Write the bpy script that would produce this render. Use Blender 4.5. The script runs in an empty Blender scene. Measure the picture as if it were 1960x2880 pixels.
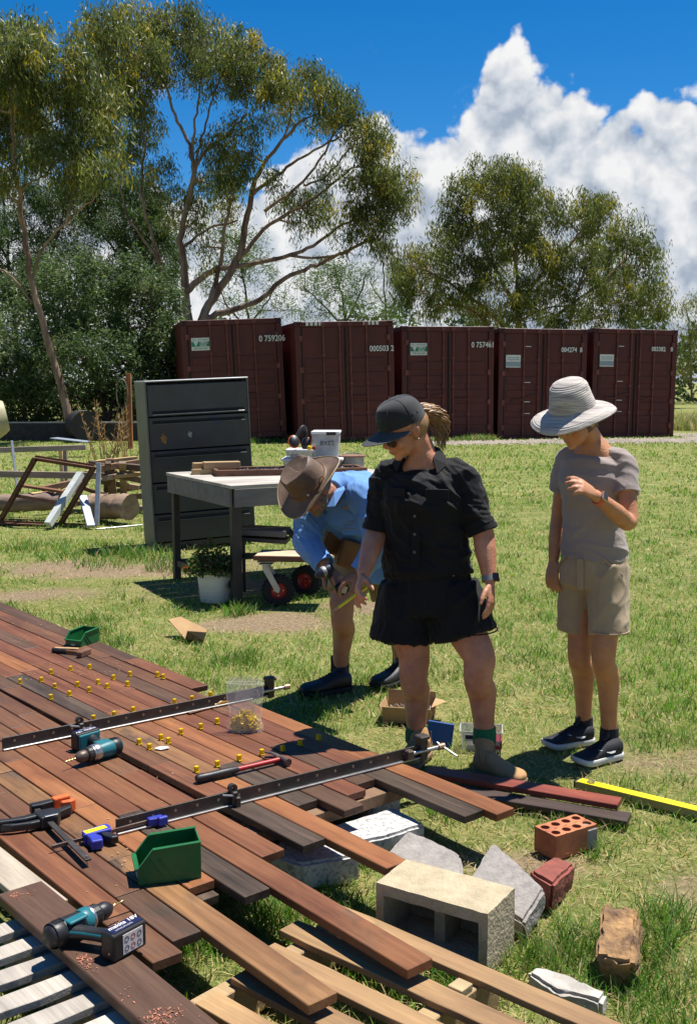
import bpy, bmesh, math, random
import numpy as np
from mathutils import Vector, Matrix, Quaternion, Euler, noise as mnoise
R = math.radians
scene = bpy.context.scene
col = scene.collection
# ---------------------------------------------------------------- camera
FPX, CX, CY, HOR, CAMH = 3048.0, 980.0, 1440.0, 1075.5, 1.65     # measured from the photograph (1960 x 2880)
PITCH = math.atan((CY - HOR) / FPX)
cam_d = bpy.data.cameras.new('camera'); cam = bpy.data.objects.new('camera', cam_d); col.objects.link(cam)
cam.location = (0, 0, CAMH); cam.rotation_euler = (R(90) - PITCH, 0, 0)
cam_d.sensor_fit = 'VERTICAL'; cam_d.sensor_height = 36.0; cam_d.lens = 36.0 * FPX / 2880.0
cam_d.clip_start = 0.05; cam_d.clip_end = 6000
scene.camera = cam
# ---------------------------------------------------------------- view
scene.view_settings.view_transform = 'Standard'; scene.view_settings.look = 'None'
scene.view_settings.exposure = 0.85; scene.view_settings.gamma = 1.0
scene.cycles.use_denoising = True
scene.cycles.max_bounces = 5; scene.cycles.transparent_max_bounces = 12
scene.render.resolution_x = 696; scene.render.resolution_y = 1024
# ---------------------------------------------------------------- sun
SUN = Vector((0.30, 0.20, 1.0)).normalized()
sl = bpy.data.lights.new('sun', 'SUN'); sl.energy = 4.8; sl.angle = R(0.53); sl.color = (1.0, 0.955, 0.88)
so = bpy.data.objects.new('sun', sl); col.objects.link(so)
so.rotation_euler = SUN.to_track_quat('Z', 'Y').to_euler(); so.location = (0, 0, 30)
# ---------------------------------------------------------------- sky with cumulus
world = bpy.data.worlds.new('World'); scene.world = world; world.use_nodes = True
def nodes_of(nt):
    nt.nodes.clear()
    def N(t, **kw):
        n = nt.nodes.new(t)
        for k, v in kw.items():
            if k.startswith('_'):
                n.inputs[int(k[1:])].default_value = v
            else:
                setattr(n, k, v)
        return n
    def L(a, b): nt.links.new(a, b)
    def M(op, a, b=None, c=None, clamp=False):
        n = nt.nodes.new('ShaderNodeMath'); n.operation = op; n.use_clamp = clamp
        for i, x in enumerate((a, b, c)):
            if x is None: continue
            if isinstance(x, (int, float)): n.inputs[i].default_value = x
            else: nt.links.new(x, n.inputs[i])
        return n.outputs[0]
    return N, L, M
def build_world():
    N, L, M = nodes_of(world.node_tree)
    nt = world.node_tree
    out = N('ShaderNodeOutputWorld'); bg = N('ShaderNodeBackground'); bg.inputs['Strength'].default_value = 0.060
    sky = N('ShaderNodeTexSky'); sky.sky_type = 'NISHITA'; sky.sun_disc = False
    sky.sun_elevation = math.asin(SUN.z); sky.sun_rotation = math.atan2(SUN.x, SUN.y)
    sky.altitude = 0; sky.air_density = 0.75; sky.dust_density = 0.15; sky.ozone_density = 4.0
    hsv = N('ShaderNodeHueSaturation'); hsv.inputs['Saturation'].default_value = 1.40; hsv.inputs['Value'].default_value = 1.18
    L(sky.outputs[0], hsv.inputs['Color'])
    tc = N('ShaderNodeTexCoord'); sep = N('ShaderNodeSeparateXYZ'); L(tc.outputs['Generated'], sep.inputs[0])
    az = M('ARCTAN2', sep.outputs[0], sep.outputs[1])
    el = M('MULTIPLY', M('ARCSINE', sep.outputs[2]), 57.29578)
    azn = M('ADD', M('MULTIPLY', az, 0.5 / math.pi), 0.5)
    fc = N('ShaderNodeFloatCurve'); cv = fc.mapping.curves[0]
    def uv(u, v):
        U0, V0, F = 791.0, 1162.0, 2460.0
        y = F * math.cos(PITCH) + (V0 - v) * math.sin(PITCH); z = -F * math.sin(PITCH) + (V0 - v) * math.cos(PITCH)
        x = u - U0
        return math.atan2(x, y) / (2 * math.pi) + 0.5, math.degrees(math.atan2(z, math.hypot(x, y))) / 30.0
    pts = [uv(*q) for q in [(0, 420), (300, 400), (520, 440), (640, 350), (760, 300), (890, 285), (935, 335), (1000, 300), (1055, 268), (1072, 215), (1084, 140), (1100, 112), (1150, 112), (1205, 118), (1232, 158), (1250, 200), (1305, 212), (1338, 272), (1400, 262), (1440, 290), (1500, 272), (1545, 252), (1582, 244)]]
    rng = random.Random(5)
    x = 0.0; more = []
    while x < 1.0:
        if x < pts[0][0] - 0.012 or x > pts[-1][0] + 0.012:
            more.append((x, 0.30 + 0.16 * rng.random()))
        x += 0.035
    more.append((1.0, more[0][1]))
    allp = sorted(pts + more)
    cv.points[0].location = allp[0]; cv.points[1].location = allp[-1]
    for q in allp[1:-1]: cv.points.new(*q)
    for q in cv.points: q.handle_type = 'AUTO_CLAMPED'
    fc.mapping.update()
    L(azn, fc.inputs['Value'])
    top = M('MULTIPLY', fc.outputs[0], 30.0)
    def fbm(scale, detail, rough, off):
        mp = N('ShaderNodeMapping'); mp.inputs['Location'].default_value = off; L(tc.outputs['Generated'], mp.inputs[0])
        n = N('ShaderNodeTexNoise'); n.inputs['Scale'].default_value = scale; n.inputs['Detail'].default_value = detail; n.inputs['Roughness'].default_value = rough
        L(mp.outputs[0], n.inputs['Vector']); return n.outputs[0]
    def billow(scale, off):
        n = fbm(scale, 3, 0.5, off); return M('SUBTRACT', 1.0, M('MULTIPLY', M('ABSOLUTE', M('SUBTRACT', n, 0.5)), 3.6))
    def density(off):
        a = fbm(10.0, 7, 0.62, off); b = billow(24.0, off)
        d = M('MULTIPLY', M('SUBTRACT', top, el), 0.42)
        d = M('ADD', d, M('MULTIPLY', M('SUBTRACT', a, 0.5), 2.4))
        return M('SUBTRACT', d, M('MULTIPLY', M('SUBTRACT', b, 0.7), 0.75))
    d0 = density((0, 0, 0))
    d1 = density((0.010, 0.0, 0.020))
    mr = N('ShaderNodeMapRange'); mr.interpolation_type = 'SMOOTHSTEP'; mr.inputs[1].default_value = -0.12; mr.inputs[2].default_value = 0.22
    L(d0, mr.inputs[0]); fac = mr.outputs[0]
    # thin wisps above the cumulus
    wn = fbm(15.0, 5, 0.62, (3.1, 1.7, 0.4)); wl = fbm(5.0, 1, 0.5, (7.3, 0.2, 2.0))
    wband = N('ShaderNodeMapRange'); wband.inputs[1].default_value = 17.0; wband.inputs[2].default_value = 12.0; L(el, wband.inputs[0])
    wm = N('ShaderNodeMapRange'); wm.interpolation_type = 'SMOOTHSTEP'; wm.inputs[1].default_value = 0.60; wm.inputs[2].default_value = 0.78
    L(M('ADD', wn, M('MULTIPLY', M('SUBTRACT', wl, 0.5), 0.35)), wm.inputs[0])
    wf = M('MULTIPLY', M('MULTIPLY', wm.outputs[0], wband.outputs[0]), 0.7)
    fac = M('MAXIMUM', fac, wf)
    lit = M('SUBTRACT', d0, d1)
    s = N('ShaderNodeMapRange'); s.inputs[1].default_value = -0.60; s.inputs[2].default_value = 0.42; L(lit, s.inputs[0])
    deep = N('ShaderNodeMapRange'); deep.inputs[1].default_value = 0.0; deep.inputs[2].default_value = 4.5; L(d0, deep.inputs[0])
    sh = M('SUBTRACT', s.outputs[0], M('MULTIPLY', deep.outputs[0], 0.25), clamp=True)
    cr = N('ShaderNodeValToRGB'); L(sh, cr.inputs[0])
    e = cr.color_ramp.elements
    e[0].position = 0.0; e[0].color = (0.42, 0.49, 0.60, 1); e[1].position = 1.0; e[1].color = (1.0, 1.0, 1.0, 1)
    m_ = cr.color_ramp.elements.new(0.40); m_.color = (0.68, 0.73, 0.80, 1)
    m_ = cr.color_ramp.elements.new(0.66); m_.color = (0.84, 0.86, 0.89, 1)
    br = N('ShaderNodeMixRGB'); br.blend_type = 'MULTIPLY'; br.inputs[0].default_value = 1.0; br.inputs[2].default_value = (8.6, 8.6, 8.6, 1)
    L(cr.outputs[0], br.inputs[1])
    mix = N('ShaderNodeMixRGB'); L(fac, mix.inputs[0]); L(hsv.outputs[0], mix.inputs[1]); L(br.outputs[0], mix.inputs[2])
    L(mix.outputs[0], bg.inputs['Color']); L(bg.outputs[0], out.inputs['Surface'])
build_world()
world.cycles.sampling_method = 'MANUAL'; world.cycles.sample_map_resolution = 256

# ---------------------------------------------------------------- pixel-free geometry helpers
def ray(u, v):
    a, b = (u - CX) / FPX, -(v - CY) / FPX
    return Vector((a, math.cos(PITCH) + b * math.sin(PITCH), -math.sin(PITCH) + b * math.cos(PITCH)))
def G(u, v, z=0.0):
    d = ray(u, v); t = (z - CAMH) / d.z
    return Vector((0, 0, CAMH)) + d * t
def P(u, v, Y):
    d = ray(u, v); return Vector((0, 0, CAMH)) + d * (Y / d.y)
def gz(y):
    t = min(1.0, max(0.0, (y - 10.0) / 16.0)); return 0.20 * t * t * (3 - 2 * t)
def fbm3(p, o=4):
    return mnoise.fractal(Vector(p), 1.0, 2.0, o)

class MB:
    """collects shapes and links them as ONE mesh object"""
    def __init__(s): s.v = []; s.f = []
    def add(s, vs, fs, M=None):
        b = len(s.v)
        if M is not None: vs = [M @ Vector(q) for q in vs]
        s.v += [tuple(q) for q in vs]; s.f += [tuple(i + b for i in g) for g in fs]
        return s
    def box(s, c, d, M=None, rz=0, rx=0, ry=0):
        x, y, z = (q / 2 for q in d)
        m = Matrix.Translation(c) @ Euler((rx, ry, rz)).to_matrix().to_4x4()
        if M is not None: m = M @ m
        vs = [(-x, -y, -z), (x, -y, -z), (x, y, -z), (-x, y, -z), (-x, -y, z), (x, -y, z), (x, y, z), (-x, y, z)]
        return s.add(vs, [(0, 3, 2, 1), (4, 5, 6, 7), (0, 1, 5, 4), (1, 2, 6, 5), (2, 3, 7, 6), (3, 0, 4, 7)], m)
    def bar(s, a, b, w, h, up=(0, 0, 1), M=None):
        """a box from a to b, w across, h along up"""
        a, b = Vector(a), Vector(b); x = (b - a); l = x.length; x.normalize()
        y = Vector(up).cross(x)
        if y.length < 1e-5: y = Vector((0, 1, 0)).cross(x)
        y.normalize(); z = x.cross(y)
        m = Matrix((x, y, z)).transposed().to_4x4(); m.translation = (a + b) / 2
        if M is not None: m = M @ m
        return s.box((0, 0, 0), (l, w, h), m)
    def rings(s, rs, caps=True, M=None, close=True):
        n = len(rs[0]); vs = [q for r in rs for q in r]; fs = []
        for i in range(len(rs) - 1):
            for j in range(n if close else n - 1):
                k = (j + 1) % n
                fs.append((i * n + j, i * n + k, (i + 1) * n + k, (i + 1) * n + j))
        if caps:
            fs.append(tuple(range(n - 1, -1, -1))); b = (len(rs) - 1) * n; fs.append(tuple(b + j for j in range(n)))
        return s.add(vs, fs, M)
    def tube(s, path, rad, n=8, caps=True, M=None, flat=None, up=(0, 0, 1)):
        """round (or flattened, flat=(a,b) factors) tube along a path; rad number, list, or list of pairs"""
        path = [Vector(q) for q in path]; m = len(path)
        if not isinstance(rad, (list, tuple)): rad = [rad] * m
        rs = []; prev = None
        for i in range(m):
            t = (path[min(i + 1, m - 1)] - path[max(i - 1, 0)]).normalized()
            if prev is None:
                a = t.cross(Vector(up))
                if a.length < 1e-3: a = t.cross(Vector((1, 0, 0)))
            else: a = prev - t * prev.dot(t)
            a.normalize(); prev = a; b = t.cross(a).normalized()
            r = rad[i]; ra, rb = (r, r) if not isinstance(r, (tuple, list)) else r
            if flat: ra, rb = ra * flat[0], rb * flat[1]
            rs.append([path[i] + a * (ra * math.cos(2 * math.pi * j / n)) + b * (rb * math.sin(2 * math.pi * j / n)) for j in range(n)])
        return s.rings(rs, caps, M)
    def cyl(s, a, b, r, n=16, r2=None): return s.tube([a, b], [r, r if r2 is None else r2], n)
    def lathe(s, prof, n=24, M=None, caps=False):
        rs = [[(r * math.cos(2 * math.pi * j / n), r * math.sin(2 * math.pi * j / n), z) for j in range(n)] for r, z in prof]
        return s.rings(rs, caps, M)
    def prism(s, poly, h, M=None, z0=0.0):
        n = len(poly); vs = [(x, y, z0) for x, y in poly] + [(x, y, z0 + h) for x, y in poly]
        ar = sum(poly[i][0] * poly[(i + 1) % n][1] - poly[(i + 1) % n][0] * poly[i][1] for i in range(n))
        fs = [tuple(range(n - 1, -1, -1)), tuple(range(n, 2 * n))] + [(i, (i + 1) % n, n + (i + 1) % n, n + i) for i in range(n)]
        if ar < 0: fs = [tuple(reversed(g)) for g in fs]
        return s.add(vs, fs, M)
    def ell(s, c, r, M=None, nu=16, nv=10):
        vs = []; fs = []
        for i in range(1, nv):
            th = math.pi * i / nv
            for j in range(nu):
                ph = 2 * math.pi * j / nu
                vs.append((c[0] + r[0] * math.sin(th) * math.cos(ph), c[1] + r[1] * math.sin(th) * math.sin(ph), c[2] + r[2] * math.cos(th)))
        for i in range(nv - 2):
            for j in range(nu):
                k = (j + 1) % nu
                fs.append((i * nu + j, (i + 1) * nu + j, (i + 1) * nu + k, i * nu + k))
        a = len(vs); vs.append((c[0], c[1], c[2] + r[2])); vs.append((c[0], c[1], c[2] - r[2])); b = (nv - 2) * nu
        for j in range(nu):
            k = (j + 1) % nu
            fs.append((a, j, k)); fs.append((a + 1, b + k, b + j))
        return s.add(vs, fs, M)
    def mesh(s, name, smooth=None, bevel=0, seg=1):
        me = bpy.data.meshes.new(name); me.from_pydata(s.v, [], s.f)
        if bevel:
            bm = bmesh.new(); bm.from_mesh(me)
            ed = [e for e in bm.edges if len(e.link_faces) == 2 and e.calc_face_angle(0) > 0.5]
            bmesh.ops.bevel(bm, geom=ed, offset=bevel, offset_type='OFFSET', segments=seg, profile=0.5, affect='EDGES', clamp_overlap=True)
            bm.to_mesh(me); bm.free()
        me.validate(); me.update()
        if smooth is not None:
            me.polygons.foreach_set('use_smooth', [True] * len(me.polygons))
            if smooth < 180: me.set_sharp_from_angle(angle=R(smooth))
        return me
    def obj(s, name, mat=None, parent=None, smooth=None, bevel=0, seg=1):
        return link(name, s.mesh(name, smooth, bevel, seg), mat, parent)
def link(name, me, mat=None, parent=None):
    o = bpy.data.objects.new(name, me); col.objects.link(o)
    if mat is not None and me is not None:
        me.materials.clear(); me.materials.append(mat)
    if parent is not None: o.parent = parent
    return o
def thing(name, label, cat, loc=(0, 0, 0), rz=0.0, group=None, rot=None):
    o = bpy.data.objects.new(name, None); col.objects.link(o); o.empty_display_size = 0.1
    o.location = loc; o.rotation_euler = rot if rot is not None else (0, 0, rz)
    o['label'] = label; o['category'] = cat
    if group: o['group'] = group
    return o
def tag(o, label, cat, group=None):
    o['label'] = label; o['category'] = cat
    if group: o['group'] = group
    return o
def copy_tree(o, parent=None):
    c = o.copy(); col.objects.link(c); c.parent = parent
    for ch in o.children: copy_tree(ch, c)
    return c
def np_mesh(name, V, F, attr=None):
    """V (n,3), F (m,k) arrays -> mesh; attr = (name, (n,) or (n,3) float) point attribute"""
    V = np.asarray(V, np.float32); F = np.asarray(F, np.int32); k = F.shape[1]
    me = bpy.data.meshes.new(name); me.vertices.add(len(V)); me.vertices.foreach_set('co', V.ravel())
    me.loops.add(F.size); me.loops.foreach_set('vertex_index', F.ravel())
    me.polygons.add(len(F)); me.polygons.foreach_set('loop_start', np.arange(0, F.size, k, dtype=np.int32))
    me.polygons.foreach_set('loop_total', np.full(len(F), k, np.int32))
    if attr is not None:
        a = me.attributes.new(attr[0], 'FLOAT_COLOR', 'POINT')
        c = np.ones((len(V), 4), np.float32); c[:, :3] = attr[1]; a.data.foreach_set('color', c.ravel())
    me.update(calc_edges=True)
    return me

# ---------------------------------------------------------------- materials
MATS = {}
def new_mat(name):
    m = bpy.data.materials.new(name); m.use_nodes = True; MATS[name] = m
    N, L, M = nodes_of(m.node_tree)
    out = N('ShaderNodeOutputMaterial'); b = N('ShaderNodeBsdfPrincipled'); L(b.outputs[0], out.inputs['Surface'])
    return m, N, L, M, b
def pmat(name, c1, c2=None, rough=0.6, scale=8.0, metal=0.0, bump=0.0, bscale=None, stretch=(1, 1, 1), rand=0.0, detail=6, spec=0.5, trans=0.0, alpha=1.0, ior=1.45, sheen=0.0, contrast=(0.3, 0.7), subsurf=0.0):
    """colour varied between c1 and c2 by object-space noise, with fine relief"""
    if name in MATS: return MATS[name]
    m, N, L, M, b = new_mat(name)
    b.inputs['Roughness'].default_value = rough; b.inputs['Metallic'].default_value = metal
    b.inputs['Specular IOR Level'].default_value = spec; b.inputs['IOR'].default_value = ior
    b.inputs['Transmission Weight'].default_value = trans; b.inputs['Alpha'].default_value = alpha
    if sheen: b.inputs['Sheen Weight'].default_value = sheen
    if subsurf:
        b.inputs['Subsurface Weight'].default_value = subsurf; b.inputs['Subsurface Radius'].default_value = (0.012, 0.005, 0.003)
    tc = N('ShaderNodeTexCoord'); oi = N('ShaderNodeObjectInfo')
    mp = N('ShaderNodeMapping'); mp.inputs['Scale'].default_value = stretch; L(tc.outputs['Object'], mp.inputs[0])
    off = N('ShaderNodeVectorMath'); off.operation = 'ADD'; L(mp.outputs[0], off.inputs[0])
    cm = N('ShaderNodeCombineXYZ'); L(M('MULTIPLY', oi.outputs['Random'], 37.0), cm.inputs[0]); L(M('MULTIPLY', oi.outputs['Random'], 11.0), cm.inputs[1]); L(cm.outputs[0], off.inputs[1])
    n = N('ShaderNodeTexNoise'); n.inputs['Scale'].default_value = scale; n.inputs['Detail'].default_value = detail; n.inputs['Roughness'].default_value = 0.62
    L(off.outputs[0], n.inputs['Vector'])
    cr = N('ShaderNodeValToRGB'); L(n.outputs[0], cr.inputs[0])
    c2 = c2 or tuple(q * 0.8 for q in c1)
    cr.color_ramp.elements[0].position = contrast[0]; cr.color_ramp.elements[0].color = (*c2, 1)
    cr.color_ramp.elements[1].position = contrast[1]; cr.color_ramp.elements[1].color = (*c1, 1)
    src = cr.outputs[0]
    if rand:
        h = N('ShaderNodeHueSaturation'); L(src, h.inputs['Color'])
        L(M('ADD', 1.0 - rand, M('MULTIPLY', oi.outputs['Random'], 2 * rand)), h.inputs['Value']); src = h.outputs[0]
    L(src, b.inputs['Base Color'])
    if bump:
        n2 = N('ShaderNodeTexNoise'); n2.inputs['Scale'].default_value = bscale or scale * 5; n2.inputs['Detail'].default_value = 5
        L(off.outputs[0], n2.inputs['Vector'])
        bp = N('ShaderNodeBump'); bp.inputs['Strength'].default_value = bump; bp.inputs['Distance'].default_value = 0.01
        L(n2.outputs[0], bp.inputs['Height']); L(bp.outputs[0], b.inputs['Normal'])
    return m
def wood_mat(name, rough=0.55, grain=1.0, bump=0.25):
    """timber: the object colour is the stain, its alpha the amount of grey weathering; grain runs along local x"""
    m, N, L, M, b = new_mat(name)
    tc = N('ShaderNodeTexCoord'); oi = N('ShaderNodeObjectInfo')
    off = N('ShaderNodeVectorMath'); off.operation = 'ADD'; L(tc.outputs['Object'], off.inputs[0])
    cm = N('ShaderNodeCombineXYZ'); L(M('MULTIPLY', oi.outputs['Random'], 91.0), cm.inputs[0]); L(M('MULTIPLY', oi.outputs['Random'], 17.0), cm.inputs[1]); L(M('MULTIPLY', oi.outputs['Random'], 5.0), cm.inputs[2]); L(cm.outputs[0], off.inputs[1])
    def noise(sc, st, det=5, ro=0.6, dist=0.0):
        mp = N('ShaderNodeMapping'); mp.inputs['Scale'].default_value = st; L(off.outputs[0], mp.inputs[0])
        n = N('ShaderNodeTexNoise'); n.inputs['Scale'].default_value = sc; n.inputs['Detail'].default_value = det; n.inputs['Roughness'].default_value = ro; n.inputs['Distortion'].default_value = dist
        L(mp.outputs[0], n.inputs['Vector']); return n.outputs[0]
    g1 = noise(9.0, (0.22, 4.2, 4.2), 6, 0.65, 0.7)
    g2 = noise(60.0, (0.06, 3.0, 3.0), 3, 0.6)
    blot = noise(2.3, (0.7, 2.2, 2.2), 4, 0.6, 0.5)
    v = M('ADD', 1.0, M('MULTIPLY', M('ADD', M('MULTIPLY', M('SUBTRACT', g1, 0.5), 2.3), M('MULTIPLY', M('SUBTRACT', g2, 0.5), 1.0)), 0.55 * grain))
    v = M('MULTIPLY', v, M('ADD', 0.30, M('MULTIPLY', blot, 1.40)))
    h = N('ShaderNodeHueSaturation'); L(oi.outputs['Color'], h.inputs['Color']); L(v, h.inputs['Value'])
    L(M('ADD', 0.484, M('MULTIPLY', blot, 0.033)), h.inputs['Hue'])
    wz = N('ShaderNodeMapRange'); wz.interpolation_type = 'SMOOTHSTEP'; L(noise(1.7, (0.55, 1.3, 1.3), 5, 0.68, 0.4), wz.inputs[0])
    L(M('SUBTRACT', 0.86, M('MULTIPLY', oi.outputs['Alpha'], 0.62)), wz.inputs[1]); L(M('SUBTRACT', 1.0, M('MULTIPLY', oi.outputs['Alpha'], 0.62)), wz.inputs[2])
    gy = N('ShaderNodeHueSaturation'); gy.inputs['Color'].default_value = (0.060, 0.041, 0.029, 1); L(M('MULTIPLY', v, v), gy.inputs['Value'])
    mx = N('ShaderNodeMixRGB'); L(wz.outputs[0], mx.inputs[0]); L(h.outputs[0], mx.inputs[1]); L(gy.outputs[0], mx.inputs[2])
    L(mx.outputs[0], b.inputs['Base Color'])
    L(M('ADD', rough - 0.16, M('MULTIPLY', g1, 0.3)), b.inputs['Roughness']); b.inputs['Specular IOR Level'].default_value = 0.28
    bp = N('ShaderNodeBump'); bp.inputs['Strength'].default_value = bump; bp.inputs['Distance'].default_value = 0.004
    L(M('ADD', g1, g2), bp.inputs['Height']); L(bp.outputs[0], b.inputs['Normal'])
    return m
def leaf_mat(name, rough=0.42, trans=0.28, spec=0.5):
    m, N, L, M, b = new_mat(name)
    at = N('ShaderNodeAttribute'); at.attribute_name = 'tint'
    L(at.outputs['Color'], b.inputs['Base Color']); b.inputs['Roughness'].default_value = rough; b.inputs['Specular IOR Level'].default_value = spec
    if trans:
        out = [n for n in m.node_tree.nodes if n.type == 'OUTPUT_MATERIAL'][0]
        tr = N('ShaderNodeBsdfTranslucent'); h = N('ShaderNodeHueSaturation'); h.inputs['Value'].default_value = 1.3; h.inputs['Saturation'].default_value = 1.1
        L(at.outputs['Color'], h.inputs['Color']); L(h.outputs[0], tr.inputs['Color'])
        mx = N('ShaderNodeMixShader'); mx.inputs[0].default_value = trans; L(b.outputs[0], mx.inputs[1]); L(tr.outputs[0], mx.inputs[2]); L(mx.outputs[0], out.inputs['Surface'])
    return m
WOOD = wood_mat('timber'); WOODPALE = wood_mat('pallet timber', rough=0.75, grain=0.8, bump=0.4)
BLACKPL = pmat('black plastic', (0.018, 0.018, 0.020), (0.010, 0.010, 0.011), rough=0.45, scale=30, bump=0.05)
STEEL = pmat('bright steel', (0.55, 0.54, 0.52), (0.35, 0.34, 0.33), rough=0.32, metal=0.9, scale=30)
DARKSTEEL = pmat('dark mill steel', (0.085, 0.075, 0.068), (0.045, 0.040, 0.037), rough=0.5, metal=0.55, scale=14, bump=0.1)
RUST = pmat('rusty steel', (0.20, 0.095, 0.055), (0.09, 0.045, 0.032), rough=0.8, metal=0.15, scale=12, bump=0.3)
YELLOW = pmat('yellow plastic', (0.85, 0.66, 0.012), (0.75, 0.57, 0.01), rough=0.42, scale=20)
# ================================================================ ground
BARE = [(-1.9, 9.6, 1.3, 0.55, 0.95), (-1.0, 8.6, 0.8, 0.45, 0.8), (-0.55, 7.35, 0.7, 0.28, 0.85), (-2.6, 8.3, 0.7, 0.35, 0.7), (0.15, 7.9, 0.5, 0.25, 0.5),
        (0.62, 3.55, 0.35, 0.22, 0.55), (1.15, 3.35, 0.3, 0.25, 0.5), (1.25, 2.7, 0.3, 0.2, 0.45), (0.0, 3.1, 0.3, 0.2, 0.5), (1.5, 4.6, 0.6, 0.25, 0.35)]
def bare(x, y):
    b = 0.0
    for cx_, cy_, rx, ry, a in BARE:
        b = max(b, a * math.exp(-((x - cx_) / rx) ** 2 - ((y - cy_) / ry) ** 2))
    n = mnoise.noise(Vector((x * 1.3, y * 1.3, 3.3))) * 0.5 + mnoise.noise(Vector((x * 3.7, y * 3.7, 9.1))) * 0.4
    return max(0.0, min(1.0, b * (0.9 + n * 1.5) + 0.30 * max(0.0, n)))
def axis(lo, hi, st, outer):
    a = list(np.arange(lo, hi + 1e-6, st)); return [-q for q in reversed(outer)] + a + outer
xs = axis(-8.0, 8.0, 0.16, [12., 20., 40., 100., 400., 2500.])
ys = [-2500., -400., -100., -30., -8.] + list(np.arange(-2.0, 14.0, 0.16)) + list(np.arange(14.0, 34.0, 0.8)) + [40., 60., 100., 250., 800., 3500.]
GV = []; GC = []
for y in ys:
    for x in xs:
        near = 1.0 if (-9 < x < 9 and -1 < y < 30) else 0.0
        GV.append((x, y, gz(y) + near * 0.012 * (mnoise.noise(Vector((x * 1.7, y * 1.7, 0.5))) - 0.6)))
        GC.append((bare(x, y) if near else 0.15,) * 3)
nx = len(xs); GF = [(j * nx + i, j * nx + i + 1, (j + 1) * nx + i + 1, (j + 1) * nx + i) for j in range(len(ys) - 1) for i in range(nx - 1)]
def ground_mat():
    m, N, L, M, b = new_mat('lawn soil and thatch')
    tc = N('ShaderNodeTexCoord'); at = N('ShaderNodeAttribute'); at.attribute_name = 'bare'
    def noise(sc, det=6, ro=0.6):
        n = N('ShaderNodeTexNoise'); n.inputs['Scale'].default_value = sc; n.inputs['Detail'].default_value = det; n.inputs['Roughness'].default_value = ro; L(tc.outputs['Object'], n.inputs['Vector']); return n.outputs[0]
    n1, n2, n3, n4 = noise(0.55, 4), noise(5.0), noise(38.0, 5, 0.7), noise(160.0, 3, 0.7)
    cr = N('ShaderNodeValToRGB'); L(M('ADD', M('MULTIPLY', n2, 0.5), M('MULTIPLY', n3, 0.5)), cr.inputs[0])
    e = cr.color_ramp.elements; e[0].position = 0.33; e[0].color = (0.095, 0.125, 0.030, 1); e[1].position = 0.66; e[1].color = (0.34, 0.29, 0.125, 1)
    q = e.new(0.5); q.color = (0.175, 0.195, 0.055, 1)
    sc_ = N('ShaderNodeValToRGB'); L(M('ADD', M('MULTIPLY', n3, 0.6), M('MULTIPLY', n4, 0.4)), sc_.inputs[0])
    e = sc_.color_ramp.elements; e[0].position = 0.34; e[0].color = (0.11, 0.072, 0.045, 1); e[1].position = 0.66; e[1].color = (0.38, 0.29, 0.18, 1)
    f = N('ShaderNodeMapRange'); f.interpolation_type = 'SMOOTHSTEP'; f.inputs[1].default_value = 0.18; f.inputs[2].default_value = 0.62
    L(M('ADD', at.outputs['Fac'], M('MULTIPLY', M('SUBTRACT', n3, 0.5), 0.5)), f.inputs[0])
    mx = N('ShaderNodeMixRGB'); L(f.outputs[0], mx.inputs[0]); L(cr.outputs[0], mx.inputs[1]); L(sc_.outputs[0], mx.inputs[2])
    h = N('ShaderNodeHueSaturation'); L(mx.outputs[0], h.inputs['Color']); L(M('ADD', 0.78, M('MULTIPLY', n1, 0.44)), h.inputs['Value'])
    L(h.outputs[0], b.inputs['Base Color']); b.inputs['Roughness'].default_value = 0.95; b.inputs['Specular IOR Level'].default_value = 0.15
    bp = N('ShaderNodeBump'); bp.inputs['Strength'].default_value = 0.7; bp.inputs['Distance'].default_value = 0.02; L(M('ADD', n3, n4), bp.inputs['Height']); L(bp.outputs[0], b.inputs['Normal'])
    return m
me = np_mesh('ground', GV, GF, ('bare', np.array(GC)))
me.polygons.foreach_set('use_smooth', [True] * len(me.polygons))
go = link('ground', me, ground_mat()); go['kind'] = 'structure'

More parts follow.
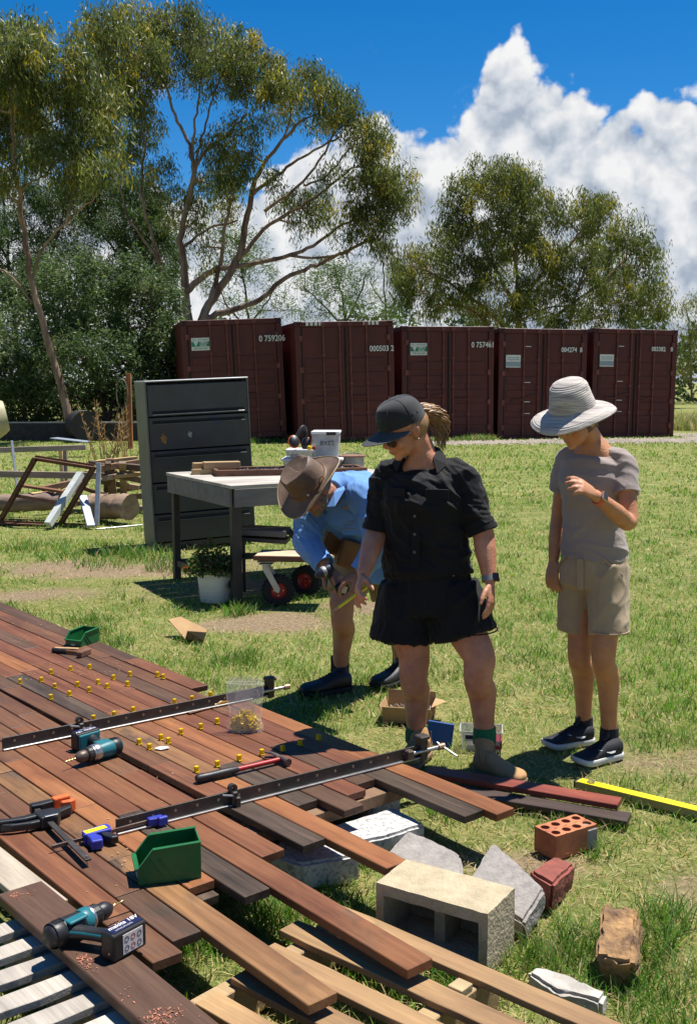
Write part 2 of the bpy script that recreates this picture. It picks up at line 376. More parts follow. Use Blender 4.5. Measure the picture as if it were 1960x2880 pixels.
# ---------------------------------------------------------------- gravel apron in front of the containers
def gravel():
    rng = np.random.default_rng(3)
    V = []; F = []
    # pale stone strip: many small stones, denser at the right
    n = 5200
    t = rng.random(n) ** 0.6
    x = 1.2 + t * 12.0; y = 26.3 + (x - 1.2) * 0.19 + rng.normal(0, 0.45, n) - 0.4
    ex = rng.random(1500); x = np.concatenate([x, 8.9 + ex * 4.5]); y = np.concatenate([y, 27.6 + rng.random(1500) * 3.2])
    for i in range(len(x)):
        r = 0.022 + 0.035 * rng.random(); a = rng.random() * 6.28; z = gz(y[i])
        c, s = math.cos(a), math.sin(a); b = len(V)
        for px, py, pz in ((1, 0, 0), (0, .8, 0), (-.9, 0, 0), (0, -.9, 0), (.1, .1, .8)):
            V.append((x[i] + r * (px * c - py * s), y[i] + r * (px * s + py * c), z + r * pz))
        F += [(b, b + 1, b + 4), (b + 1, b + 2, b + 4), (b + 2, b + 3, b + 4), (b + 3, b, b + 4)]
    me = np_mesh('gravel', np.array(V), np.array(F))
    o = link('gravel', me, pmat('pale gravel', (0.32, 0.27, 0.23), (0.17, 0.14, 0.12), rough=0.9, scale=2.5)); o['kind'] = 'stuff'
    tag(o, 'strip of pale gravel along the foot of the red containers', 'gravel')
    # the compacted bed under it
    m = MB(); N_ = 24; lo = []; hi = []
    for i in range(N_ + 1):
        xx = 0.6 + 15.5 * i / N_; w = 0.35 + 0.5 * i / N_
        y0 = 26.2 + (xx - 1.2) * 0.19 - w * (1 + 0.25 * mnoise.noise(Vector((xx * 1.3, 0, 0)))) - 0.2; y1 = 27.3 + max(0, (xx - 8) * 0.75)
        lo.append((xx, y0, gz(y0) + 0.004)); hi.append((xx, y1, gz(y1) + 0.004))
    m.add(lo + hi, [(i, i + 1, N_ + 2 + i, N_ + 1 + i) for i in range(N_)])
    o = m.obj('gravel_path', pmat('gravel bed', (0.34, 0.29, 0.24), (0.2, 0.16, 0.12), rough=0.95, scale=9, bump=0.6, bscale=60)); o['kind'] = 'structure'
gravel()

# ---------------------------------------------------------------- grass (real blades)
def grass():
    rng = np.random.default_rng(11)
    P_, H_, W_, C_, LEAN = [], [], [], [], []
    def batch(n, y0, y1, h0, h1, w, powr=1.0):
        y = y0 + (y1 - y0) * rng.random(n) ** powr
        x = (rng.random(n) * 2 - 1) * (0.345 * y + 0.55)
        bn = np.array([bare(a, b) for a, b in zip(x, y)])
        patch = np.array([mnoise.noise(Vector((a * 0.8, b * 0.8, 1.0))) + 0.6 * mnoise.noise(Vector((a * 3.0, b * 3.0, 5.0))) for a, b in zip(x, y)])
        keep = rng.random(n) > np.clip(bn * 0.95, 0, 0.80)
        x, y, bn, patch = x[keep], y[keep], bn[keep], patch[keep]; k = len(x)
        h = (h0 + (h1 - h0) * rng.random(k) ** 1.7) * (1.0 - 0.55 * bn) * (1 + 0.45 * np.clip(patch, -0.7, 1.0))
        green = np.stack([0.110 + 0.090 * rng.random(k), 0.215 + 0.11 * rng.random(k), 0.024 + 0.026 * rng.random(k)], 1)
        dry = np.stack([0.40 + 0.16 * rng.random(k), 0.34 + 0.12 * rng.random(k), 0.15 + 0.07 * rng.random(k)], 1)
        far = np.clip((y - 9) / 10, 0, 1)
        pd = np.clip(0.50 - 0.28 * np.clip((y - 3.5) / 6, 0, 1) - 0.55 * patch + 0.9 * bn, 0.05, 0.96)
        isd = (rng.random(k) < pd)[:, None]
        c = np.where(isd, dry, green)
        P_.append(np.stack([x, y, np.array([gz(b) for b in y]) - 0.006], 1)); H_.append(h); W_.append(np.full(k, w) * (0.7 + 0.6 * rng.random(k))); C_.append(c)
        LEAN.append(np.where(isd[:, 0], 1.5, 0.8) * (0.4 + 1.2 * rng.random(k)))
    batch(60000, 2.0, 5.2, 0.014, 0.055, 0.0034)
    batch(46000, 5.2, 9.0, 0.018, 0.06, 0.0050)
    batch(34000, 9.0, 15.0, 0.02, 0.06, 0.0085)
    batch(34000, 15.0, 30.0, 0.03, 0.07, 0.017)
    # taller tufts
    def tuft(x, y, n, h, spread, dry=0.1):
        k = n; a = rng.random(k) * 6.28; r = spread * np.sqrt(rng.random(k))
        px, py = x + r * np.cos(a), y + r * np.sin(a)
        P_.append(np.stack([px, py, np.array([gz(b) for b in py]) - 0.005], 1)); H_.append(h * 0.74 * (0.45 + 0.65 * rng.random(k))); W_.append(np.full(k, 0.0022 + 0.00055 * y))
        g = np.stack([0.075 + 0.06 * rng.random(k), 0.155 + 0.09 * rng.random(k), 0.022 + 0.02 * rng.random(k)], 1); d = np.stack([0.36 + 0.1 * rng.random(k), 0.31 + 0.1 * rng.random(k), 0.14 + 0.05 * rng.random(k)], 1)
        C_.append(np.where((rng.random(k) < dry)[:, None], d, g)); LEAN.append(0.35 + 0.7 * rng.random(k))
    def at(u, v, *a, **k):
        q = G(u, v); tuft(q.x, q.y, *a, **k)
    for u, v, n, h, s in [(1560, 2690, 160, 0.15, 0.09), (1800, 2660, 220, 0.17, 0.12), (1870, 2600, 160, 0.16, 0.1), (1640, 2640, 90, 0.13, 0.08), (1500, 2720, 120, 0.13, 0.09), (1900, 2760, 200, 0.13, 0.12), (1720, 2760, 200, 0.1, 0.12), (1850, 2860, 200, 0.12, 0.12),
                         (760, 2590, 170, 0.17, 0.07), (800, 2600, 170, 0.13, 0.1), (560, 2660, 180, 0.13, 0.09), (540, 2640, 140, 0.13, 0.07), (1000, 2420, 150, 0.07, 0.12), (1060, 2380, 120, 0.07, 0.1), (900, 2430, 120, 0.09, 0.1), (960, 2700, 160, 0.09, 0.12), (1180, 2760, 140, 0.1, 0.12), (1100, 2700, 120, 0.1, 0.1), (1330, 2790, 140, 0.09, 0.1),
                         (60, 2800, 160, 0.11, 0.1), (40, 2720, 120, 0.1, 0.1), (180, 2850, 100, 0.1, 0.1), (1270, 2290, 100, 0.1, 0.1), (1240, 2250, 80, 0.1, 0.07), (1620, 2370, 80, 0.07, 0.09), (1680, 2400, 80, 0.08, 0.08), (1560, 2330, 80, 0.06, 0.09), (1180, 2390, 70, 0.06, 0.05),
                         (660, 1730, 60, 0.16, 0.08), (690, 1725, 60, 0.14, 0.08), (470, 1600, 140, 0.2, 0.2), (420, 1570, 160, 0.22, 0.25), (350, 1560, 140, 0.2, 0.22), (520, 1610, 90, 0.18, 0.15), (200, 1570, 150, 0.14, 0.35), (100, 1540, 150, 0.14, 0.35), (300, 1590, 150, 0.14, 0.3), (50, 1740, 90, 0.15, 0.12), (280, 1780, 120, 0.13, 0.12), (230, 1750, 100, 0.14, 0.12), (330, 1810, 110, 0.12, 0.12), (650, 1860, 150, 0.1, 0.13), (700, 1850, 100, 0.1, 0.1),
                         (930, 2010, 70, 0.1, 0.09), (880, 2000, 60, 0.09, 0.08), (1260, 1900, 90, 0.09, 0.15), (1500, 1860, 150, 0.08, 0.2), (1600, 1930, 150, 0.08, 0.2), (1850, 2080, 160, 0.08, 0.18), (1900, 2000, 160, 0.08, 0.2)]:
        at(u, v, n, h, s)
    for i in range(260):     # loose tufts over the lawn
        y = 3.0 + 13 * rng.random() ** 1.3; x = (rng.random() * 2 - 1) * (0.34 * y + 0.3)
        if bare(x, y) < 0.35: tuft(x, y, 26, 0.06 + 0.05 * rng.random(), 0.05 + 0.004 * y, dry=0.15)
    for i in range(46):      # longer grass along the foot of the containers
        t = rng.random(); tuft(-3.9 + t * 7.5, 26.3 + t * 0.9 + rng.normal(0, 0.1), 60, 0.16 + 0.14 * rng.random(), 0.35, dry=0.3)
    for i in range(40):      # rank grass at the far right
        tuft(9.8 + rng.random() * 5, 32 + rng.random() * 7, 160, 0.75, 0.7, dry=0.65)
    p = np.concatenate(P_); h = np.concatenate(H_); w = np.concatenate(W_); c = np.concatenate(C_); ln = np.concatenate(LEAN); n = len(p)
    a = rng.random(n) * 6.28; side = np.stack([np.cos(a), np.sin(a), np.zeros(n)], 1)
    b = rng.random(n) * 6.28; ld = np.stack([np.cos(b), np.sin(b), np.zeros(n)], 1) * (h * ln)[:, None]
    up = np.stack([np.zeros(n), np.zeros(n), h], 1)
    up[:, 2] *= np.clip(1.15 - 0.35 * ln, 0.35, 1.0)
    ww = w[:, None]
    V = np.stack([p - side * ww * 0.5, p + side * ww * 0.5, p + up * 0.6 + ld * 0.35 - side * ww * 0.42, p + up * 0.6 + ld * 0.35 + side * ww * 0.42, p + up + ld], 1).reshape(-1, 3)
    i = np.arange(n) * 5
    F = np.concatenate([np.stack([i, i + 1, i + 3], 1), np.stack([i, i + 3, i + 2], 1), np.stack([i + 2, i + 3, i + 4], 1)])
    me = np_mesh('grass', V, F, ('tint', np.repeat(c, 5, 0)))
    o = link('grass', me, leaf_mat('grass blades', rough=0.55, trans=0.35, spec=0.3)); o['kind'] = 'stuff'
    tag(o, 'patchy short green and dry lawn grass', 'grass')
grass()
# ================================================================ shipping containers
CRED = pmat('container red paint', (0.098, 0.0130, 0.0115), (0.058, 0.0085, 0.0078), rough=0.55, scale=3.0, bump=0.08, bscale=40, stretch=(1, 1, 0.5))
CROD = pmat('container rods worn red', (0.20, 0.060, 0.048), (0.10, 0.022, 0.019), rough=0.6, scale=8)
WHITEP = pmat('white print', (0.72, 0.72, 0.70), (0.60, 0.60, 0.58), rough=0.6, scale=12)
GREENP = pmat('green print', (0.015, 0.22, 0.14), None, rough=0.5)
GREYP = pmat('grey print', (0.30, 0.36, 0.40), None, rough=0.6)
RUBBER = pmat('black rubber', (0.014, 0.014, 0.015), None, rough=0.85, scale=20)
def text_mesh(s, size, depth=0.0, align='LEFT', sx=1.0, shear=0.0, bold=0.0):
    cu = bpy.data.curves.new('text', 'FONT'); cu.body = s; cu.size = size; cu.extrude = depth; cu.align_x = align; cu.align_y = 'CENTER'; cu.shear = shear; cu.offset = bold; cu.resolution_u = 3
    o = bpy.data.objects.new('text', cu); col.objects.link(o)
    dg = bpy.context.evaluated_depsgraph_get(); me = bpy.data.meshes.new_from_object(o.evaluated_get(dg))
    bpy.data.objects.remove(o); bpy.data.curves.remove(cu)
    if sx != 1.0: me.transform(Matrix.Scale(sx, 4, (1, 0, 0)))
    return me
def text_on(name, s, size, mat, parent, M, **k):
    me = text_mesh(s, size, **k); me.transform(M); return link(name, me, mat, parent)
# local frame of a container: x right along the door end, y back, z up; door face at y = 0
FACE = Matrix.Rotation(R(90), 4, 'X')          # text in xy -> upright in xz, facing -y
CW, CH, CL = 2.44, 2.90, 6.06
def container(label, loc, rz, lean, number, sticker, nx=1.55, vents=False, width=CW):
    t = thing('shipping_container', label, 'shipping container', loc, group='row of dark red shipping containers', rot=(0, lean, rz))
    W = width; m = MB()
    for x in (0.07, W - 0.07):
        for y in (0.07, CL - 0.07): m.box((x, y, CH / 2), (0.14, 0.14, CH - 0.24))
    for z in (0.075, CH - 0.07):
        m.box((W / 2, 0.06, z), (W - 0.29, 0.12, 0.13)); m.box((W / 2, CL - 0.06, z), (W - 0.29, 0.12, 0.13))
        for x in (0.05, W - 0.05): m.box((x, CL / 2, z), (0.09, CL - 0.30, 0.12))
    m.obj('frame', CRED, t, bevel=0.008)
    for x in (0.085, W - 0.085):                # corner castings with their oval holes
        for z in (0.06, CH - 0.055):
            q = MB().box((x, 0.085, z), (0.172, 0.178, 0.118)); c = q.obj('corner_casting', CRED, t, bevel=0.006)
            MB().ell((x, -0.006, z), (0.05, 0.006, 0.033), nu=12, nv=6).obj('casting_hole', RUBBER, c)
    for x0, nm in ((0.0, 'side_wall'), (W, 'side_wall')):    # corrugated sides
        pts = []; y = 0.16; i = 0
        while y < CL - 0.16:
            dx = 0.028 if (i // 2) % 2 == 0 else 0.0
            pts.append(((x0 + dx + 0.012) if x0 == 0 else (x0 - dx - 0.012), y)); y += 0.07; i += 1
        n = len(pts)
        MB().add([(px, py, 0.14) for px, py in pts] + [(px, py, CH - 0.13) for px, py in pts], [(k, k + 1, n + k + 1, n + k) for k in range(n - 1)]).obj(nm, CRED, t)
    MB().box((W / 2, CL / 2, CH - 0.03), (W - 0.2, CL - 0.3, 0.02)).obj('roof', CRED, t)
    MB().box((W / 2, CL - 0.09, CH / 2), (W - 0.28, 0.04, CH - 0.27)).obj('end_wall', CRED, t)
    dw = (W - 0.30) / 2
    for k in range(2):
        x0 = 0.148 + k * (dw + 0.004)
        d = MB().box((x0 + dw / 2, 0.055, CH / 2), (dw - 0.006, 0.05, CH - 0.276)).obj('door', CRED, t, bevel=0.006)
        for j, zz in enumerate((0.52, 0.87, 1.22, 1.57, 1.92)):
            q = MB().box((x0 + dw / 2, 0.024, zz), (dw - 0.16, 0.018, 0.20)); q.obj('panel', CRED, d, bevel=0.008)
        MB().bar((x0 + 0.01, 0.022, 0.16), (x0 + 0.01, 0.022, CH - 0.16), 0.03, 0.02, up=(0, 1, 0)).obj('door_gasket', RUBBER, d)
        for f in ((0.5, 0.88) if k == 0 else (0.12, 0.5)):
            xr = x0 + dw * f
            r = MB().tube([(xr, -0.008, 0.05), (xr, -0.008, CH - 0.05)], 0.019, 8)
            r.box((xr, -0.004, 0.07), (0.10, 0.05, 0.07)).box((xr, -0.004, CH - 0.07), (0.10, 0.05, 0.07))
            for zz in (0.7, 1.4, 2.1): r.box((xr, 0.006, zz), (0.085, 0.035, 0.05))
            r.obj('lock_rod', CROD, d, smooth=40)
            hz = 1.08 + 0.1 * (f > 0.5)
            MB().bar((xr, -0.03, hz), (xr + (0.30 if f < 0.5 else -0.30), -0.035, hz - 0.02), 0.012, 0.04).obj('lock_handle', CRED, d)
        xh = x0 - 0.02 if k == 0 else x0 + dw + 0.02
        for zz in (0.35, 1.0, 1.75, 2.5): MB().box((xh, 0.0, zz), (0.09, 0.04, 0.13)).obj('hinge', CROD, d, bevel=0.005)
    if vents:
        for x0 in (0.30, 1.72):
            for i in range(4): MB().box((x0 + i * 0.105, -0.006, CH - 0.055), (0.07, 0.004, 0.085)).obj('hazard_stripe', WHITEP, t)
    for k_, (s_, x_, z_, h_) in enumerate(number):
        text_on('painted_number', s_, h_, WHITEP, t, Matrix.Translation((x_, -0.034, z_)) @ FACE, sx=0.86, bold=0.004)
    if sticker == 'green':
        p = MB().box((0.45, 0.02, 2.33), (0.44, 0.014, 0.30)).obj('notice_board', WHITEP, t)
        MB().box((0.45, 0.010, 2.33), (0.43, 0.004, 0.115)).obj('green_band', GREENP, p)
        MB().add([(0.27, 0.006, 2.395), (0.40, 0.006, 2.395), (0.335, 0.006, 2.275)], [(0, 2, 1)]).obj('white_triangle', WHITEP, p)
        text_on('lettering', 'HIRE &', 0.062, WHITEP, p, Matrix.Translation((0.43, 0.006, 2.36)) @ FACE, bold=0.002)
        text_on('lettering', 'SALES', 0.062, WHITEP, p, Matrix.Translation((0.43, 0.006, 2.302)) @ FACE, bold=0.002)
        text_on('lettering', '1300 664 000', 0.062, GREENP, p, Matrix.Translation((0.265, 0.010, 2.225)) @ FACE)
        text_on('lettering', 'ASC', 0.050, GREYP, p, Matrix.Translation((0.25, 0.010, 2.435)) @ FACE)
        text_on('lettering', 'CONTAINERS', 0.042, GREENP, p, Matrix.Translation((0.37, 0.010, 2.435)) @ FACE)
    elif sticker == 'white':
        p = MB().box((0.40, 0.02, 2.06), (0.40, 0.014, 0.32)).obj('notice_board', WHITEP, t)
        MB().box((0.40, 0.010, 1.985), (0.39, 0.004, 0.12)).obj('grey_band', GREYP, p)
        for zz in (2.15, 2.10): MB().box((0.40, 0.010, zz), (0.32, 0.004, 0.018)).obj('print_line', GREYP, p)
        for zz in (2.44, 1.52, 1.02, 0.72): MB().box((0.80, 0.012, zz), (0.16, 0.006, 0.018)).obj('label_strip', WHITEP, t)
    return t
def put_container(uL, uR, vtop, vbot, lean, label, number, sticker, **k):
    hpx = vbot - vtop; uc = (uL + uR) / 2
    Y = FPX * CH / hpx * 1.012
    th = R(13.5); a = P(uL, vbot, Y - 1.0)
    a.z = gz(a.y) + 0.0
    zb = P(uc, vbot, Y).z; a.z = zb
    return container(label, a, th, lean, number, sticker, **k)
put_container(529, 816, 909, 1237, -0.045, 'dark red container behind the filing cabinet, green and white notice, number 0759206', [('0 759206', 1.86, 2.40, 0.20)], 'green', width=2.44)
put_container(840, 1108, 912, 1240, -0.028, 'dark red container with white stripes on its top rail, number 0005032', [('000503 2', 1.82, 2.22, 0.19)], None, vents=True)
put_container(1130, 1381, 923, 1239, -0.008, 'dark red container with green and white notice, number 0757461', [('0 757461', 1.82, 2.43, 0.19)], 'green')
put_container(1398, 1640, 928, 1236, 0.004, 'dark red container with white notice, number 084274', [('084274', 1.70, 2.36, 0.17), ('8', 2.22, 2.36, 0.17)], 'white')
put_container(1659, 1884, 928, 1228, 0.012, 'dark red container at the gravel end of the row, white notice, number 083382', [('083382', 1.66, 2.38, 0.16), ('8', 2.22, 2.38, 0.16)], 'white')
# ================================================================ trees
K = 1960.0 / 1582.0
BARK = pmat('gum bark', (0.36, 0.25, 0.17), (0.13, 0.075, 0.05), rough=0.8, scale=2.2, bump=0.35, bscale=9, stretch=(1.6, 1.6, 0.35), contrast=(0.38, 0.62))
BARKD = pmat('dark bark', (0.11, 0.07, 0.05), (0.045, 0.03, 0.024), rough=0.9, scale=3, bump=0.5, bscale=12, stretch=(1.6, 1.6, 0.4))
LEAF = leaf_mat('gum leaves', rough=0.45, trans=0.46, spec=0.4)
NEEDLE = leaf_mat('fine foliage', rough=0.55, trans=0.35, spec=0.25)
def catmull(p, n=5):
    q = [p[0]] + list(p) + [p[-1]]; out = []
    for i in range(1, len(q) - 2):
        a, b, c, d = q[i - 1], q[i], q[i + 1], q[i + 2]
        for k in range(n):
            t = k / n
            out.append(0.5 * ((2 * b) + (c - a) * t + (2 * a - 5 * b + 4 * c - d) * t * t + (3 * b - a - 3 * c + d) * t ** 3))
    out.append(p[-1]); return out
def make_tree(name, label, base_uv, Y, limbs, blobs, seed, pal, leaf=(0.18, 0.032), cover=2.0, hang=1.0, bark=BARK, lm=LEAF, twigs=True, clump=0.34, group=None, depth=1.0):
    rng = np.random.default_rng(seed); rr = random.Random(seed)
    b0 = P(base_uv[0] * K, base_uv[1] * K, Y); b0.z = gz(Y) - 0.05
    t = thing(name, label, 'tree', b0, group=group)
    ppm = FPX / K / Y                                          # photograph pixels per metre at that distance
    m = MB(); nodes = []
    for pts, r0, r1 in limbs:
        pp = [P(q[0] * K, q[1] * K, Y + (q[2] if len(q) > 2 else 0)) - b0 for q in pts]
        if pts[0] == 'base': pass
        c = catmull(pp, 5); n = len(c)
        for i in range(1, n - 1): c[i] = c[i] + Vector((rr.gauss(0, 1), rr.gauss(0, 1), rr.gauss(0, 1))) * 0.022
        ra = [(r0 + (r1 - r0) * (i / (n - 1)) ** 0.55) * 0.72 / ppm for i in range(n)]
        m.tube(c, ra, 8); nodes += [(c[i], ra[i]) for i in range(1, n)]
    LP, LC, LD = [], [], []
    for bi, bl in enumerate(blobs):
        u, v, ru, rv = bl[:4]; den = bl[4] if len(bl) > 4 else 1.0; dy = bl[5] if len(bl) > 5 else rr.uniform(-1, 1) * depth * 1.3
        c = P(u * K, v * K, Y + dy) - b0; r = np.array([ru / ppm, max(ru, rv) / ppm * 0.9 * depth, rv / ppm])
        if twigs and nodes:
            q, qr = min(nodes, key=lambda w: (w[0] - c).length + max(0, (w[0].z - c.z)) * 1.5)
            mid = (q + c) / 2 + Vector((rr.gauss(0, .12), rr.gauss(0, .12), rr.gauss(0, .1)))
            cp = catmull([q, mid, c], 4); rq = min(qr * 0.7, 0.045); m.tube(cp, [rq + (0.010 - rq) * i / (len(cp) - 1) for i in range(len(cp))], 5)
            for k in range(5):
                e = c + Vector((rr.uniform(-1, 1) * r[0], rr.uniform(-1, 1) * r[1], rr.uniform(-0.2, 0.9) * r[2])) * 0.85
                s = cp[rr.randint(2, len(cp) - 1)]
                m.tube([s, (s + e) / 2 + Vector((0, 0, rr.uniform(-.1, .12))), e], [0.014, 0.010, 0.005], 4)
        area = math.pi * r[0] * r[2]; nl = int(area * cover * den / (leaf[0] * leaf[1] * 0.55))
        nc = max(6, int(area / (clump * clump) * 1.5))
        d = rng.normal(0, 1, (nc, 3)); d /= np.linalg.norm(d, axis=1)[:, None]
        rad = (0.25 + 0.8 * rng.random(nc)) ** 0.6
        cc = np.array(c) + d * r * rad[:, None]
        cc[:, 2] += np.abs(rng.normal(0, 0.12, nc)) * r[2]
        ci = rng.integers(0, nc, nl)
        sp = clump * (0.6 + 0.6 * rng.random(nc))[ci]
        p = cc[ci] + np.clip(rng.normal(0, 1, (nl, 3)), -1.7, 1.7) * np.stack([sp * 0.55, sp * 0.55, sp * 0.62], 1)
        tone = rng.random(nc)[ci]; j = rng.random(nl)
        pa, pb, pc = (np.array(x) for x in pal)
        k1 = np.clip((tone - 0.35) / 0.65, 0, 1)[:, None] * 0.75 + 0.25 * j[:, None]
        cl = pa * (1 - k1) + pb * k1
        y = (rng.random(nc) < 0.17)[ci] & (rng.random(nl) < 0.75); cl = np.where(y[:, None], pc * (0.75 + 0.5 * j[:, None]), cl)
        LP.append(p); LC.append(cl * (0.8 + 0.4 * rng.random((nl, 1))))
        dd = rng.normal(0, 1, (nl, 3)) * np.array([0.55, 0.55, 0.45]); dd[:, 2] -= 1.15 * hang; dd /= np.linalg.norm(dd, axis=1)[:, None]; LD.append(dd)
    m.obj('trunk', bark, t, smooth=60)
    p = np.concatenate(LP); cl = np.concatenate(LC); d = np.concatenate(LD); n = len(p)
    s = np.cross(d, rng.normal(0, 1, (n, 3))); s /= np.linalg.norm(s, axis=1)[:, None] + 1e-9
    ln = leaf[0] * (0.65 + 0.7 * rng.random(n))[:, None]; w = leaf[1] * (0.7 + 0.6 * rng.random(n))[:, None]
    V = np.stack([p, p + d * ln * 0.42 + s * w * 0.5, p + d * ln, p + d * ln * 0.42 - s * w * 0.5], 1).reshape(-1, 3)
    F = (np.arange(n) * 4)[:, None] + np.arange(4)[None, :]
    link('crown', np_mesh('crown', V, F, ('tint', np.repeat(cl, 4, 0))), lm, t)
    return t
GUM = ((0.070, 0.096, 0.028), (0.205, 0.230, 0.062), (0.38, 0.32, 0.06))
GUM2 = ((0.072, 0.098, 0.026), (0.205, 0.225, 0.056), (0.34, 0.30, 0.055))
make_tree('gum_tree', 'tall gum tree with slender pale trunk leaning over the scrap heap', (165, 980), 27.0,
    [([(168, 985), (145, 900), (110, 780), (72, 640), (58, 540), (45, 440), (35, 330), (28, 240), (40, 150)], 17, 5),
     ([(72, 640), (100, 560), (150, 505), (205, 455), (240, 410)], 6, 2.5), ([(46, 440), (70, 415), (105, 395), (130, 360)], 5, 2), ([(50, 470), (20, 440), (-20, 400)], 5, 3),
     ([(75, 690), (45, 650), (0, 610), (-30, 600)], 5, 3), ([(30, 260), (70, 200), (90, 130)], 4, 2), ([(35, 330), (80, 300), (150, 260), (200, 230)], 4, 2), ([(150, 505), (165, 450), (170, 380)], 4, 2)],
    [(45, 75, 60, 45), (85, 110, 45, 40), (0, 150, 70, 70), (95, 165, 70, 55), (40, 210, 90, 60), (180, 175, 60, 50), (205, 240, 60, 60), (130, 260, 90, 60), (40, 310, 90, 60), (190, 320, 70, 50), (120, 360, 80, 45), (10, 390, 50, 40, .6), (250, 300, 35, 45), (230, 370, 45, 40), (-60, 250, 80, 120), (-70, 380, 70, 80, .7), (170, 410, 50, 35, .6), (265, 240, 30, 40, .6)],
    1, GUM, cover=5.2)
make_tree('gum_tree', 'broad spreading gum tree with many forked limbs behind the containers', (440, 900), 36.0,
    [([(440, 905), (455, 760), (475, 690), (540, 590), (560, 500), (575, 430), (600, 370), (640, 320), (690, 270)], 22, 4),
     ([(445, 860), (425, 700), (418, 600), (412, 540), (430, 450), (440, 390), (430, 330), (395, 260), (380, 200)], 19, 3.5), ([(440, 390), (470, 340), (520, 300), (560, 260)], 7, 3), ([(438, 380), (440, 300), (452, 230), (460, 160)], 6, 2.5), ([(436, 410), (455, 330), (475, 250), (500, 180)], 5, 2.5),
     ([(425, 660), (480, 615), (560, 600), (660, 580), (720, 550), (780, 510), (850, 470)], 13, 3), ([(460, 725), (520, 705), (590, 680), (650, 630), (720, 600), (800, 565), (850, 535)], 13, 4),
     ([(475, 690), (500, 600), (510, 520), (530, 450)], 10, 4), ([(540, 590), (600, 520), (680, 470), (750, 420), (800, 380)], 9, 3), ([(575, 440), (640, 390), (700, 350), (770, 310)], 7, 3), ([(600, 480), (690, 410), (740, 340), (770, 270)], 6, 2.5),
     ([(445, 800), (400, 690), (365, 600), (335, 500), (320, 420), (330, 330)], 11, 3), ([(365, 600), (340, 560), (290, 490), (270, 400)], 6, 2.5), ([(418, 560), (470, 520), (540, 500)], 6, 3), ([(660, 580), (740, 585), (800, 565)], 5, 3), ([(640, 320), (660, 260), (650, 210)], 3.5, 2), ([(690, 420), (740, 400), (800, 330), (830, 300)], 4, 2)],
    [(235, 70, 65, 45), (195, 110, 50, 50), (300, 55, 55, 40), (365, 85, 60, 50), (425, 62, 70, 48), (480, 100, 70, 55), (290, 120, 80, 60), (545, 130, 65, 50), (395, 140, 90, 48), (500, 165, 75, 50), (605, 160, 50, 45), (575, 205, 65, 45), (330, 180, 70, 45, .8), (650, 205, 40, 40), (690, 185, 38, 40), (720, 225, 50, 45), (770, 250, 50, 45), (800, 290, 50, 45), (845, 325, 45, 48), (870, 375, 38, 50), (905, 430, 38, 50), (890, 480, 48, 50), (870, 540, 35, 45), (835, 440, 50, 50), (830, 375, 50, 40, .8), (815, 495, 45, 42), (720, 470, 50, 40, .8), (690, 505, 40, 40, .6), (750, 400, 50, 35, .5), (650, 455, 40, 40, .5),
     (545, 340, 45, 40), (515, 385, 45, 40), (480, 335, 40, 40, .8), (560, 290, 45, 30, .6), (620, 265, 50, 30, .7), (480, 420, 40, 45), (450, 480, 40, 50, .8), (520, 450, 40, 40, .7), (620, 400, 35, 30, .5), (330, 300, 40, 45, .8), (290, 350, 45, 50, .8), (360, 400, 35, 50, .7), (300, 240, 45, 50), (255, 180, 50, 60), (395, 480, 30, 50, .5), (740, 300, 40, 30, .4), (780, 545, 35, 30, .4), (470, 560, 30, 40, .4)],
    2, GUM, cover=4.2, clump=0.36)
make_tree('gum_tree', 'rounded dense gum tree rising behind the right-hand containers', (1190, 900), 42.0,
    [([(1190, 905), (1180, 760), (1175, 660), (1170, 580), (1185, 500), (1200, 430)], 12, 3), ([(1180, 720), (1140, 640), (1100, 570), (1070, 490)], 8, 3), ([(1178, 690), (1230, 620), (1290, 560), (1340, 500)], 8, 3), ([(1190, 800), (1260, 720), (1340, 660), (1420, 590)], 9, 3), ([(1170, 780), (1100, 700), (1030, 650), (960, 610)], 8, 3), ([(1110, 740), (1060, 700), (1010, 690)], 5, 3), ([(1290, 740), (1310, 660), (1330, 600)], 6, 3), ([(1175, 730), (1240, 700), (1320, 690)], 4, 2), ([(1060, 490), (1010, 540), (985, 560)], 3, 1.5)],
    [(1085, 405, 35, 35), (1060, 440, 45, 40), (1150, 395, 45, 32), (1130, 430, 60, 45), (1195, 400, 35, 30), (1205, 440, 55, 45), (1015, 460, 22, 20, .7), (1045, 505, 55, 50), (1120, 495, 70, 50), (1200, 505, 70, 50), (1260, 490, 45, 40), (1335, 455, 35, 28), (1330, 500, 50, 38), (1385, 490, 40, 40), (1430, 540, 45, 42), (1465, 590, 38, 45), (1490, 650, 35, 45), (1505, 700, 28, 35), (1400, 570, 55, 50), (1320, 575, 60, 50), (1240, 575, 70, 50), (1160, 575, 75, 50), (1075, 575, 65, 50), (1000, 560, 35, 45, .8), (985, 610, 55, 45), (930, 600, 45, 40), (1050, 650, 70, 50), (1140, 660, 70, 50), (1230, 660, 75, 50), (1320, 660, 70, 50), (1410, 650, 60, 50), (1450, 700, 55, 40), (920, 660, 45, 45), (980, 690, 55, 40), (1080, 715, 60, 30), (1190, 720, 70, 30, .8), (1290, 720, 70, 30), (1380, 720, 60, 30), (905, 630, 30, 40, .7)],
    3, GUM2, cover=3.5, clump=0.36, leaf=(0.19, 0.035))
FINE = ((0.042, 0.076, 0.024), (0.088, 0.140, 0.042), (0.09, 0.12, 0.03))
WATT = ((0.070, 0.120, 0.030), (0.120, 0.190, 0.045), (0.17, 0.2, 0.04))
BUSH = ((0.052, 0.088, 0.030), (0.150, 0.210, 0.082), (0.12, 0.15, 0.06))
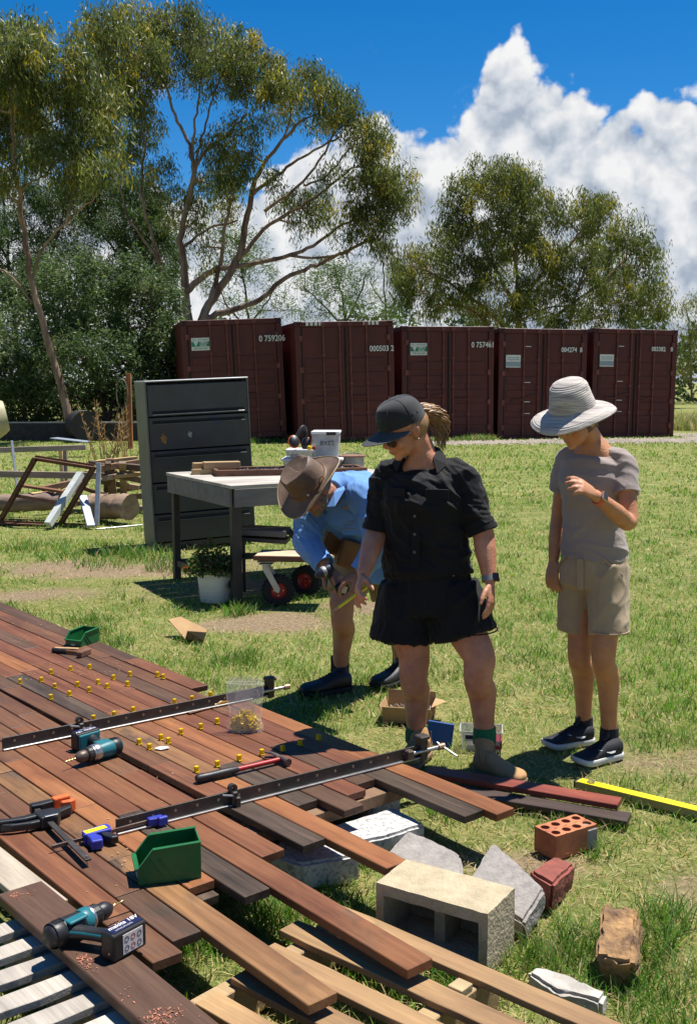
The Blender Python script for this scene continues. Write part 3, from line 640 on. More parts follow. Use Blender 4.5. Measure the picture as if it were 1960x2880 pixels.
make_tree('wattle_bush', 'big rounded dark green bush with small leaves beside the containers', (225, 985), 29.0,
    [([(240, 985), (230, 900), (180, 800), (120, 720)], 9, 3), ([(240, 985), (260, 890), (310, 790), (350, 710)], 9, 3), ([(235, 950), (170, 900), (80, 860)], 6, 3), ([(245, 950), (320, 900), (390, 860)], 6, 3)],
    [(60, 650, 70, 55), (150, 640, 75, 50), (255, 650, 70, 55), (330, 655, 60, 50), (372, 700, 50, 55), (20, 720, 80, 70), (120, 725, 90, 70), (215, 730, 80, 60), (310, 745, 85, 65), (385, 770, 40, 55), (60, 800, 90, 60), (170, 810, 90, 60), (275, 830, 80, 60), (360, 830, 60, 60), (250, 890, 70, 35), (330, 895, 70, 40), (10, 860, 60, 60), (-60, 760, 80, 130), (390, 860, 35, 60), (100, 880, 60, 40, .8), (300, 600, 40, 30, .7), (200, 600, 40, 30, .7)],
    4, BUSH, leaf=(0.13, 0.038), cover=4.2, hang=0.15, lm=LEAF, clump=0.26, bark=BARKD)
make_tree('casuarina_tree', 'dark fine-needled she-oak standing between the two tall gums', (300, 960), 41.0,
    [([(300, 960), (290, 700), (285, 560), (270, 420)], 9, 3), ([(290, 690), (320, 600), (325, 520), (350, 450)], 6, 2), ([(288, 600), (240, 540), (200, 480)], 5, 2), ([(290, 640), (230, 660), (190, 690)], 4, 2)],
    [(190, 440, 65, 50), (260, 430, 65, 50), (330, 450, 55, 50), (210, 520, 60, 55, .55), (290, 520, 60, 50, .75), (355, 520, 50, 60), (300, 590, 60, 50, .6), (380, 590, 40, 60), (200, 600, 60, 50, .5), (350, 640, 50, 40), (240, 670, 60, 40, .5)],
    5, FINE, leaf=(0.26, 0.030), cover=5.6, hang=0.5, lm=NEEDLE, bark=BARKD, clump=0.42)
make_tree('casuarina_tree', 'dark fine-needled she-oak behind the slender pale gum trunk', (60, 960), 39.0,
    [([(60, 960), (30, 700), (15, 520), (5, 400)], 9, 3), ([(40, 740), (110, 600), (140, 500), (150, 430)], 6, 2), ([(25, 600), (-20, 520), (-40, 460)], 5, 2), ([(60, 760), (150, 660), (200, 600)], 4, 2)],
    [(20, 450, 70, 50, .8), (110, 460, 60, 45, .8), (150, 530, 55, 50, .5), (60, 540, 70, 50, .6), (-20, 540, 60, 60), (30, 610, 70, 40, .7), (120, 600, 60, 40, .5), (-60, 640, 60, 60)],
    6, FINE, leaf=(0.26, 0.030), cover=5.6, hang=0.5, lm=NEEDLE, bark=BARKD, clump=0.42)
make_tree('wattle_tree', 'bright green feathery tree seen under the spreading gum limbs', (790, 880), 52.0,
    [([(790, 890), (785, 740), (775, 670), (760, 610)], 6, 2), ([(786, 730), (820, 660), (830, 620)], 4, 1.5), ([(785, 745), (730, 690), (690, 650)], 4, 1.5)],
    [(770, 610, 50, 32), (745, 650, 55, 35, .7), (815, 640, 45, 40, .8), (830, 690, 50, 35, .6), (700, 665, 45, 30, .5), (770, 700, 60, 30, .5), (690, 620, 40, 35, .4), (880, 720, 40, 22, .9), (720, 715, 50, 20, .5)],
    7, WATT, leaf=(0.22, 0.035), cover=1.9, hang=0.3, lm=NEEDLE, bark=BARKD, clump=0.42)
make_tree('wattle_tree', 'soft green tree behind the dark gum trunk', (570, 880), 50.0,
    [([(570, 890), (565, 740), (555, 650), (545, 580)], 6, 2), ([(566, 735), (610, 680), (630, 640)], 4, 1.5), ([(565, 745), (520, 700), (500, 660)], 4, 1.5)],
    [(545, 555, 45, 45), (575, 605, 50, 40, .9), (530, 620, 40, 40, .7), (620, 660, 45, 35, .5), (510, 690, 45, 30, .5), (580, 700, 60, 28, .5), (650, 705, 50, 25, .5), (500, 520, 35, 35, .8), (470, 640, 25, 50, .6)],
    8, WATT, leaf=(0.22, 0.035), cover=1.9, hang=0.3, lm=NEEDLE, bark=BARKD, clump=0.42)
make_tree('casuarina_tree', 'thin sparse dark she-oak between the two broad gums', (885, 880), 55.0,
    [([(885, 890), (880, 740), (872, 660), (868, 590)], 5, 1.5), ([(880, 720), (905, 660), (915, 620)], 3, 1.2), ([(878, 700), (845, 650), (838, 610)], 3, 1.2)],
    [(868, 590, 35, 35, .5), (850, 640, 35, 40, .5), (905, 640, 35, 40, .5), (875, 690, 45, 35, .6), (905, 700, 40, 30, .7)],
    9, FINE, leaf=(0.3, 0.016), cover=0.9, hang=0.5, lm=NEEDLE, bark=BARKD, clump=0.45)
make_tree('gum_tree', 'small far gum tree beyond the end of the container row', (1570, 900), 62.0,
    [([(1570, 905), (1565, 780), (1560, 720), (1550, 690)], 4, 1.5), ([(1565, 780), (1590, 720), (1600, 690)], 3, 1)],
    [(1560, 690, 25, 20, .8), (1585, 700, 30, 28), (1575, 750, 28, 28), (1540, 745, 14, 20, .6), (1600, 760, 40, 40), (1560, 800, 28, 30), (1545, 850, 22, 30)],
    10, GUM2, leaf=(0.22, 0.036), cover=1.6, clump=0.42)
make_tree('understorey_shrub', 'dark dense shrub filling the gap left of the pale gum trunk', (60, 985), 30.0,
    [([(60, 985), (50, 930), (30, 880)], 5, 2), ([(62, 985), (90, 930), (110, 880)], 5, 2)],
    [(-40, 880, 70, 50), (40, 900, 60, 45), (110, 900, 60, 45), (-20, 950, 80, 35), (60, 955, 70, 30), (140, 950, 50, 30), (90, 850, 50, 40)],
    21, FINE, leaf=(0.14, 0.034), cover=3.2, hang=0.2, bark=BARKD, clump=0.28)
make_tree('understorey_shrub', 'dark dense shrub behind the oil drum', (300, 985), 30.5,
    [([(300, 985), (290, 930), (270, 880)], 5, 2), ([(302, 985), (330, 930), (350, 880)], 5, 2)],
    [(200, 900, 60, 45), (270, 910, 60, 45), (340, 910, 60, 45), (395, 900, 45, 60), (210, 955, 70, 30), (290, 955, 70, 30), (370, 955, 60, 30), (420, 950, 30, 35)],
    22, FINE, leaf=(0.14, 0.034), cover=3.2, hang=0.2, bark=BARKD, clump=0.28)
# far wood: one mass of low foliage around the paddock
def far_wood():
    rng = np.random.default_rng(77); n = 42000
    a = rng.uniform(-1.2, 1.2, n); r = 75 + rng.random(n) * 14
    h = 5.0 + 2.2 * np.sin(a * 23) + 1.6 * np.sin(a * 51 + 1) + 1.2 * np.sin(a * 117 + 2)
    z = np.abs(h) * rng.random(n) ** 0.8; x = np.sin(a) * r; y = np.cos(a) * r
    p = np.stack([x, y, z + 0.1], 1); d = rng.normal(0, 1, (n, 3)); d /= np.linalg.norm(d, axis=1)[:, None]; s = np.cross(d, rng.normal(0, 1, (n, 3))); s /= np.linalg.norm(s, axis=1)[:, None]
    V = np.stack([p, p + d * .3 + s * .13, p + d * .6, p + d * .3 - s * .13], 1).reshape(-1, 3); F = (np.arange(n) * 4)[:, None] + np.arange(4)[None, :]
    c = np.array((0.05, 0.075, 0.025)) * (0.6 + 0.8 * rng.random((n, 1)))
    o = link('far_wood', np_mesh('far_wood', V, F, ('tint', np.repeat(c, 4, 0))), NEEDLE); o['kind'] = 'stuff'
    tag(o, 'low distant woodland along the edge of the paddock', 'woodland')
far_wood()
# ================================================================ the timber deck and what it lies on
DA = R(-50.4); DV = Vector((math.cos(DA), math.sin(DA), 0)); DN = Vector((-math.sin(DA), math.cos(DA), 0))
DTOP = 0.175; PT = 0.028
def DK(s, t, z=DTOP): return DV * s + DN * t + Vector((0, 0, z))
rr = random.Random(21)
TONES = {'o': (0.205, 0.080, 0.032, 0.36), 'r': (0.140, 0.052, 0.027, 0.42), 'b': (0.118, 0.053, 0.028, 0.48), 'd': (0.080, 0.042, 0.026, 0.60), 'g': (0.066, 0.044, 0.032, 0.80), 'y': (0.190, 0.096, 0.042, 0.62), 'm': (0.160, 0.063, 0.029, 0.42)}
def tone(o, k, j=0.10):
    c = TONES[k] if isinstance(k, str) else k
    f = 1 + rr.uniform(-j, j); o.color = (c[0] * f, c[1] * f, c[2] * f, c[3] if len(c) > 3 else 0.2)
    return o
def plank_mesh(l, w, h, bow=0.0):
    m = MB(); n = max(2, int(l / 0.35)); rs = []
    for i in range(n + 1):
        x = -l / 2 + l * i / n; dy = bow * math.sin(math.pi * i / n)
        rs.append([(x, -w / 2 + dy, -h / 2), (x, w / 2 + dy, -h / 2), (x, w / 2 + dy, h / 2), (x, -w / 2 + dy, h / 2)])
    m.rings(rs); return m
deck = thing('timber_deck', 'half-built deck of reddish brown hardwood planks with uneven ends', 'deck', DK(-4.6, 2.0, 0), DA)
def plank(s0, s1, ta, tb, k, z=DTOP, parent=deck, h=PT, name='plank', tilt=0.0, roll=0.0, bow=0.0):
    """ta/tb: (lower, upper) edge offsets at the two ends"""
    ca, cb = (ta[0] + ta[1]) / 2, (tb[0] + tb[1]) / 2; w = (ta[1] - ta[0] + tb[1] - tb[0]) / 2
    a, b = Vector((s0 + 4.6, ca - 2.0)), Vector((s1 + 4.6, cb - 2.0)); d = b - a
    o = plank_mesh(d.length, w, h, bow).obj(name, WOOD, parent, bevel=0.0022)
    o.location = ((a.x + b.x) / 2, (a.y + b.y) / 2, z - h / 2); o.rotation_euler = (roll, tilt, math.atan2(d.y, d.x))
    return tone(o, k)
def row(i, segs):
    """upper group rows 0..7 fan slightly, lower group rows 8..14 are parallel"""
    def edges(s):
        if i < 8:
            f = lambda q: (2.783 - 0.0045 * (s + 6.5)) * (1 - q) + (1.957 + 0.0175 * (s + 5.2)) * q
            return f((i + 1) / 8) + 0.0028, f(i / 8) - 0.0028
        lo = 1.945 - 0.0955 * (i - 7) + 0.006; return lo, lo + 0.0895
    for s0, s1, k in segs:
        g = 0.0022
        plank(s0 + g, s1 - g, edges(s0), edges(s1), k, z=DTOP + rr.uniform(-0.0015, 0.0015), roll=rr.gauss(0, 0.006))
row(0, [(-7.9, -6.15, 'd'), (-6.15, -5.12, 'd'), (-5.12, -4.43, 'r'), (-4.27, -3.05, 'o'), (-3.05, -2.43, 'o')])
row(1, [(-7.9, -6.6, 'm'), (-6.6, -5.25, 'b'), (-5.25, -4.0, 'b'), (-4.0, -3.15, 'r'), (-3.15, -2.49, 'g')])
row(2, [(-7.9, -5.55, 'r'), (-5.55, -4.3, 'd'), (-4.3, -3.5, 'r'), (-3.5, -2.95, 'd')])
row(3, [(-7.9, -5.7, 'd'), (-5.7, -4.6, 'r'), (-4.6, -3.42, 'r'), (-3.42, -2.89, 'r')])
row(4, [(-7.9, -5.35, 'r'), (-5.35, -4.25, 'm'), (-4.25, -3.4, 'o'), (-3.4, -2.79, 'd')])
row(5, [(-7.9, -5.25, 'o'), (-5.25, -4.35, 'r'), (-4.35, -3.45, 'm'), (-3.45, -2.93, 'g')])
row(6, [(-7.9, -5.2, 'm'), (-5.2, -4.2, 'g'), (-4.2, -3.35, 'y'), (-3.35, -2.36, 'o')])
row(7, [(-7.9, -5.0, 'd'), (-5.0, -4.12, 'b'), (-4.12, -3.62, 'b'), (-3.62, -3.2, 'r'), (-3.2, -2.65, 'g')])
row(8, [(-7.9, -4.55, 'b'), (-4.55, -3.6, 'b'), (-3.6, -2.668, 'm')])
row(9, [(-7.9, -4.4, 'b'), (-4.4, -3.3, 'm'), (-3.3, -1.893, 'm')])
row(10, [(-7.9, -4.2, 'b'), (-4.2, -3.25, 'm'), (-3.25, -2.48, 'g')])
row(11, [(-7.9, -4.0, 'b'), (-4.0, -3.4, 'o'), (-3.4, -2.63, 'o')])
row(12, [(-7.9, -3.9, 'y'), (-3.9, -2.95, 'y'), (-2.95, -1.93, 'y')])
row(13, [(-7.9, -3.7, 'b'), (-3.7, -2.72, 'b'), (-2.72, -2.398, 'd')])
row(14, [(-7.9, -3.45, 'b'), (-3.45, -2.62, 'm'), (-2.62, -2.336, 'b')])
# short pale end showing beside the green bin
plank(-2.80, -2.60, (1.570, 1.654), (1.570, 1.654), 'y', z=DTOP - 0.032)
# bearers under the deck
for s in (-7.2, -5.9, -4.6, -3.35, -2.92):
    o = MB().box((0, 0, 0), (0.07, 1.55 if s > -3.0 else 1.50, 0.045)).obj('bearer', WOODPALE, deck, bevel=0.002)
    o.location = (s + 4.6, (0.03 if s < -3.0 else 0.14), DTOP - PT - 0.0265 + (0.0 if s > -3 else 0)); o.color = (0.20, 0.12, 0.07, 0.5)
    if s > -3.0: o.scale = (1, 0.80, 1)

# ---------------------------------------------------------------- weathered grey pallets
def grey_pallet(label, s0, s1, t0, t1, ztop, nslat, seed, jag=0.0):
    r = random.Random(seed)
    p = thing('pallet', label, 'pallet', DK((s0 + s1) / 2, (t0 + t1) / 2, 0), DA, group='weathered grey pallets')
    W = t1 - t0; Ls = s1 - s0; pit = Ls / nslat
    for i in range(nslat):
        m = MB(); n = 10; w = pit * 0.58 * r.uniform(0.92, 1.06); rs = []
        for j in range(n + 1):
            y = -W / 2 + W * j / n; a = r.uniform(-1, 1) * 0.0035; b = r.uniform(-1, 1) * 0.0035
            rs.append([(-w / 2 + a, y, -0.011), (-w / 2 + a, y, 0.011), (w / 2 + b, y, 0.011), (w / 2 + b, y, -0.011)])
        m.rings(rs); o = m.obj('slat', WOODPALE, p, bevel=0.0015)
        o.location = (-Ls / 2 + pit * (i + 0.5), r.uniform(-.006, .006), ztop - 0.011); f = r.uniform(0.85, 1.1); o.color = (0.38 * f, 0.34 * f, 0.29 * f, 0.15)
    for y in (-W / 2 + 0.05, 0, W / 2 - 0.05):
        o = MB().box((0, 0, 0), (Ls, 0.075, ztop - 0.024)).obj('bearer', WOODPALE, p, bevel=0.003); o.location = (0, y, (ztop - 0.024) / 2); o.color = (0.30, 0.26, 0.22, 0.3)
    return p
grey_pallet('bleached grey pallet under the near corner of the deck, beneath the loose board', -2.86, -1.80, 0.30, 1.185, 0.146, 9, 4)
grey_pallet('bleached pallet showing through the gap between deck planks', -4.25, -3.02, 1.62, 2.28, 0.118, 10, 6)
pk = tone(plank_mesh(1.3, 0.105, 0.022).obj('grey_plank', WOODPALE, None, bevel=0.002), (0.32, 0.27, 0.21, 0.1)); pk.location = DK(-3.45, 1.205, 0.160); pk.rotation_euler = (0, 0, DA + 0.02)
tag(pk, 'pale weathered plank butting the end of the loose brown board', 'plank')
pk = tone(plank_mesh(1.55, 0.134, 0.030).obj('hardwood_board', WOOD, None, bevel=0.003), (0.085, 0.045, 0.029, 0.5)); pk.location = DK(-2.145, 1.186, 0.1775); pk.rotation_euler = (0, 0, DA + 0.012)
tag(pk, 'wide loose brown board with a drill lying on it', 'board')

# ---------------------------------------------------------------- pale timber pallet at the near end
pp = thing('pallet', 'new pale pine pallet with narrow slats under the overhanging planks', 'pallet', DK(-1.75, 1.75, 0), DA + R(9.0))
r6 = random.Random(8)
for i, (tc_, x0, x1) in enumerate([(0.225, -0.66, 0.85), (0.073, -0.60, 0.85), (-0.056, -0.56, 0.85), (-0.188, -0.52, 0.85), (-0.325, -0.50, 0.85), (-0.46, -0.45, 0.85)]):
    m = MB(); n = 14; w = 0.074 * r6.uniform(0.94, 1.06); rs = []
    for j in range(n + 1):
        x = x0 + (x1 - x0) * j / n; a, b = r6.uniform(-1, 1) * 0.003, r6.uniform(-1, 1) * 0.003
        rs.append([(x, -w / 2 + a, -0.010), (x, w / 2 + b, -0.010), (x, w / 2 + b, 0.010), (x, -w / 2 + a, 0.010)])
    o = m.rings(rs).obj('slat', WOODPALE, pp, bevel=0.0015); o.location = (0, tc_, 0.112); f = r6.uniform(0.9, 1.12); o.color = (0.28 * f, 0.17 * f, 0.082 * f, 0.35 if i else 0.45)
for x in (-0.52, -0.06, 0.42, 0.80):
    o = MB().box((0, 0, 0), (0.055, 0.80, 0.10)).obj('bearer', WOODPALE, pp, bevel=0.003); o.location = (x, -0.11, 0.0505); o.color = (0.36, 0.25, 0.13, 0.1)
    o = MB().box((0, 0, 0), (0.045, 0.05, 0.02)).obj('cleat', WOODPALE, pp, bevel=0.002); o.location = (x + 0.002, 0.145, 0.1105); o.color = (0.45, 0.34, 0.18, 0.05)

# ---------------------------------------------------------------- blocks, bricks, stones
GRANITE = pmat('speckled granite', (0.50, 0.485, 0.46), (0.22, 0.215, 0.21), rough=0.75, scale=70, bump=0.2, contrast=(0.36, 0.52))
CONC = pmat('grey concrete', (0.33, 0.30, 0.27), (0.21, 0.19, 0.175), rough=0.9, scale=30, bump=0.5, bscale=90)
SANDC = pmat('sandy concrete', (0.46, 0.38, 0.25), (0.33, 0.27, 0.175), rough=0.95, scale=24, bump=0.6, bscale=110)
BRICKR = pmat('red brick', (0.27, 0.075, 0.05), (0.15, 0.045, 0.035), rough=0.9, scale=18, bump=0.5, bscale=60)
BRICKO = pmat('orange brick', (0.52, 0.19, 0.085), (0.30, 0.10, 0.05), rough=0.9, scale=18, bump=0.4, bscale=70)
SANDST = pmat('golden sandstone', (0.46, 0.27, 0.115), (0.13, 0.075, 0.045), rough=0.95, scale=14, bump=0.9, bscale=45)
WROCK = pmat('white rock', (0.46, 0.435, 0.39), (0.30, 0.275, 0.24), rough=0.9, scale=16, bump=0.5, bscale=50)
def rough_solid(poly, h, seed, amp=0.006, sub=3, z0=0.0, top=None):
    """a stone: polygon prism, subdivided and chipped"""
    bm = bmesh.new(); vs = [bm.verts.new((x, y, z0)) for x, y in poly]; f = bm.faces.new(vs)
    if f.normal.z < 0: f.normal_flip()
    bm.normal_update()
    q = bmesh.ops.extrude_face_region(bm, geom=[f]); up = [v for v in q['geom'] if isinstance(v, bmesh.types.BMVert)]
    for i, v in enumerate(up): v.co.z = z0 + (h if top is None else top[min(i, len(top) - 1)])
    bmesh.ops.recalc_face_normals(bm, faces=bm.faces[:])
    ed = [e for e in bm.edges]; bmesh.ops.bevel(bm, geom=ed, offset=min(0.010, h * 0.18), segments=2, affect='EDGES', clamp_overlap=True)
    bmesh.ops.triangulate(bm, faces=bm.faces[:])
    for k in range(sub): 
        le = [e for e in bm.edges if e.calc_length() > 0.022]
        if le: bmesh.ops.subdivide_edges(bm, edges=le, cuts=1); bmesh.ops.triangulate(bm, faces=bm.faces[:])
    for v in bm.verts:
        n = mnoise.noise_vector(v.co * 22 + Vector((seed * 7.1, 0, 0))) + 0.6 * mnoise.noise_vector(v.co * 60 + Vector((0, seed, 0)))
        v.co += n * amp
    me = bpy.data.meshes.new('stone'); bm.to_mesh(me); bm.free()
    me.polygons.foreach_set('use_smooth', [True] * len(me.polygons)); me.set_sharp_from_angle(angle=R(58))
    return me
def stone(name, label, cat, poly, h, mat, seed, rot=None, z=0.0, **k):
    cx_ = sum(q[0] for q in poly) / len(poly); cy_ = sum(q[1] for q in poly) / len(poly)
    o = link(name, rough_solid([(x - cx_, y - cy_) for x, y in poly], h, seed, **k), mat); o.location = (cx_, cy_, z - 0.004)
    if rot: o.rotation_euler = rot
    return tag(o, label, cat)
stone('granite_block', 'long speckled granite block lying flat under the plank ends', 'stone block', [(0.167, 3.858), (0.275, 3.705), (0.129, 3.596), (-0.03, 3.52), (-0.14, 3.63)], 0.092, GRANITE, 1, amp=0.002)
stone('granite_block', 'speckled granite block under the dark middle planks', 'stone block', [(-0.02, 3.50), (0.04, 3.44), (-0.154, 3.365), (-0.30, 3.47), (-0.20, 3.58)], 0.098, GRANITE, 2, amp=0.002)
stone('granite_block', 'upright dark granite block in the shade below the deck edge', 'stone block', [(0.03, 3.96), (0.155, 4.02), (0.20, 3.94), (0.08, 3.87)], 0.142, GRANITE, 3, amp=0.002)
stone('concrete_slab', 'broken grey concrete slab leaning behind the hollow block', 'concrete piece', [(0.134, 3.47), (0.21, 3.60), (0.30, 3.52), (0.375, 3.43), (0.37, 3.27), (0.24, 3.34)], 0.085, CONC, 4, rot=(R(8), R(-4), 0), z=0.02, amp=0.004)
stone('concrete_slab', 'broken concrete slab tilted on edge between hollow block and red brick', 'concrete piece', [(0.375, 3.24), (0.49, 3.43), (0.555, 3.30), (0.61, 3.17), (0.52, 3.04)], 0.075, CONC, 5, rot=(R(14), R(-9), 0), z=0.045, amp=0.004)
stone('brick', 'solid dark red brick beside the tilted concrete slab', 'brick', [(0.565, 3.285), (0.665, 3.435), (0.735, 3.385), (0.625, 3.20)], 0.095, BRICKR, 6, rot=(R(-3), R(6), 0), z=0.006, amp=0.004)
stone('sandstone_block', 'rough golden sandstone block tilted up out of the grass', 'stone block', [(-0.055, -0.11), (0.065, -0.115), (0.06, 0.11), (-0.06, 0.10)], 0.125, SANDST, 7, amp=0.013)
o = bpy.data.objects[[k for k in bpy.data.objects.keys() if k.startswith('sandstone')][0]]; o.scale = (0.86, 0.86, 0.86); o.location = (0.775, 2.90, 0.03); o.rotation_euler = (R(24), R(-7), R(-22))
stone('white_rock', 'flat chalky white rock beside the pale pallet', 'rock', [(0.486, 2.785), (0.518, 2.826), (0.60, 2.78), (0.685, 2.70), (0.66, 2.645), (0.55, 2.70)], 0.055, WROCK, 8, amp=0.006)
def perforated_brick():
    t = thing('brick', 'orange extruded brick with round holes in its top', 'brick', (0.772, 3.692, 0), R(33))
    L_, W_, H_ = 0.20, 0.108, 0.088
    # top sheet with real holes: grid of cells, each a square with a circular hole, joined to a well
    m = MB(); w = MB(); nx_, ny_ = 4, 2; cx0, cy0 = -L_ / 2, -W_ / 2; cw, ch = L_ / nx_, W_ / ny_; ns = 16; rad = 0.0165
    for i in range(nx_):
        for j in range(ny_):
            cx_, cy_ = cx0 + cw * (i + .5), cy0 + ch * (j + .5); outer = []; inner = []
            for k in range(ns):
                a = 2 * math.pi * k / ns; c, s = math.cos(a), math.sin(a); q = 1 / max(abs(c) / (cw / 2), abs(s) / (ch / 2))
                outer.append((cx_ + c * q, cy_ + s * q, H_)); inner.append((cx_ + c * rad, cy_ + s * rad, H_))
            low = [(x, y, 0.01) for x, y, z in inner]
            m.add(outer + inner + low, [(k, (k + 1) % ns, ns + (k + 1) % ns, ns + k) for k in range(ns)] + [(ns + k, ns + (k + 1) % ns, 2 * ns + (k + 1) % ns, 2 * ns + k) for k in range(ns)] + [tuple(2 * ns + k for k in range(ns))])
    x, y = L_ / 2, W_ / 2
    m.add([(-x, -y, 0), (x, -y, 0), (x, y, 0), (-x, y, 0), (-x, -y, H_), (x, -y, H_), (x, y, H_), (-x, y, H_)], [(0, 1, 5, 4), (1, 2, 6, 5), (2, 3, 7, 6), (3, 0, 4, 7), (3, 2, 1, 0)])
    m.obj('brick_body', BRICKO, t)
    MB().box((0.075, -0.030, 0.040), (0.052, 0.055, 0.078)).obj('mortar_lump', CONC, t, bevel=0.006)
perforated_brick()
def hollow_block():
    t = thing('concrete_block', 'sandy hollow concrete block with two open cores facing the deck', 'concrete block', (0.282, 3.018, 0.0), R(-32.3), rot=(0, 0, R(-32.3)))
    L_, W_, H_, wl = 0.36, 0.185, 0.19, 0.027     # cores run along local y
    m = MB()
    def wall(x0, x1, z0, z1): m.box(((x0 + x1) / 2, 0, (z0 + z1) / 2), (x1 - x0, W_, z1 - z0))
    o = []
    wall(-L_ / 2, L_ / 2, H_ - 0.034, H_); wall(-L_ / 2, L_ / 2, 0, 0.030)
    wall(-L_ / 2, -L_ / 2 + wl, 0.030, H_ - 0.034); wall(L_ / 2 - wl, L_ / 2, 0.030, H_ - 0.034); m.box((0, 0.03, H_ / 2 - 0.002), (0.034, W_ - 0.06, H_ - 0.064))
    bm = bmesh.new(); me = m.mesh('block'); bm.from_mesh(me); bmesh.ops.remove_doubles(bm, verts=bm.verts, dist=0.0005)
    bmesh.ops.triangulate(bm, faces=bm.faces[:])
    for k in range(4):
        le = [e for e in bm.edges if e.calc_length() > 0.020]
        if le: bmesh.ops.subdivide_edges(bm, edges=le, cuts=1); bmesh.ops.triangulate(bm, faces=bm.faces[:])
    for v in bm.verts: v.co += (mnoise.noise_vector(v.co * 25) + 0.7 * mnoise.noise_vector(v.co * 80)) * 0.0016
    bm.to_mesh(me); bm.free(); link('block_body', me, SANDC, t)
    for x in (-0.092, 0.092):                       # broken rear webs closing most of each core
        q = MB().prism([(-0.076, 0.03), (0.076, 0.03), (0.076, 0.088), (0.040, 0.092), (0.026, 0.104), (0.018, 0.128), (0.020, 0.156), (-0.076, 0.156)], 0.018, Matrix.Translation((x, 0.086, 0)) @ Matrix.Rotation(R(90), 4, 'X'))
        q.obj('core_web', SANDC, t, bevel=0.002)
hollow_block()
# ---------------------------------------------------------------- loose boards and the level on the grass
def loose(name, label, cat, a, b, w, h, mat, colr, z=0.0, roll=0.0):
    a, b = Vector(a), Vector(b); d = b - a
    o = plank_mesh(d.length, w, h, 0.004).obj(name, mat, None, bevel=0.002); o.location = ((a.x + b.x) / 2, (a.y + b.y) / 2, z + h / 2); o.rotation_euler = (roll, 0, math.atan2(d.y, d.x)); o.color = colr
    return tag(o, label, cat)
loose('timber_board', 'dark grey board on the grass with a crack at its end', 'board', (0.30, 4.24), (1.05, 3.895), 0.088, 0.022, WOOD, (0.06, 0.04, 0.033, 0.6), z=0.012)
loose('timber_board', 'red stained board lying on top of the dark grey one', 'board', (0.33, 4.335), (1.037, 3.99), 0.085, 0.022, WOOD, (0.22, 0.055, 0.032, 0.05), z=0.036)
def spirit_level():
    a, b = Vector((0.936, 4.275)), Vector((1.62, 3.745)); d = b - a; l = d.length
    t = thing('spirit_level', 'long yellow spirit level lying in the grass', 'spirit level', ((a.x + b.x) / 2, (a.y + b.y) / 2, 0.004), math.atan2(d.y, d.x))
    MB().box((0, 0, 0.016), (l, 0.046, 0.030)).obj('level_body', pmat('level side grey', (0.30, 0.26, 0.10), None, rough=0.5), t, bevel=0.002)
    for y in (-0.016, 0.0, 0.016): MB().box((0.004, y, 0.0315), (l - 0.01, 0.0135, 0.004)).obj('rib', YELLOW, t, bevel=0.001)
    MB().lathe([(0.016, 0), (0.016, 0.003), (0.010, 0.003), (0.010, 0)], 18, Matrix.Translation((-l / 2 + 0.06, 0, 0.035))).obj('hang_hole', STEEL, t)
    MB().box((-l / 2 - 0.003, 0, 0.017), (0.006, 0.048, 0.034)).obj('end_cap', BLACKPL, t, bevel=0.002)
spirit_level()
# ================================================================ tools and small things on the deck
TEAL = pmat('teal plastic', (0.012, 0.135, 0.165), (0.010, 0.11, 0.135), rough=0.42, scale=20, bump=0.03)
NAVY = pmat('navy label', (0.012, 0.016, 0.060), None, rough=0.35)
GREENB = pmat('green plastic', (0.010, 0.130, 0.035), (0.008, 0.095, 0.026), rough=0.45, scale=12, bump=0.04)
REDP = pmat('red paint', (0.38, 0.018, 0.02), (0.25, 0.014, 0.015), rough=0.4, scale=30)
ORANGE = pmat('orange rubber', (0.80, 0.13, 0.025), (0.66, 0.10, 0.02), rough=0.6, scale=60, bump=0.3, bscale=250)
BLUEP = pmat('blue plastic', (0.035, 0.05, 0.36), (0.028, 0.04, 0.28), rough=0.4, scale=20)
GUNMET = pmat('worn steel', (0.17, 0.13, 0.11), (0.075, 0.055, 0.048), rough=0.5, metal=0.6, scale=22, bump=0.15)
LABELW = pmat('white label', (0.62, 0.60, 0.58), (0.5, 0.48, 0.47), rough=0.5)
BRASS = pmat('gold drill bit', (0.62, 0.44, 0.17), None, rough=0.3, metal=0.9)
def on_deck(u, v, z=DTOP): return G(u, v, z)
def heading(a, b): return math.atan2(b.y - a.y, b.x - a.x)
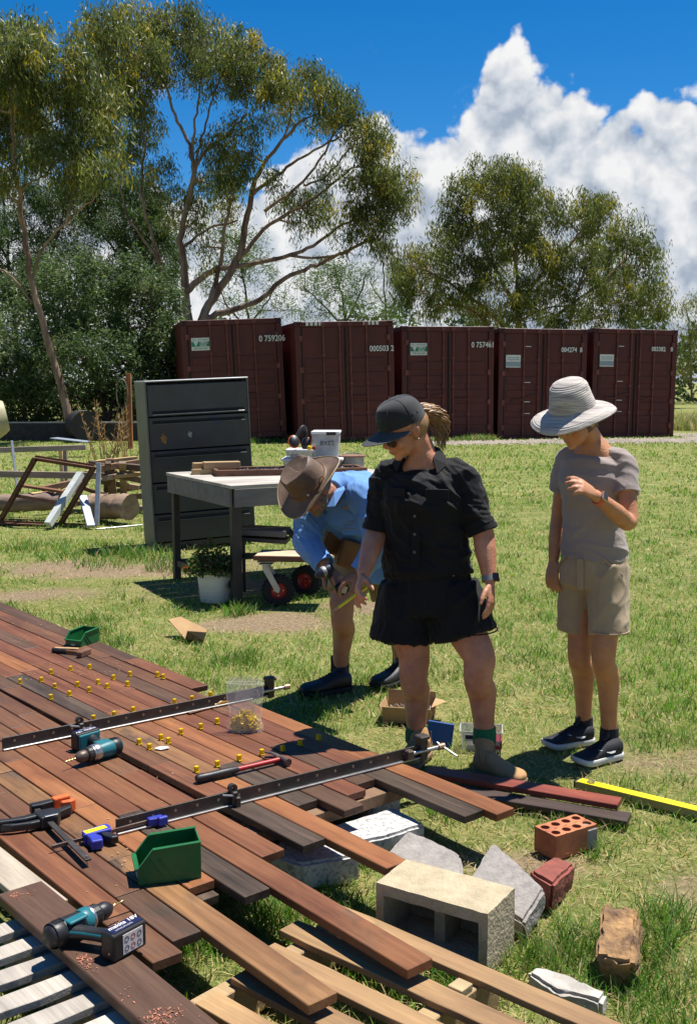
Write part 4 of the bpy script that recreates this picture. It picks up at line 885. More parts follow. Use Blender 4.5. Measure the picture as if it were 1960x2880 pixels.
# ---------------------------------------------------------------- cordless drills, lying on their sides; x towards the bit, handle along -y
def drill(label, back, tip, silver=False, z=DTOP, lean=0.0):
    a = on_deck(*back, z + 0.035); b = on_deck(*tip, z + 0.035)
    t = thing('cordless_drill', label, 'drill', (a.x, a.y, z), rot=(0, 0, heading(a, b)))
    zc = 0.036; bx = 0.048 + lean; X = lambda y=0.0, q=0.0: Matrix.Translation((q, y, zc)) @ Matrix.Rotation(R(90), 4, 'Y')
    body = MB().lathe([(0.0, -0.004), (0.020, -0.003), (0.029, 0.006), (0.033, 0.03), (0.033, 0.07), (0.031, 0.095), (0.0305, 0.105)], 20, X()).obj('motor_housing', TEAL if silver else BLACKPL, t, smooth=50)
    MB().lathe([(0.0335, 0.010), (0.0345, 0.012), (0.0345, 0.040), (0.0335, 0.042)], 20, X()).obj('rubber_overmould', BLACKPL, body, smooth=40)
    for k in range(5):
        MB().box((0.020 + 0.006 * k, 0, zc + 0.0335), (0.0025, 0.022, 0.003)).obj('vent_slot', BLACKPL, body)
    MB().lathe([(0.0315, 0.104), (0.033, 0.110), (0.033, 0.128), (0.030, 0.132)], 20, X()).obj('gear_housing', STEEL if silver else TEAL, t, smooth=40)
    MB().lathe([(0.0305, 0.131), (0.0315, 0.134), (0.0315, 0.137), (0.0305, 0.139)], 20, X()).obj('ring', STEEL, t, smooth=40)
    r = MB()
    pr = []
    for j in range(24):
        pass
    MB().lathe([(0.029, 0.138), (0.0295, 0.142), (0.0295, 0.158), (0.027, 0.163)], 16, X()).obj('torque_collar', BLACKPL, t)
    ch = MB().lathe([(0.021, 0.162), (0.0235, 0.165), (0.0235, 0.188), (0.019, 0.200), (0.010, 0.210), (0.0, 0.211)], 18, X()).obj('chuck', GUNMET if silver else BLACKPL, t, smooth=40)
    bit = [(0.208 + 0.004 * i, 0.0009 * math.cos(i * 1.9), zc + 0.0009 * math.sin(i * 1.9)) for i in range(14)]
    MB().tube(bit, [0.0026] * 13 + [0.0008], 6).obj('drill_bit', BRASS, t, smooth=60)
    # handle
    hp = [(0.060, -0.018, zc), (0.055 + lean * .3, -0.050, zc), (0.047 + lean * .62, -0.085, zc), (0.040 + lean * .93, -0.118, zc), (0.038 + lean, -0.130, zc)]
    h = MB().tube(hp, [(0.020, 0.026), (0.017, 0.021), (0.0165, 0.020), (0.019, 0.022), (0.024, 0.026)], 14, up=(1, 0, 0)).obj('handle', BLACKPL, t, smooth=60)
    MB().tube([(q[0] - 0.001, q[1], q[2] + 0.004) for q in hp[:4]], [(0.013, 0.0245), (0.011, 0.0195), (0.010, 0.0185), (0.012, 0.0205)], 12, up=(1, 0, 0)).obj('handle_panel', TEAL, h, smooth=60)
    MB().box((0.082, -0.040, zc), (0.014, 0.030, 0.018), rz=R(-12)).obj('trigger', BLACKPL, h, bevel=0.004, seg=2)
    MB().box((0.075, -0.020, zc + 0.0285), (0.060, 0.030, 0.008)).obj('teal_panel', TEAL, body, bevel=0.004, seg=2)
    # battery
    bt = MB().box((bx, -0.160, zc + 0.002), (0.115, 0.048, 0.074)).obj('battery', BLACKPL, t, bevel=0.009, seg=3)
    MB().box((bx, -0.136, zc), (0.100, 0.016, 0.062)).obj('battery_mount', TEAL if silver else BLACKPL, t, bevel=0.005, seg=2)
    MB().box((bx, -0.1605, zc + 0.0395), (0.098, 0.036, 0.0018)).obj('battery_label', NAVY, bt)
    T = Matrix.Translation((bx - 0.045, -0.152, zc + 0.0408))
    text_on('lettering', 'makita', 0.021, LABELW, bt, T, bold=0.0005, shear=0.2)
    text_on('lettering', '18V', 0.021, LABELW, bt, Matrix.Translation((bx + 0.018, -0.152, zc + 0.0408)), bold=0.0005, shear=0.2)
    text_on('lettering', 'LITHIUM-ION', 0.0095, LABELW, bt, Matrix.Translation((bx - 0.036, -0.170, zc + 0.0408)))
    q = MB().box((bx + 0.008, -0.1846, zc + 0.002), (0.066, 0.0018, 0.052)).obj('warning_sticker', LABELW, bt)
    for kx in range(3):
        for kz in range(2): MB().lathe([(0.0075, 0), (0.0075, 0.0006), (0.0060, 0.0006), (0.0060, 0)], 14, Matrix.Translation((bx - 0.013 + kx * 0.021, -0.1856, zc - 0.010 + kz * 0.024)) @ Matrix.Rotation(R(90), 4, 'X')).obj('sticker_symbol', REDP if kx == 1 else NAVY, bt)
    MB().cyl((bx - 0.047, -0.170, zc - 0.012), (bx - 0.059, -0.170, zc - 0.012), 0.0035, 8).obj('screw', STEEL, bt)
    return t
drill('cordless drill with silver gear housing beside the long steel clamp', (338, 2095), (188, 2142), silver=True)
drill('black and teal cordless drill lying on the loose brown board', (136, 2640), (300, 2558), z=0.1925, lean=0.066)
# ---------------------------------------------------------------- sash clamps
def sash_clamp(label, a, b, head, screw):
    A, B = on_deck(*a), on_deck(*b); l = (B - A).length
    t = thing('sash_clamp', label, 'clamp', (A.x, A.y, DTOP + 0.001), heading(A, B), group='long steel sash clamps across the deck')
    MB().box((l / 2, 0, 0.027), (l, 0.006, 0.052)).obj('bar', DARKSTEEL, t, bevel=0.0012)
    MB().box((l / 2, -0.009, 0.0045), (l, 0.012, 0.008)).obj('bar_flange', STEEL, t, bevel=0.002)
    k = 0.05
    while k < l - 0.06:
        MB().lathe([(0.0, 0.0004), (0.0048, 0.0004), (0.0052, 0.0)], 12, Matrix.Translation((k, -0.0031, 0.032)) @ Matrix.Rotation(R(90), 4, 'X')).obj('peg_hole', pmat('painted peg hole daylight', (0.33, 0.23, 0.15), None, rough=0.8), t); k += 0.082  # solid pale discs; the light seen through each hole is painted as colour
    h = MB().box((l + 0.012, 0, 0.036), (0.034, 0.042, 0.088)).box((l + 0.012, -0.004, 0.084), (0.05, 0.046, 0.016)).obj('fixed_head', DARKSTEEL, t, bevel=0.004)
    MB().cyl((l - 0.06, -0.014, 0.03), (l + 0.09, -0.014, 0.03), 0.008, 12).obj('screw', STEEL, h, smooth=40)
    MB().box((l - 0.062, -0.016, 0.03), (0.03, 0.03, 0.036)).obj('sliding_pad', GUNMET, h, bevel=0.004)
    MB().cyl((l + 0.085, -0.014, 0.03), (l + 0.115, -0.014, 0.03), 0.013, 12).obj('screw_boss', pmat('copper plated', (0.5, 0.3, 0.2), None, rough=0.4, metal=0.7), h, smooth=40)
    if screw: MB().cyl((l + 0.10, 0.01, 0.04), (l + 0.125, -0.085, 0.005), 0.0042, 8).obj('tommy_bar', STEEL, h, smooth=40)
    if head is not None:
        q = MB().box((head, -0.006, 0.03), (0.022, 0.036, 0.05)).box((head + 0.008, -0.022, 0.012), (0.020, 0.02, 0.05)).obj('tail_slide', DARKSTEEL, t, bevel=0.004)
        MB().lathe([(0.016, -0.009), (0.016, 0.009), (0.007, 0.009), (0.007, -0.009)], 16, Matrix.Translation((head - 0.002, -0.004, 0.064)) @ Matrix.Rotation(R(90), 4, 'X')).obj('slide_eye', DARKSTEEL, q, smooth=40)
        MB().cyl((head - 0.05, -0.02, 0.052), (head, -0.02, 0.040), 0.004, 8).obj('peg', STEEL, q, smooth=40)
    return t
sash_clamp('long steel sash clamp passing behind the bag of yellow clips', (8, 2112), (752, 1958), 0.33, False)
sash_clamp('long steel sash clamp beside the hammer, reaching the planks that overhang farthest', (327, 2348), (1178, 2132), 0.435, True)
# ---------------------------------------------------------------- trigger clamps
def trigger_clamp_black():
    A, B = on_deck(100, 2290), on_deck(250, 2440)
    t = thing('trigger_clamp', 'black quick clamp with orange jaw pads near the deck edge', 'clamp', (A.x, A.y, DTOP), heading(A, B))
    l = (B - A).length
    MB().box((l / 2, 0, 0.024), (l, 0.020, 0.007)).obj('bar', DARKSTEEL, t, bevel=0.001)
    j = MB().prism([(-0.012, -0.016), (0.020, -0.018), (0.024, 0.016), (0.016, 0.062), (-0.010, 0.060)], 0.034, Matrix.Translation((0, 0, 0.006))).obj('fixed_jaw', BLACKPL, t, bevel=0.004, seg=2)
    MB().box((0.005, 0.090, 0.026), (0.028, 0.062, 0.044), rz=0.05).obj('jaw_pad', ORANGE, j, bevel=0.006, seg=2)
    g = MB().prism([(0.075, -0.030), (0.150, -0.028), (0.158, 0.026), (0.120, 0.050), (0.078, 0.036)], 0.040, Matrix.Translation((0, 0, 0.004))).obj('trigger_body', BLACKPL, t, bevel=0.005, seg=2)
    g2 = MB().prism([(0.086, 0.030), (0.112, 0.036), (0.085, 0.100), (0.060, 0.110), (0.058, 0.094)], 0.026, Matrix.Translation((0, 0, 0.010))).obj('moving_jaw', BLACKPL, g, bevel=0.004)
    MB().prism([(0.052, 0.070), (0.066, 0.072), (0.072, 0.100), (0.066, 0.122), (0.050, 0.124), (0.054, 0.100)], 0.040, Matrix.Translation((0, 0, 0.010))).obj('jaw_pad', ORANGE, g, bevel=0.004)
    MB().prism([(0.080, -0.024), (0.110, -0.026), (0.112, -0.070), (0.090, -0.160), (0.055, -0.190), (0.052, -0.170), (0.075, -0.120), (0.082, -0.060)], 0.034, Matrix.Translation((0, 0, 0.006))).obj('grip', BLACKPL, g, bevel=0.006, seg=2)
    MB().prism([(0.122, -0.022), (0.146, -0.024), (0.146, -0.060), (0.128, -0.120), (0.106, -0.150), (0.100, -0.136), (0.118, -0.100), (0.124, -0.060)], 0.026, Matrix.Translation((0, 0, 0.008))).obj('trigger', BLACKPL, g, bevel=0.005, seg=2)
    MB().box((0.150, 0.006, 0.046), (0.010, 0.045, 0.004)).obj('worn_edge', STEEL, g, bevel=0.001)
    MB().cyl((l - 0.012, 0, 0.0), (l - 0.012, 0, 0.034), 0.004, 8).obj('end_pin', STEEL, t)
trigger_clamp_black()
def trigger_clamp_blue():
    A, B = on_deck(146, 2400), on_deck(452, 2317)
    t = thing('trigger_clamp', 'small blue quick clamp with yellow label at the end of the sash clamp', 'clamp', (A.x, A.y, DTOP), heading(A, B)); l = (B - A).length
    MB().box((l / 2, 0, 0.020), (l, 0.006, 0.013)).obj('bar', GUNMET, t, bevel=0.001)
    j = MB().prism([(l - 0.050, -0.016), (l - 0.010, -0.026), (l + 0.004, -0.022), (l + 0.002, 0.018), (l - 0.03, 0.022), (l - 0.05, 0.012)], 0.026, Matrix.Translation((0, 0, 0.008))).obj('fixed_jaw', BLUEP, t, bevel=0.003)
    MB().box((l - 0.006, -0.028, 0.022), (0.034, 0.018, 0.030)).obj('jaw_pad', BLUEP, j, bevel=0.004, seg=2)
    g = MB().prism([(0.105, -0.012), (0.195, -0.020), (0.205, 0.012), (0.200, 0.034), (0.110, 0.022)], 0.034, Matrix.Translation((0, 0, 0.004))).obj('trigger_body', BLUEP, t, bevel=0.004, seg=2)
    lb = MB().box((0.150, 0.004, 0.0385), (0.075, 0.024, 0.0014), rz=0.05).obj('yellow_label', YELLOW, g)
    text_on('lettering', 'QUICK-GRIP', 0.011, NAVY, g, Matrix.Translation((0.117, 0.003, 0.0396)) @ Matrix.Rotation(0.05, 4, 'Z'))
    MB().prism([(0.112, -0.010), (0.142, -0.012), (0.150, -0.045), (0.140, -0.078), (0.104, -0.070), (0.112, -0.042)], 0.032, Matrix.Translation((0, 0, 0.004))).obj('grip', BLUEP, g, bevel=0.005, seg=2)
    MB().prism([(0.158, -0.014), (0.182, -0.016), (0.196, -0.046), (0.196, -0.074), (0.172, -0.070), (0.160, -0.040)], 0.026, Matrix.Translation((0, 0, 0.006))).obj('trigger', BLACKPL, g, bevel=0.005, seg=2)
trigger_clamp_blue()
# ---------------------------------------------------------------- hammer
def claw_hammer():
    A, B = on_deck(553, 2205), on_deck(800, 2146)
    t = thing('claw_hammer', 'claw hammer with black grip and red shaft beside the clamp', 'hammer', (A.x, A.y, DTOP), heading(A, B)); l = (B - A).length; z = 0.019
    MB().tube([(0, 0, z), (0.01, 0, z), (0.06, 0, z), (0.12, 0, z), (0.165, 0, z), (0.175, 0, z)], [(0.013, 0.013), (0.018, 0.017), (0.016, 0.015), (0.0175, 0.016), (0.014, 0.0135), (0.012, 0.012)], 14, up=(0, 0, 1)).obj('grip', BLACKPL, t, smooth=50)
    MB().tube([(0.170, 0, z), (0.23, 0, z), (l - 0.025, 0, z)], [(0.0105, 0.010), (0.0095, 0.009), (0.010, 0.0095)], 10).obj('shaft', REDP, t, smooth=50)
    hd = MB().tube([(l - 0.012, -0.050, z), (l - 0.012, -0.034, z), (l - 0.012, -0.030, z), (l - 0.012, -0.012, z), (l - 0.012, 0.010, z)], [0.0145, 0.0150, 0.011, 0.0115, 0.013], 14).obj('head', GUNMET, t, smooth=40)
    for s in (-1, 1):
        MB().tube([(l - 0.012, 0.008, z), (l - 0.014, 0.035, z + 0.006 * s), (l - 0.022, 0.060, z + 0.009 * s), (l - 0.040, 0.082, z + 0.011 * s)], [(0.012, 0.008), (0.010, 0.006), (0.008, 0.005), (0.0035, 0.004)], 8, up=(0, 0, 1)).obj('claw', GUNMET, hd, smooth=50)
claw_hammer()
def old_hammer():
    A, B = on_deck(150, 1835), on_deck(243, 1845)
    t = thing('hammer', 'small old hammer with wooden handle in front of the far green bin', 'hammer', (A.x, A.y, DTOP), heading(A, B)); l = (B - A).length; z = 0.014
    MB().tube([(0, 0, z), (0.09, 0, z)], [0.014, 0.012], 10).obj('grip', BLACKPL, t, smooth=50)
    o = MB().tube([(0.09, 0, z), (l - 0.02, 0, z)], [0.011, 0.010], 10).obj('shaft', WOOD, t, smooth=50); o.color = (0.16, 0.07, 0.03, 0.2)
    MB().box((l - 0.01, -0.006, z + 0.004), (0.032, 0.10, 0.034)).obj('head', RUST, t, bevel=0.005)
old_hammer()
o = MB().box((0, 0, 0), (0.14, 0.022, 0.008)).obj('timber_offcut', WOODPALE, None, bevel=0.002); q = on_deck(188, 1826); o.location = (q.x, q.y, DTOP + 0.005); o.rotation_euler = (0, 0, -0.15); o.color = (0.5, 0.33, 0.16, 0.05); tag(o, 'thin pale stick beside the old hammer', 'offcut')
def chisel():
    A, B = on_deck(530, 2009), on_deck(655, 1975)
    t = thing('wood_chisel', 'worn chisel lying along the clamp behind the bag of clips', 'chisel', (A.x, A.y, DTOP), heading(A, B)); l = (B - A).length
    MB().box((l * 0.30, 0, 0.006), (l * 0.6, 0.024, 0.004)).obj('blade', RUST, t, bevel=0.001)
    MB().tube([(l * 0.58, 0, 0.010), (l * 0.64, 0, 0.011), (l * 0.7, 0, 0.013), (l, 0, 0.013)], [0.006, 0.007, 0.013, 0.014], 10).obj('handle', pmat('amber handle', (0.40, 0.20, 0.03), None, rough=0.3), t, smooth=50)
chisel()
# ---------------------------------------------------------------- green parts bins
def parts_bin(label, loc, rz, L_, W_, H_, zb=DTOP):
    t = thing('parts_bin', label, 'plastic bin', (loc.x, loc.y, zb + 0.001), rz)
    th = 0.0035; f = 0.45                            # x: closed back (+) to open low front (-)
    MB().box((0, 0, th / 2), (L_, W_, th)).obj('base', GREENB, t)
    side = [(-L_ / 2 - 0.012, 0.0), (L_ / 2, 0), (L_ / 2, H_), (-L_ * 0.28, H_ * 0.97), (-L_ / 2, H_ * f), (-L_ / 2 - 0.012, H_ * 0.30)]
    side = [(-L_ / 2, 0.0), (L_ / 2, 0), (L_ / 2, H_), (-L_ * 0.27, H_ * 0.93), (-L_ / 2, H_ * f)]
    for s in (-1, 1):
        w = MB().prism(side, th, Matrix.Translation((0, s * (W_ / 2 - 0.0) + (th if s > 0 else 0), 0)) @ Matrix.Rotation(R(90), 4, 'X')).obj('side_wall', GREENB, t, bevel=0.0008)
        MB().bar((L_ / 2, s * (W_ / 2 + 0.003), H_ + 0.001), (-L_ * 0.27, s * (W_ / 2 + 0.003), H_ * 0.93 + 0.001), 0.013, 0.006).obj('rim', GREENB, w, bevel=0.001)
        MB().bar((-L_ * 0.27, s * (W_ / 2 + 0.003), H_ * 0.93), (-L_ / 2, s * (W_ / 2 + 0.003), H_ * f), 0.010, 0.005).obj('rim', GREENB, w, bevel=0.001)
        for k in (-0.08, 0.06): MB().bar((L_ * k, s * (W_ / 2 + 0.0045), H_ * 0.04), (L_ * (k - 0.24), s * (W_ / 2 + 0.0045), H_ * 0.66), 0.004, 0.004, up=(0, 1, 0)).obj('rib', GREENB, w)
    MB().box((L_ / 2 - th / 2, 0, H_ / 2), (th, W_, H_)).obj('back_wall', GREENB, t)
    fr = MB().box((-L_ / 2 + th / 2, 0, H_ * f / 2), (th, W_, H_ * f)).obj('front_wall', GREENB, t)
    MB().box((-L_ / 2 - 0.004, 0, H_ * f), (0.014, W_ + 0.01, 0.006)).obj('front_lip', GREENB, fr, bevel=0.001)
    MB().box((-L_ / 2 - 0.001, 0, H_ * 0.12), (0.002, W_ * 0.28, H_ * 0.12)).obj('card_slot', LABELW, fr)
    return t
A, B = on_deck(392, 2492), on_deck(566, 2470); c_ = (A + B) / 2; h_ = heading(A, B)
parts_bin('green open-fronted parts bin standing on the yellowish plank', c_ + Vector((-math.sin(h_), math.cos(h_), 0)) * 0.055, h_, 0.185, 0.105, 0.112)
A, B = on_deck(183, 1818), on_deck(236, 1818); c_ = (A + B) / 2
parts_bin('green parts bin on the far edge of the deck above the old hammer', c_ + Vector((0.03, 0.075, 0)), R(66), 0.17, 0.10, 0.078)
# ---------------------------------------------------------------- yellow spacer clips
clip0 = MB().box((0, 0, 0.0012), (0.016, 0.020, 0.0022)).box((-0.006, 0, 0.011), (0.003, 0.013, 0.020)).box((0.006, 0, 0.011), (0.003, 0.013, 0.020)).box((0, 0, 0.0205), (0.015, 0.013, 0.003)).box((0, 0.0, 0.008), (0.010, 0.003, 0.012)).mesh('spacer_clip')
CLIPY, N_, L_, M_, b_ = new_mat('translucent yellow plastic')
b_.inputs['Base Color'].default_value = (0.86, 0.66, 0.015, 1); b_.inputs['Roughness'].default_value = 0.4
tr_ = N_('ShaderNodeBsdfTranslucent'); tr_.inputs['Color'].default_value = (0.95, 0.74, 0.02, 1); mx_ = N_('ShaderNodeMixShader'); mx_.inputs[0].default_value = 0.45
L_(b_.outputs[0], mx_.inputs[1]); L_(tr_.outputs[0], mx_.inputs[2]); L_(mx_.outputs[0], [n for n in CLIPY.node_tree.nodes if n.type == 'OUTPUT_MATERIAL'][0].inputs['Surface'])
clip0.materials.append(CLIPY)
spots = [(0.2528 * x, 1680 + 0.2528 * y) for x, y in [(230, 940), (465, 920), (572, 830), (790, 795), (1000, 775), (615, 990), (868, 970), (778, 1075), (570, 1115), (995, 1030), (1095, 945), (1195, 990), (1265, 895), (1450, 855), (1420, 965), (1045, 1350), (1275, 1305), (1485, 1255)]]
spots += [(400 + 0.316 * x, 1820 + 0.316 * y) for x, y in [(137, 245), (188, 265), (290, 490), (445, 462), (610, 425), (668, 665), (523, 712), (347, 758), (170, 810), (235, 840), (68, 895), (865, 995), (670, 1048), (485, 1098), (1065, 945), (1250, 910), (1405, 860), (1568, 810), (-25, 850)]]
rc = random.Random(3)
for u, v in spots:
    q = on_deck(u, v + 5.5); s_, t_ = q.x * DV.x + q.y * DV.y, q.x * DN.x + q.y * DN.y
    o = link('spacer_clip', clip0); o.location = (q.x, q.y, DTOP + 0.0025); o.rotation_euler = (0, 0, DA + R(90) + rc.uniform(-.15, .15))
    lab = [x for lim, x in ((-4.93, 'in the row closest to the old hammer'), (-4.76, 'in the second row counted from the old hammer'), (-4.50, 'in the third row counted from the old hammer'), (-4.0, 'in the row standing against the clamp behind the bag'), (-3.83, 'in the row level with the bag of clips'), (-3.6, 'beside the torn scrap of packaging'), (9, 'in the row passing beside the claw hammer')) if s_ < lim][0]
    tag(o, 'yellow spacer clip ' + lab, 'spacer clip', 'yellow spacer clips between the planks')
# ---------------------------------------------------------------- resealable bag of clips
def clip_bag():
    c = on_deck(690, 2056); W, Hh = 0.155, 0.232
    t = thing('plastic_bag', 'clear resealable plastic bag holding a heap of yellow clips', 'plastic bag', (c.x, c.y, DTOP + 0.002), R(-4))
    m, N, L, M, b = new_mat('clear film')
    b.inputs['Base Color'].default_value = (0.9, 0.9, 0.88, 1); b.inputs['Roughness'].default_value = 0.28; b.inputs['Alpha'].default_value = 0.20; b.inputs['Specular IOR Level'].default_value = 0.7
    mb = MB(); nz = 18; nr = 40; rs = []
    for i in range(nz + 1):
        f = i / nz; z = Hh * f
        d = 0.034 * (1 - f) ** 0.7 + 0.004 + (0.016 * max(0, (f - 0.80) / 0.2) ** 1.2)
        w = W / 2 * (0.93 + 0.07 * math.cos(f * 9)) * (1.0 + 0.06 * f); ring = []
        for j in range(nr):
            a = 2 * math.pi * j / nr; n = 0.006 * mnoise.noise(Vector((math.cos(a) * 2, math.sin(a) * 2, f * 7)))
            ring.append((w * (abs(math.cos(a)) ** 0.75) * (1 if math.cos(a) > 0 else -1) + n, (d + n) * math.sin(a), z))
        rs.append(ring)
    mb.rings(rs, caps=False); mb.obj('film', m, t, smooth=180)
    MB().tube([(math.cos(2 * math.pi * j / 24) * W * 0.53, math.sin(2 * math.pi * j / 24) * 0.019, Hh * 0.90) for j in range(25)], 0.0016, 5).obj('zip_seal', m, t, smooth=60)
    MB().box((0, 0.006, 0.12), (0.085, 0.001, 0.115)).obj('inner_card', pmat('milky inner bag', (0.62, 0.62, 0.55), None, rough=0.5, alpha=0.22), t)
    r = random.Random(9); h = MB()
    for k in range(210):
        a = r.uniform(0, 6.28); q = r.random() ** 0.5; x = 0.060 * q * math.cos(a); y = 0.024 * q * math.sin(a); z = 0.006 + r.random() * 0.088 * (1 - 0.72 * q * q)
        Mx = Matrix.Translation((x, y, z)) @ Euler((r.uniform(0, 6), r.uniform(0, 6), r.uniform(0, 6))).to_matrix().to_4x4()
        h.box((0, 0, 0), (0.017, 0.019, 0.003), Mx).box((0.004, 0, 0.007), (0.003, 0.012, 0.013), Mx)
    o = h.obj('clip_heap', CLIPY); o.location = t.location; o.rotation_euler = t.rotation_euler; o['kind'] = 'stuff'; tag(o, 'heap of yellow spacer clips in the bottom of the clear bag', 'spacer clips')
clip_bag()
# ---------------------------------------------------------------- scraps, shavings, cardboard on the grass
def scrap(name, label, cat, u, v, poly, mat, z=DTOP + 0.003, rz=0.0, curl=0.0):
    q = G(u, v, z); m = MB(); n = len(poly)
    top = [(x, y, curl * (x * x + y * y) + 0.0016) for x, y in poly]; bot = [(x, y, curl * (x * x + y * y)) for x, y in poly]
    m.add(top + bot + [(0, 0, 0.0016), (0, 0, 0)], [(i, (i + 1) % n, 2 * n) for i in range(n)] + [((i + 1) % n + n, i + n, 2 * n + 1) for i in range(n)] + [(i, i + n, (i + 1) % n + n, (i + 1) % n) for i in range(n)])
    o = m.obj(name, mat); o.location = (q.x, q.y, z); o.rotation_euler = (0, 0, rz); return tag(o, label, cat)
scrap('paper_scrap', 'torn scrap of pale packaging on the planks among the yellow clips', 'scrap', 456, 2106, [(-.03, -.01), (.0, -.022), (.032, -.004), (.02, .018), (-.012, .02)], LABELW, curl=4)
CARD = pmat('corrugated cardboard', (0.42, 0.27, 0.13), (0.33, 0.20, 0.095), rough=0.9, scale=10)
def torn_card():
    q = G(525, 1798)
    t = thing('cardboard_scrap', 'torn folded piece of brown cardboard lying on the lawn', 'cardboard', (q.x, q.y, 0.0), R(-24))
    MB().add([(-0.17, 0.05, 0.10), (0.02, -0.05, 0.012), (0.16, -0.05, 0.02), (0.10, 0.09, 0.05), (-0.12, 0.12, 0.11), (-0.17, 0.05, 0.106), (0.02, -0.05, 0.018), (0.16, -0.05, 0.026), (0.10, 0.09, 0.056), (-0.12, 0.12, 0.116)], [(4, 3, 2, 1, 0), (5, 6, 7, 8, 9), (0, 1, 6, 5), (1, 2, 7, 6), (2, 3, 8, 7), (3, 4, 9, 8), (4, 0, 5, 9)]).obj('flap', CARD, t)
    MB().add([(0.02, -0.05, 0.012), (0.05, -0.065, 0.075), (0.17, -0.03, 0.07), (0.16, -0.05, 0.02), (0.03, -0.056, 0.012), (0.055, -0.072, 0.075), (0.175, -0.037, 0.07), (0.165, -0.057, 0.02)], [(0, 1, 2, 3), (7, 6, 5, 4), (0, 4, 5, 1), (1, 5, 6, 2), (2, 6, 7, 3)]).obj('fold', pmat('dark cardboard', (0.17, 0.11, 0.06), None, rough=0.9), t)
torn_card()
def shavings():
    r = random.Random(5); m = MB()
    for u0, v0, n, sp in [(235, 2705, 46, 14), (240, 2695, 30, 10), (48, 2520, 30, 12), (85, 2515, 10, 9), (450, 2860, 46, 22), (500, 2850, 30, 24), (440, 2880, 40, 25), (250, 2730, 16, 20), (330, 2800, 14, 30)]:
        for k in range(n):
            q = G(u0 + r.gauss(0, sp), v0 + r.gauss(0, sp * 0.5), 0.193); s_ = q.x * DV.x + q.y * DV.y; t_ = q.x * DN.x + q.y * DN.y
            if not (1.125 < t_ < 1.245 and s_ > -2.9): continue
            Mx = Matrix.Translation((q.x, q.y, 0.1942)) @ Euler((r.uniform(-.5, .5), r.uniform(-.5, .5), r.uniform(0, 6))).to_matrix().to_4x4()
            a = r.uniform(0.002, 0.007); m.box((0, 0, 0), (a, a * 0.5, 0.0012), Mx)
    o = m.obj('wood_shavings', pmat('pink shavings', (0.48, 0.20, 0.12), (0.34, 0.14, 0.09), rough=0.9, scale=30)); o['kind'] = 'stuff'; tag(o, 'pinkish wood shavings scattered on the loose brown board', 'shavings')
    m = MB()
    for u0, v0, n, sx, sy in [(270, 1890, 40, 60, 8), (110, 1905, 20, 40, 5), (350, 1865, 26, 45, 6), (60, 1800, 20, 30, 6), (75, 1760, 16, 30, 6), (160, 1870, 12, 20, 5), (460, 2200, 8, 80, 50), (340, 2440, 10, 60, 40), (700, 2100, 10, 80, 40)]:
        for k in range(n):
            u, v = u0 + r.gauss(0, sx), v0 + r.gauss(0, sy); q = G(u, v, DTOP)
            Mx = Matrix.Translation((q.x, q.y, DTOP + 0.0032)) @ Matrix.Rotation(r.uniform(0, 6), 4, 'Z'); a = r.uniform(0.003, 0.008); m.box((0, 0, 0), (a, a * 0.6, 0.0012), Mx)
    o = m.obj('sawdust', pmat('pale sawdust', (0.46, 0.34, 0.22), (0.36, 0.25, 0.15), rough=0.95, scale=30)); o['kind'] = 'stuff'; tag(o, 'pale sawdust strewn over the far deck planks', 'sawdust')
shavings()
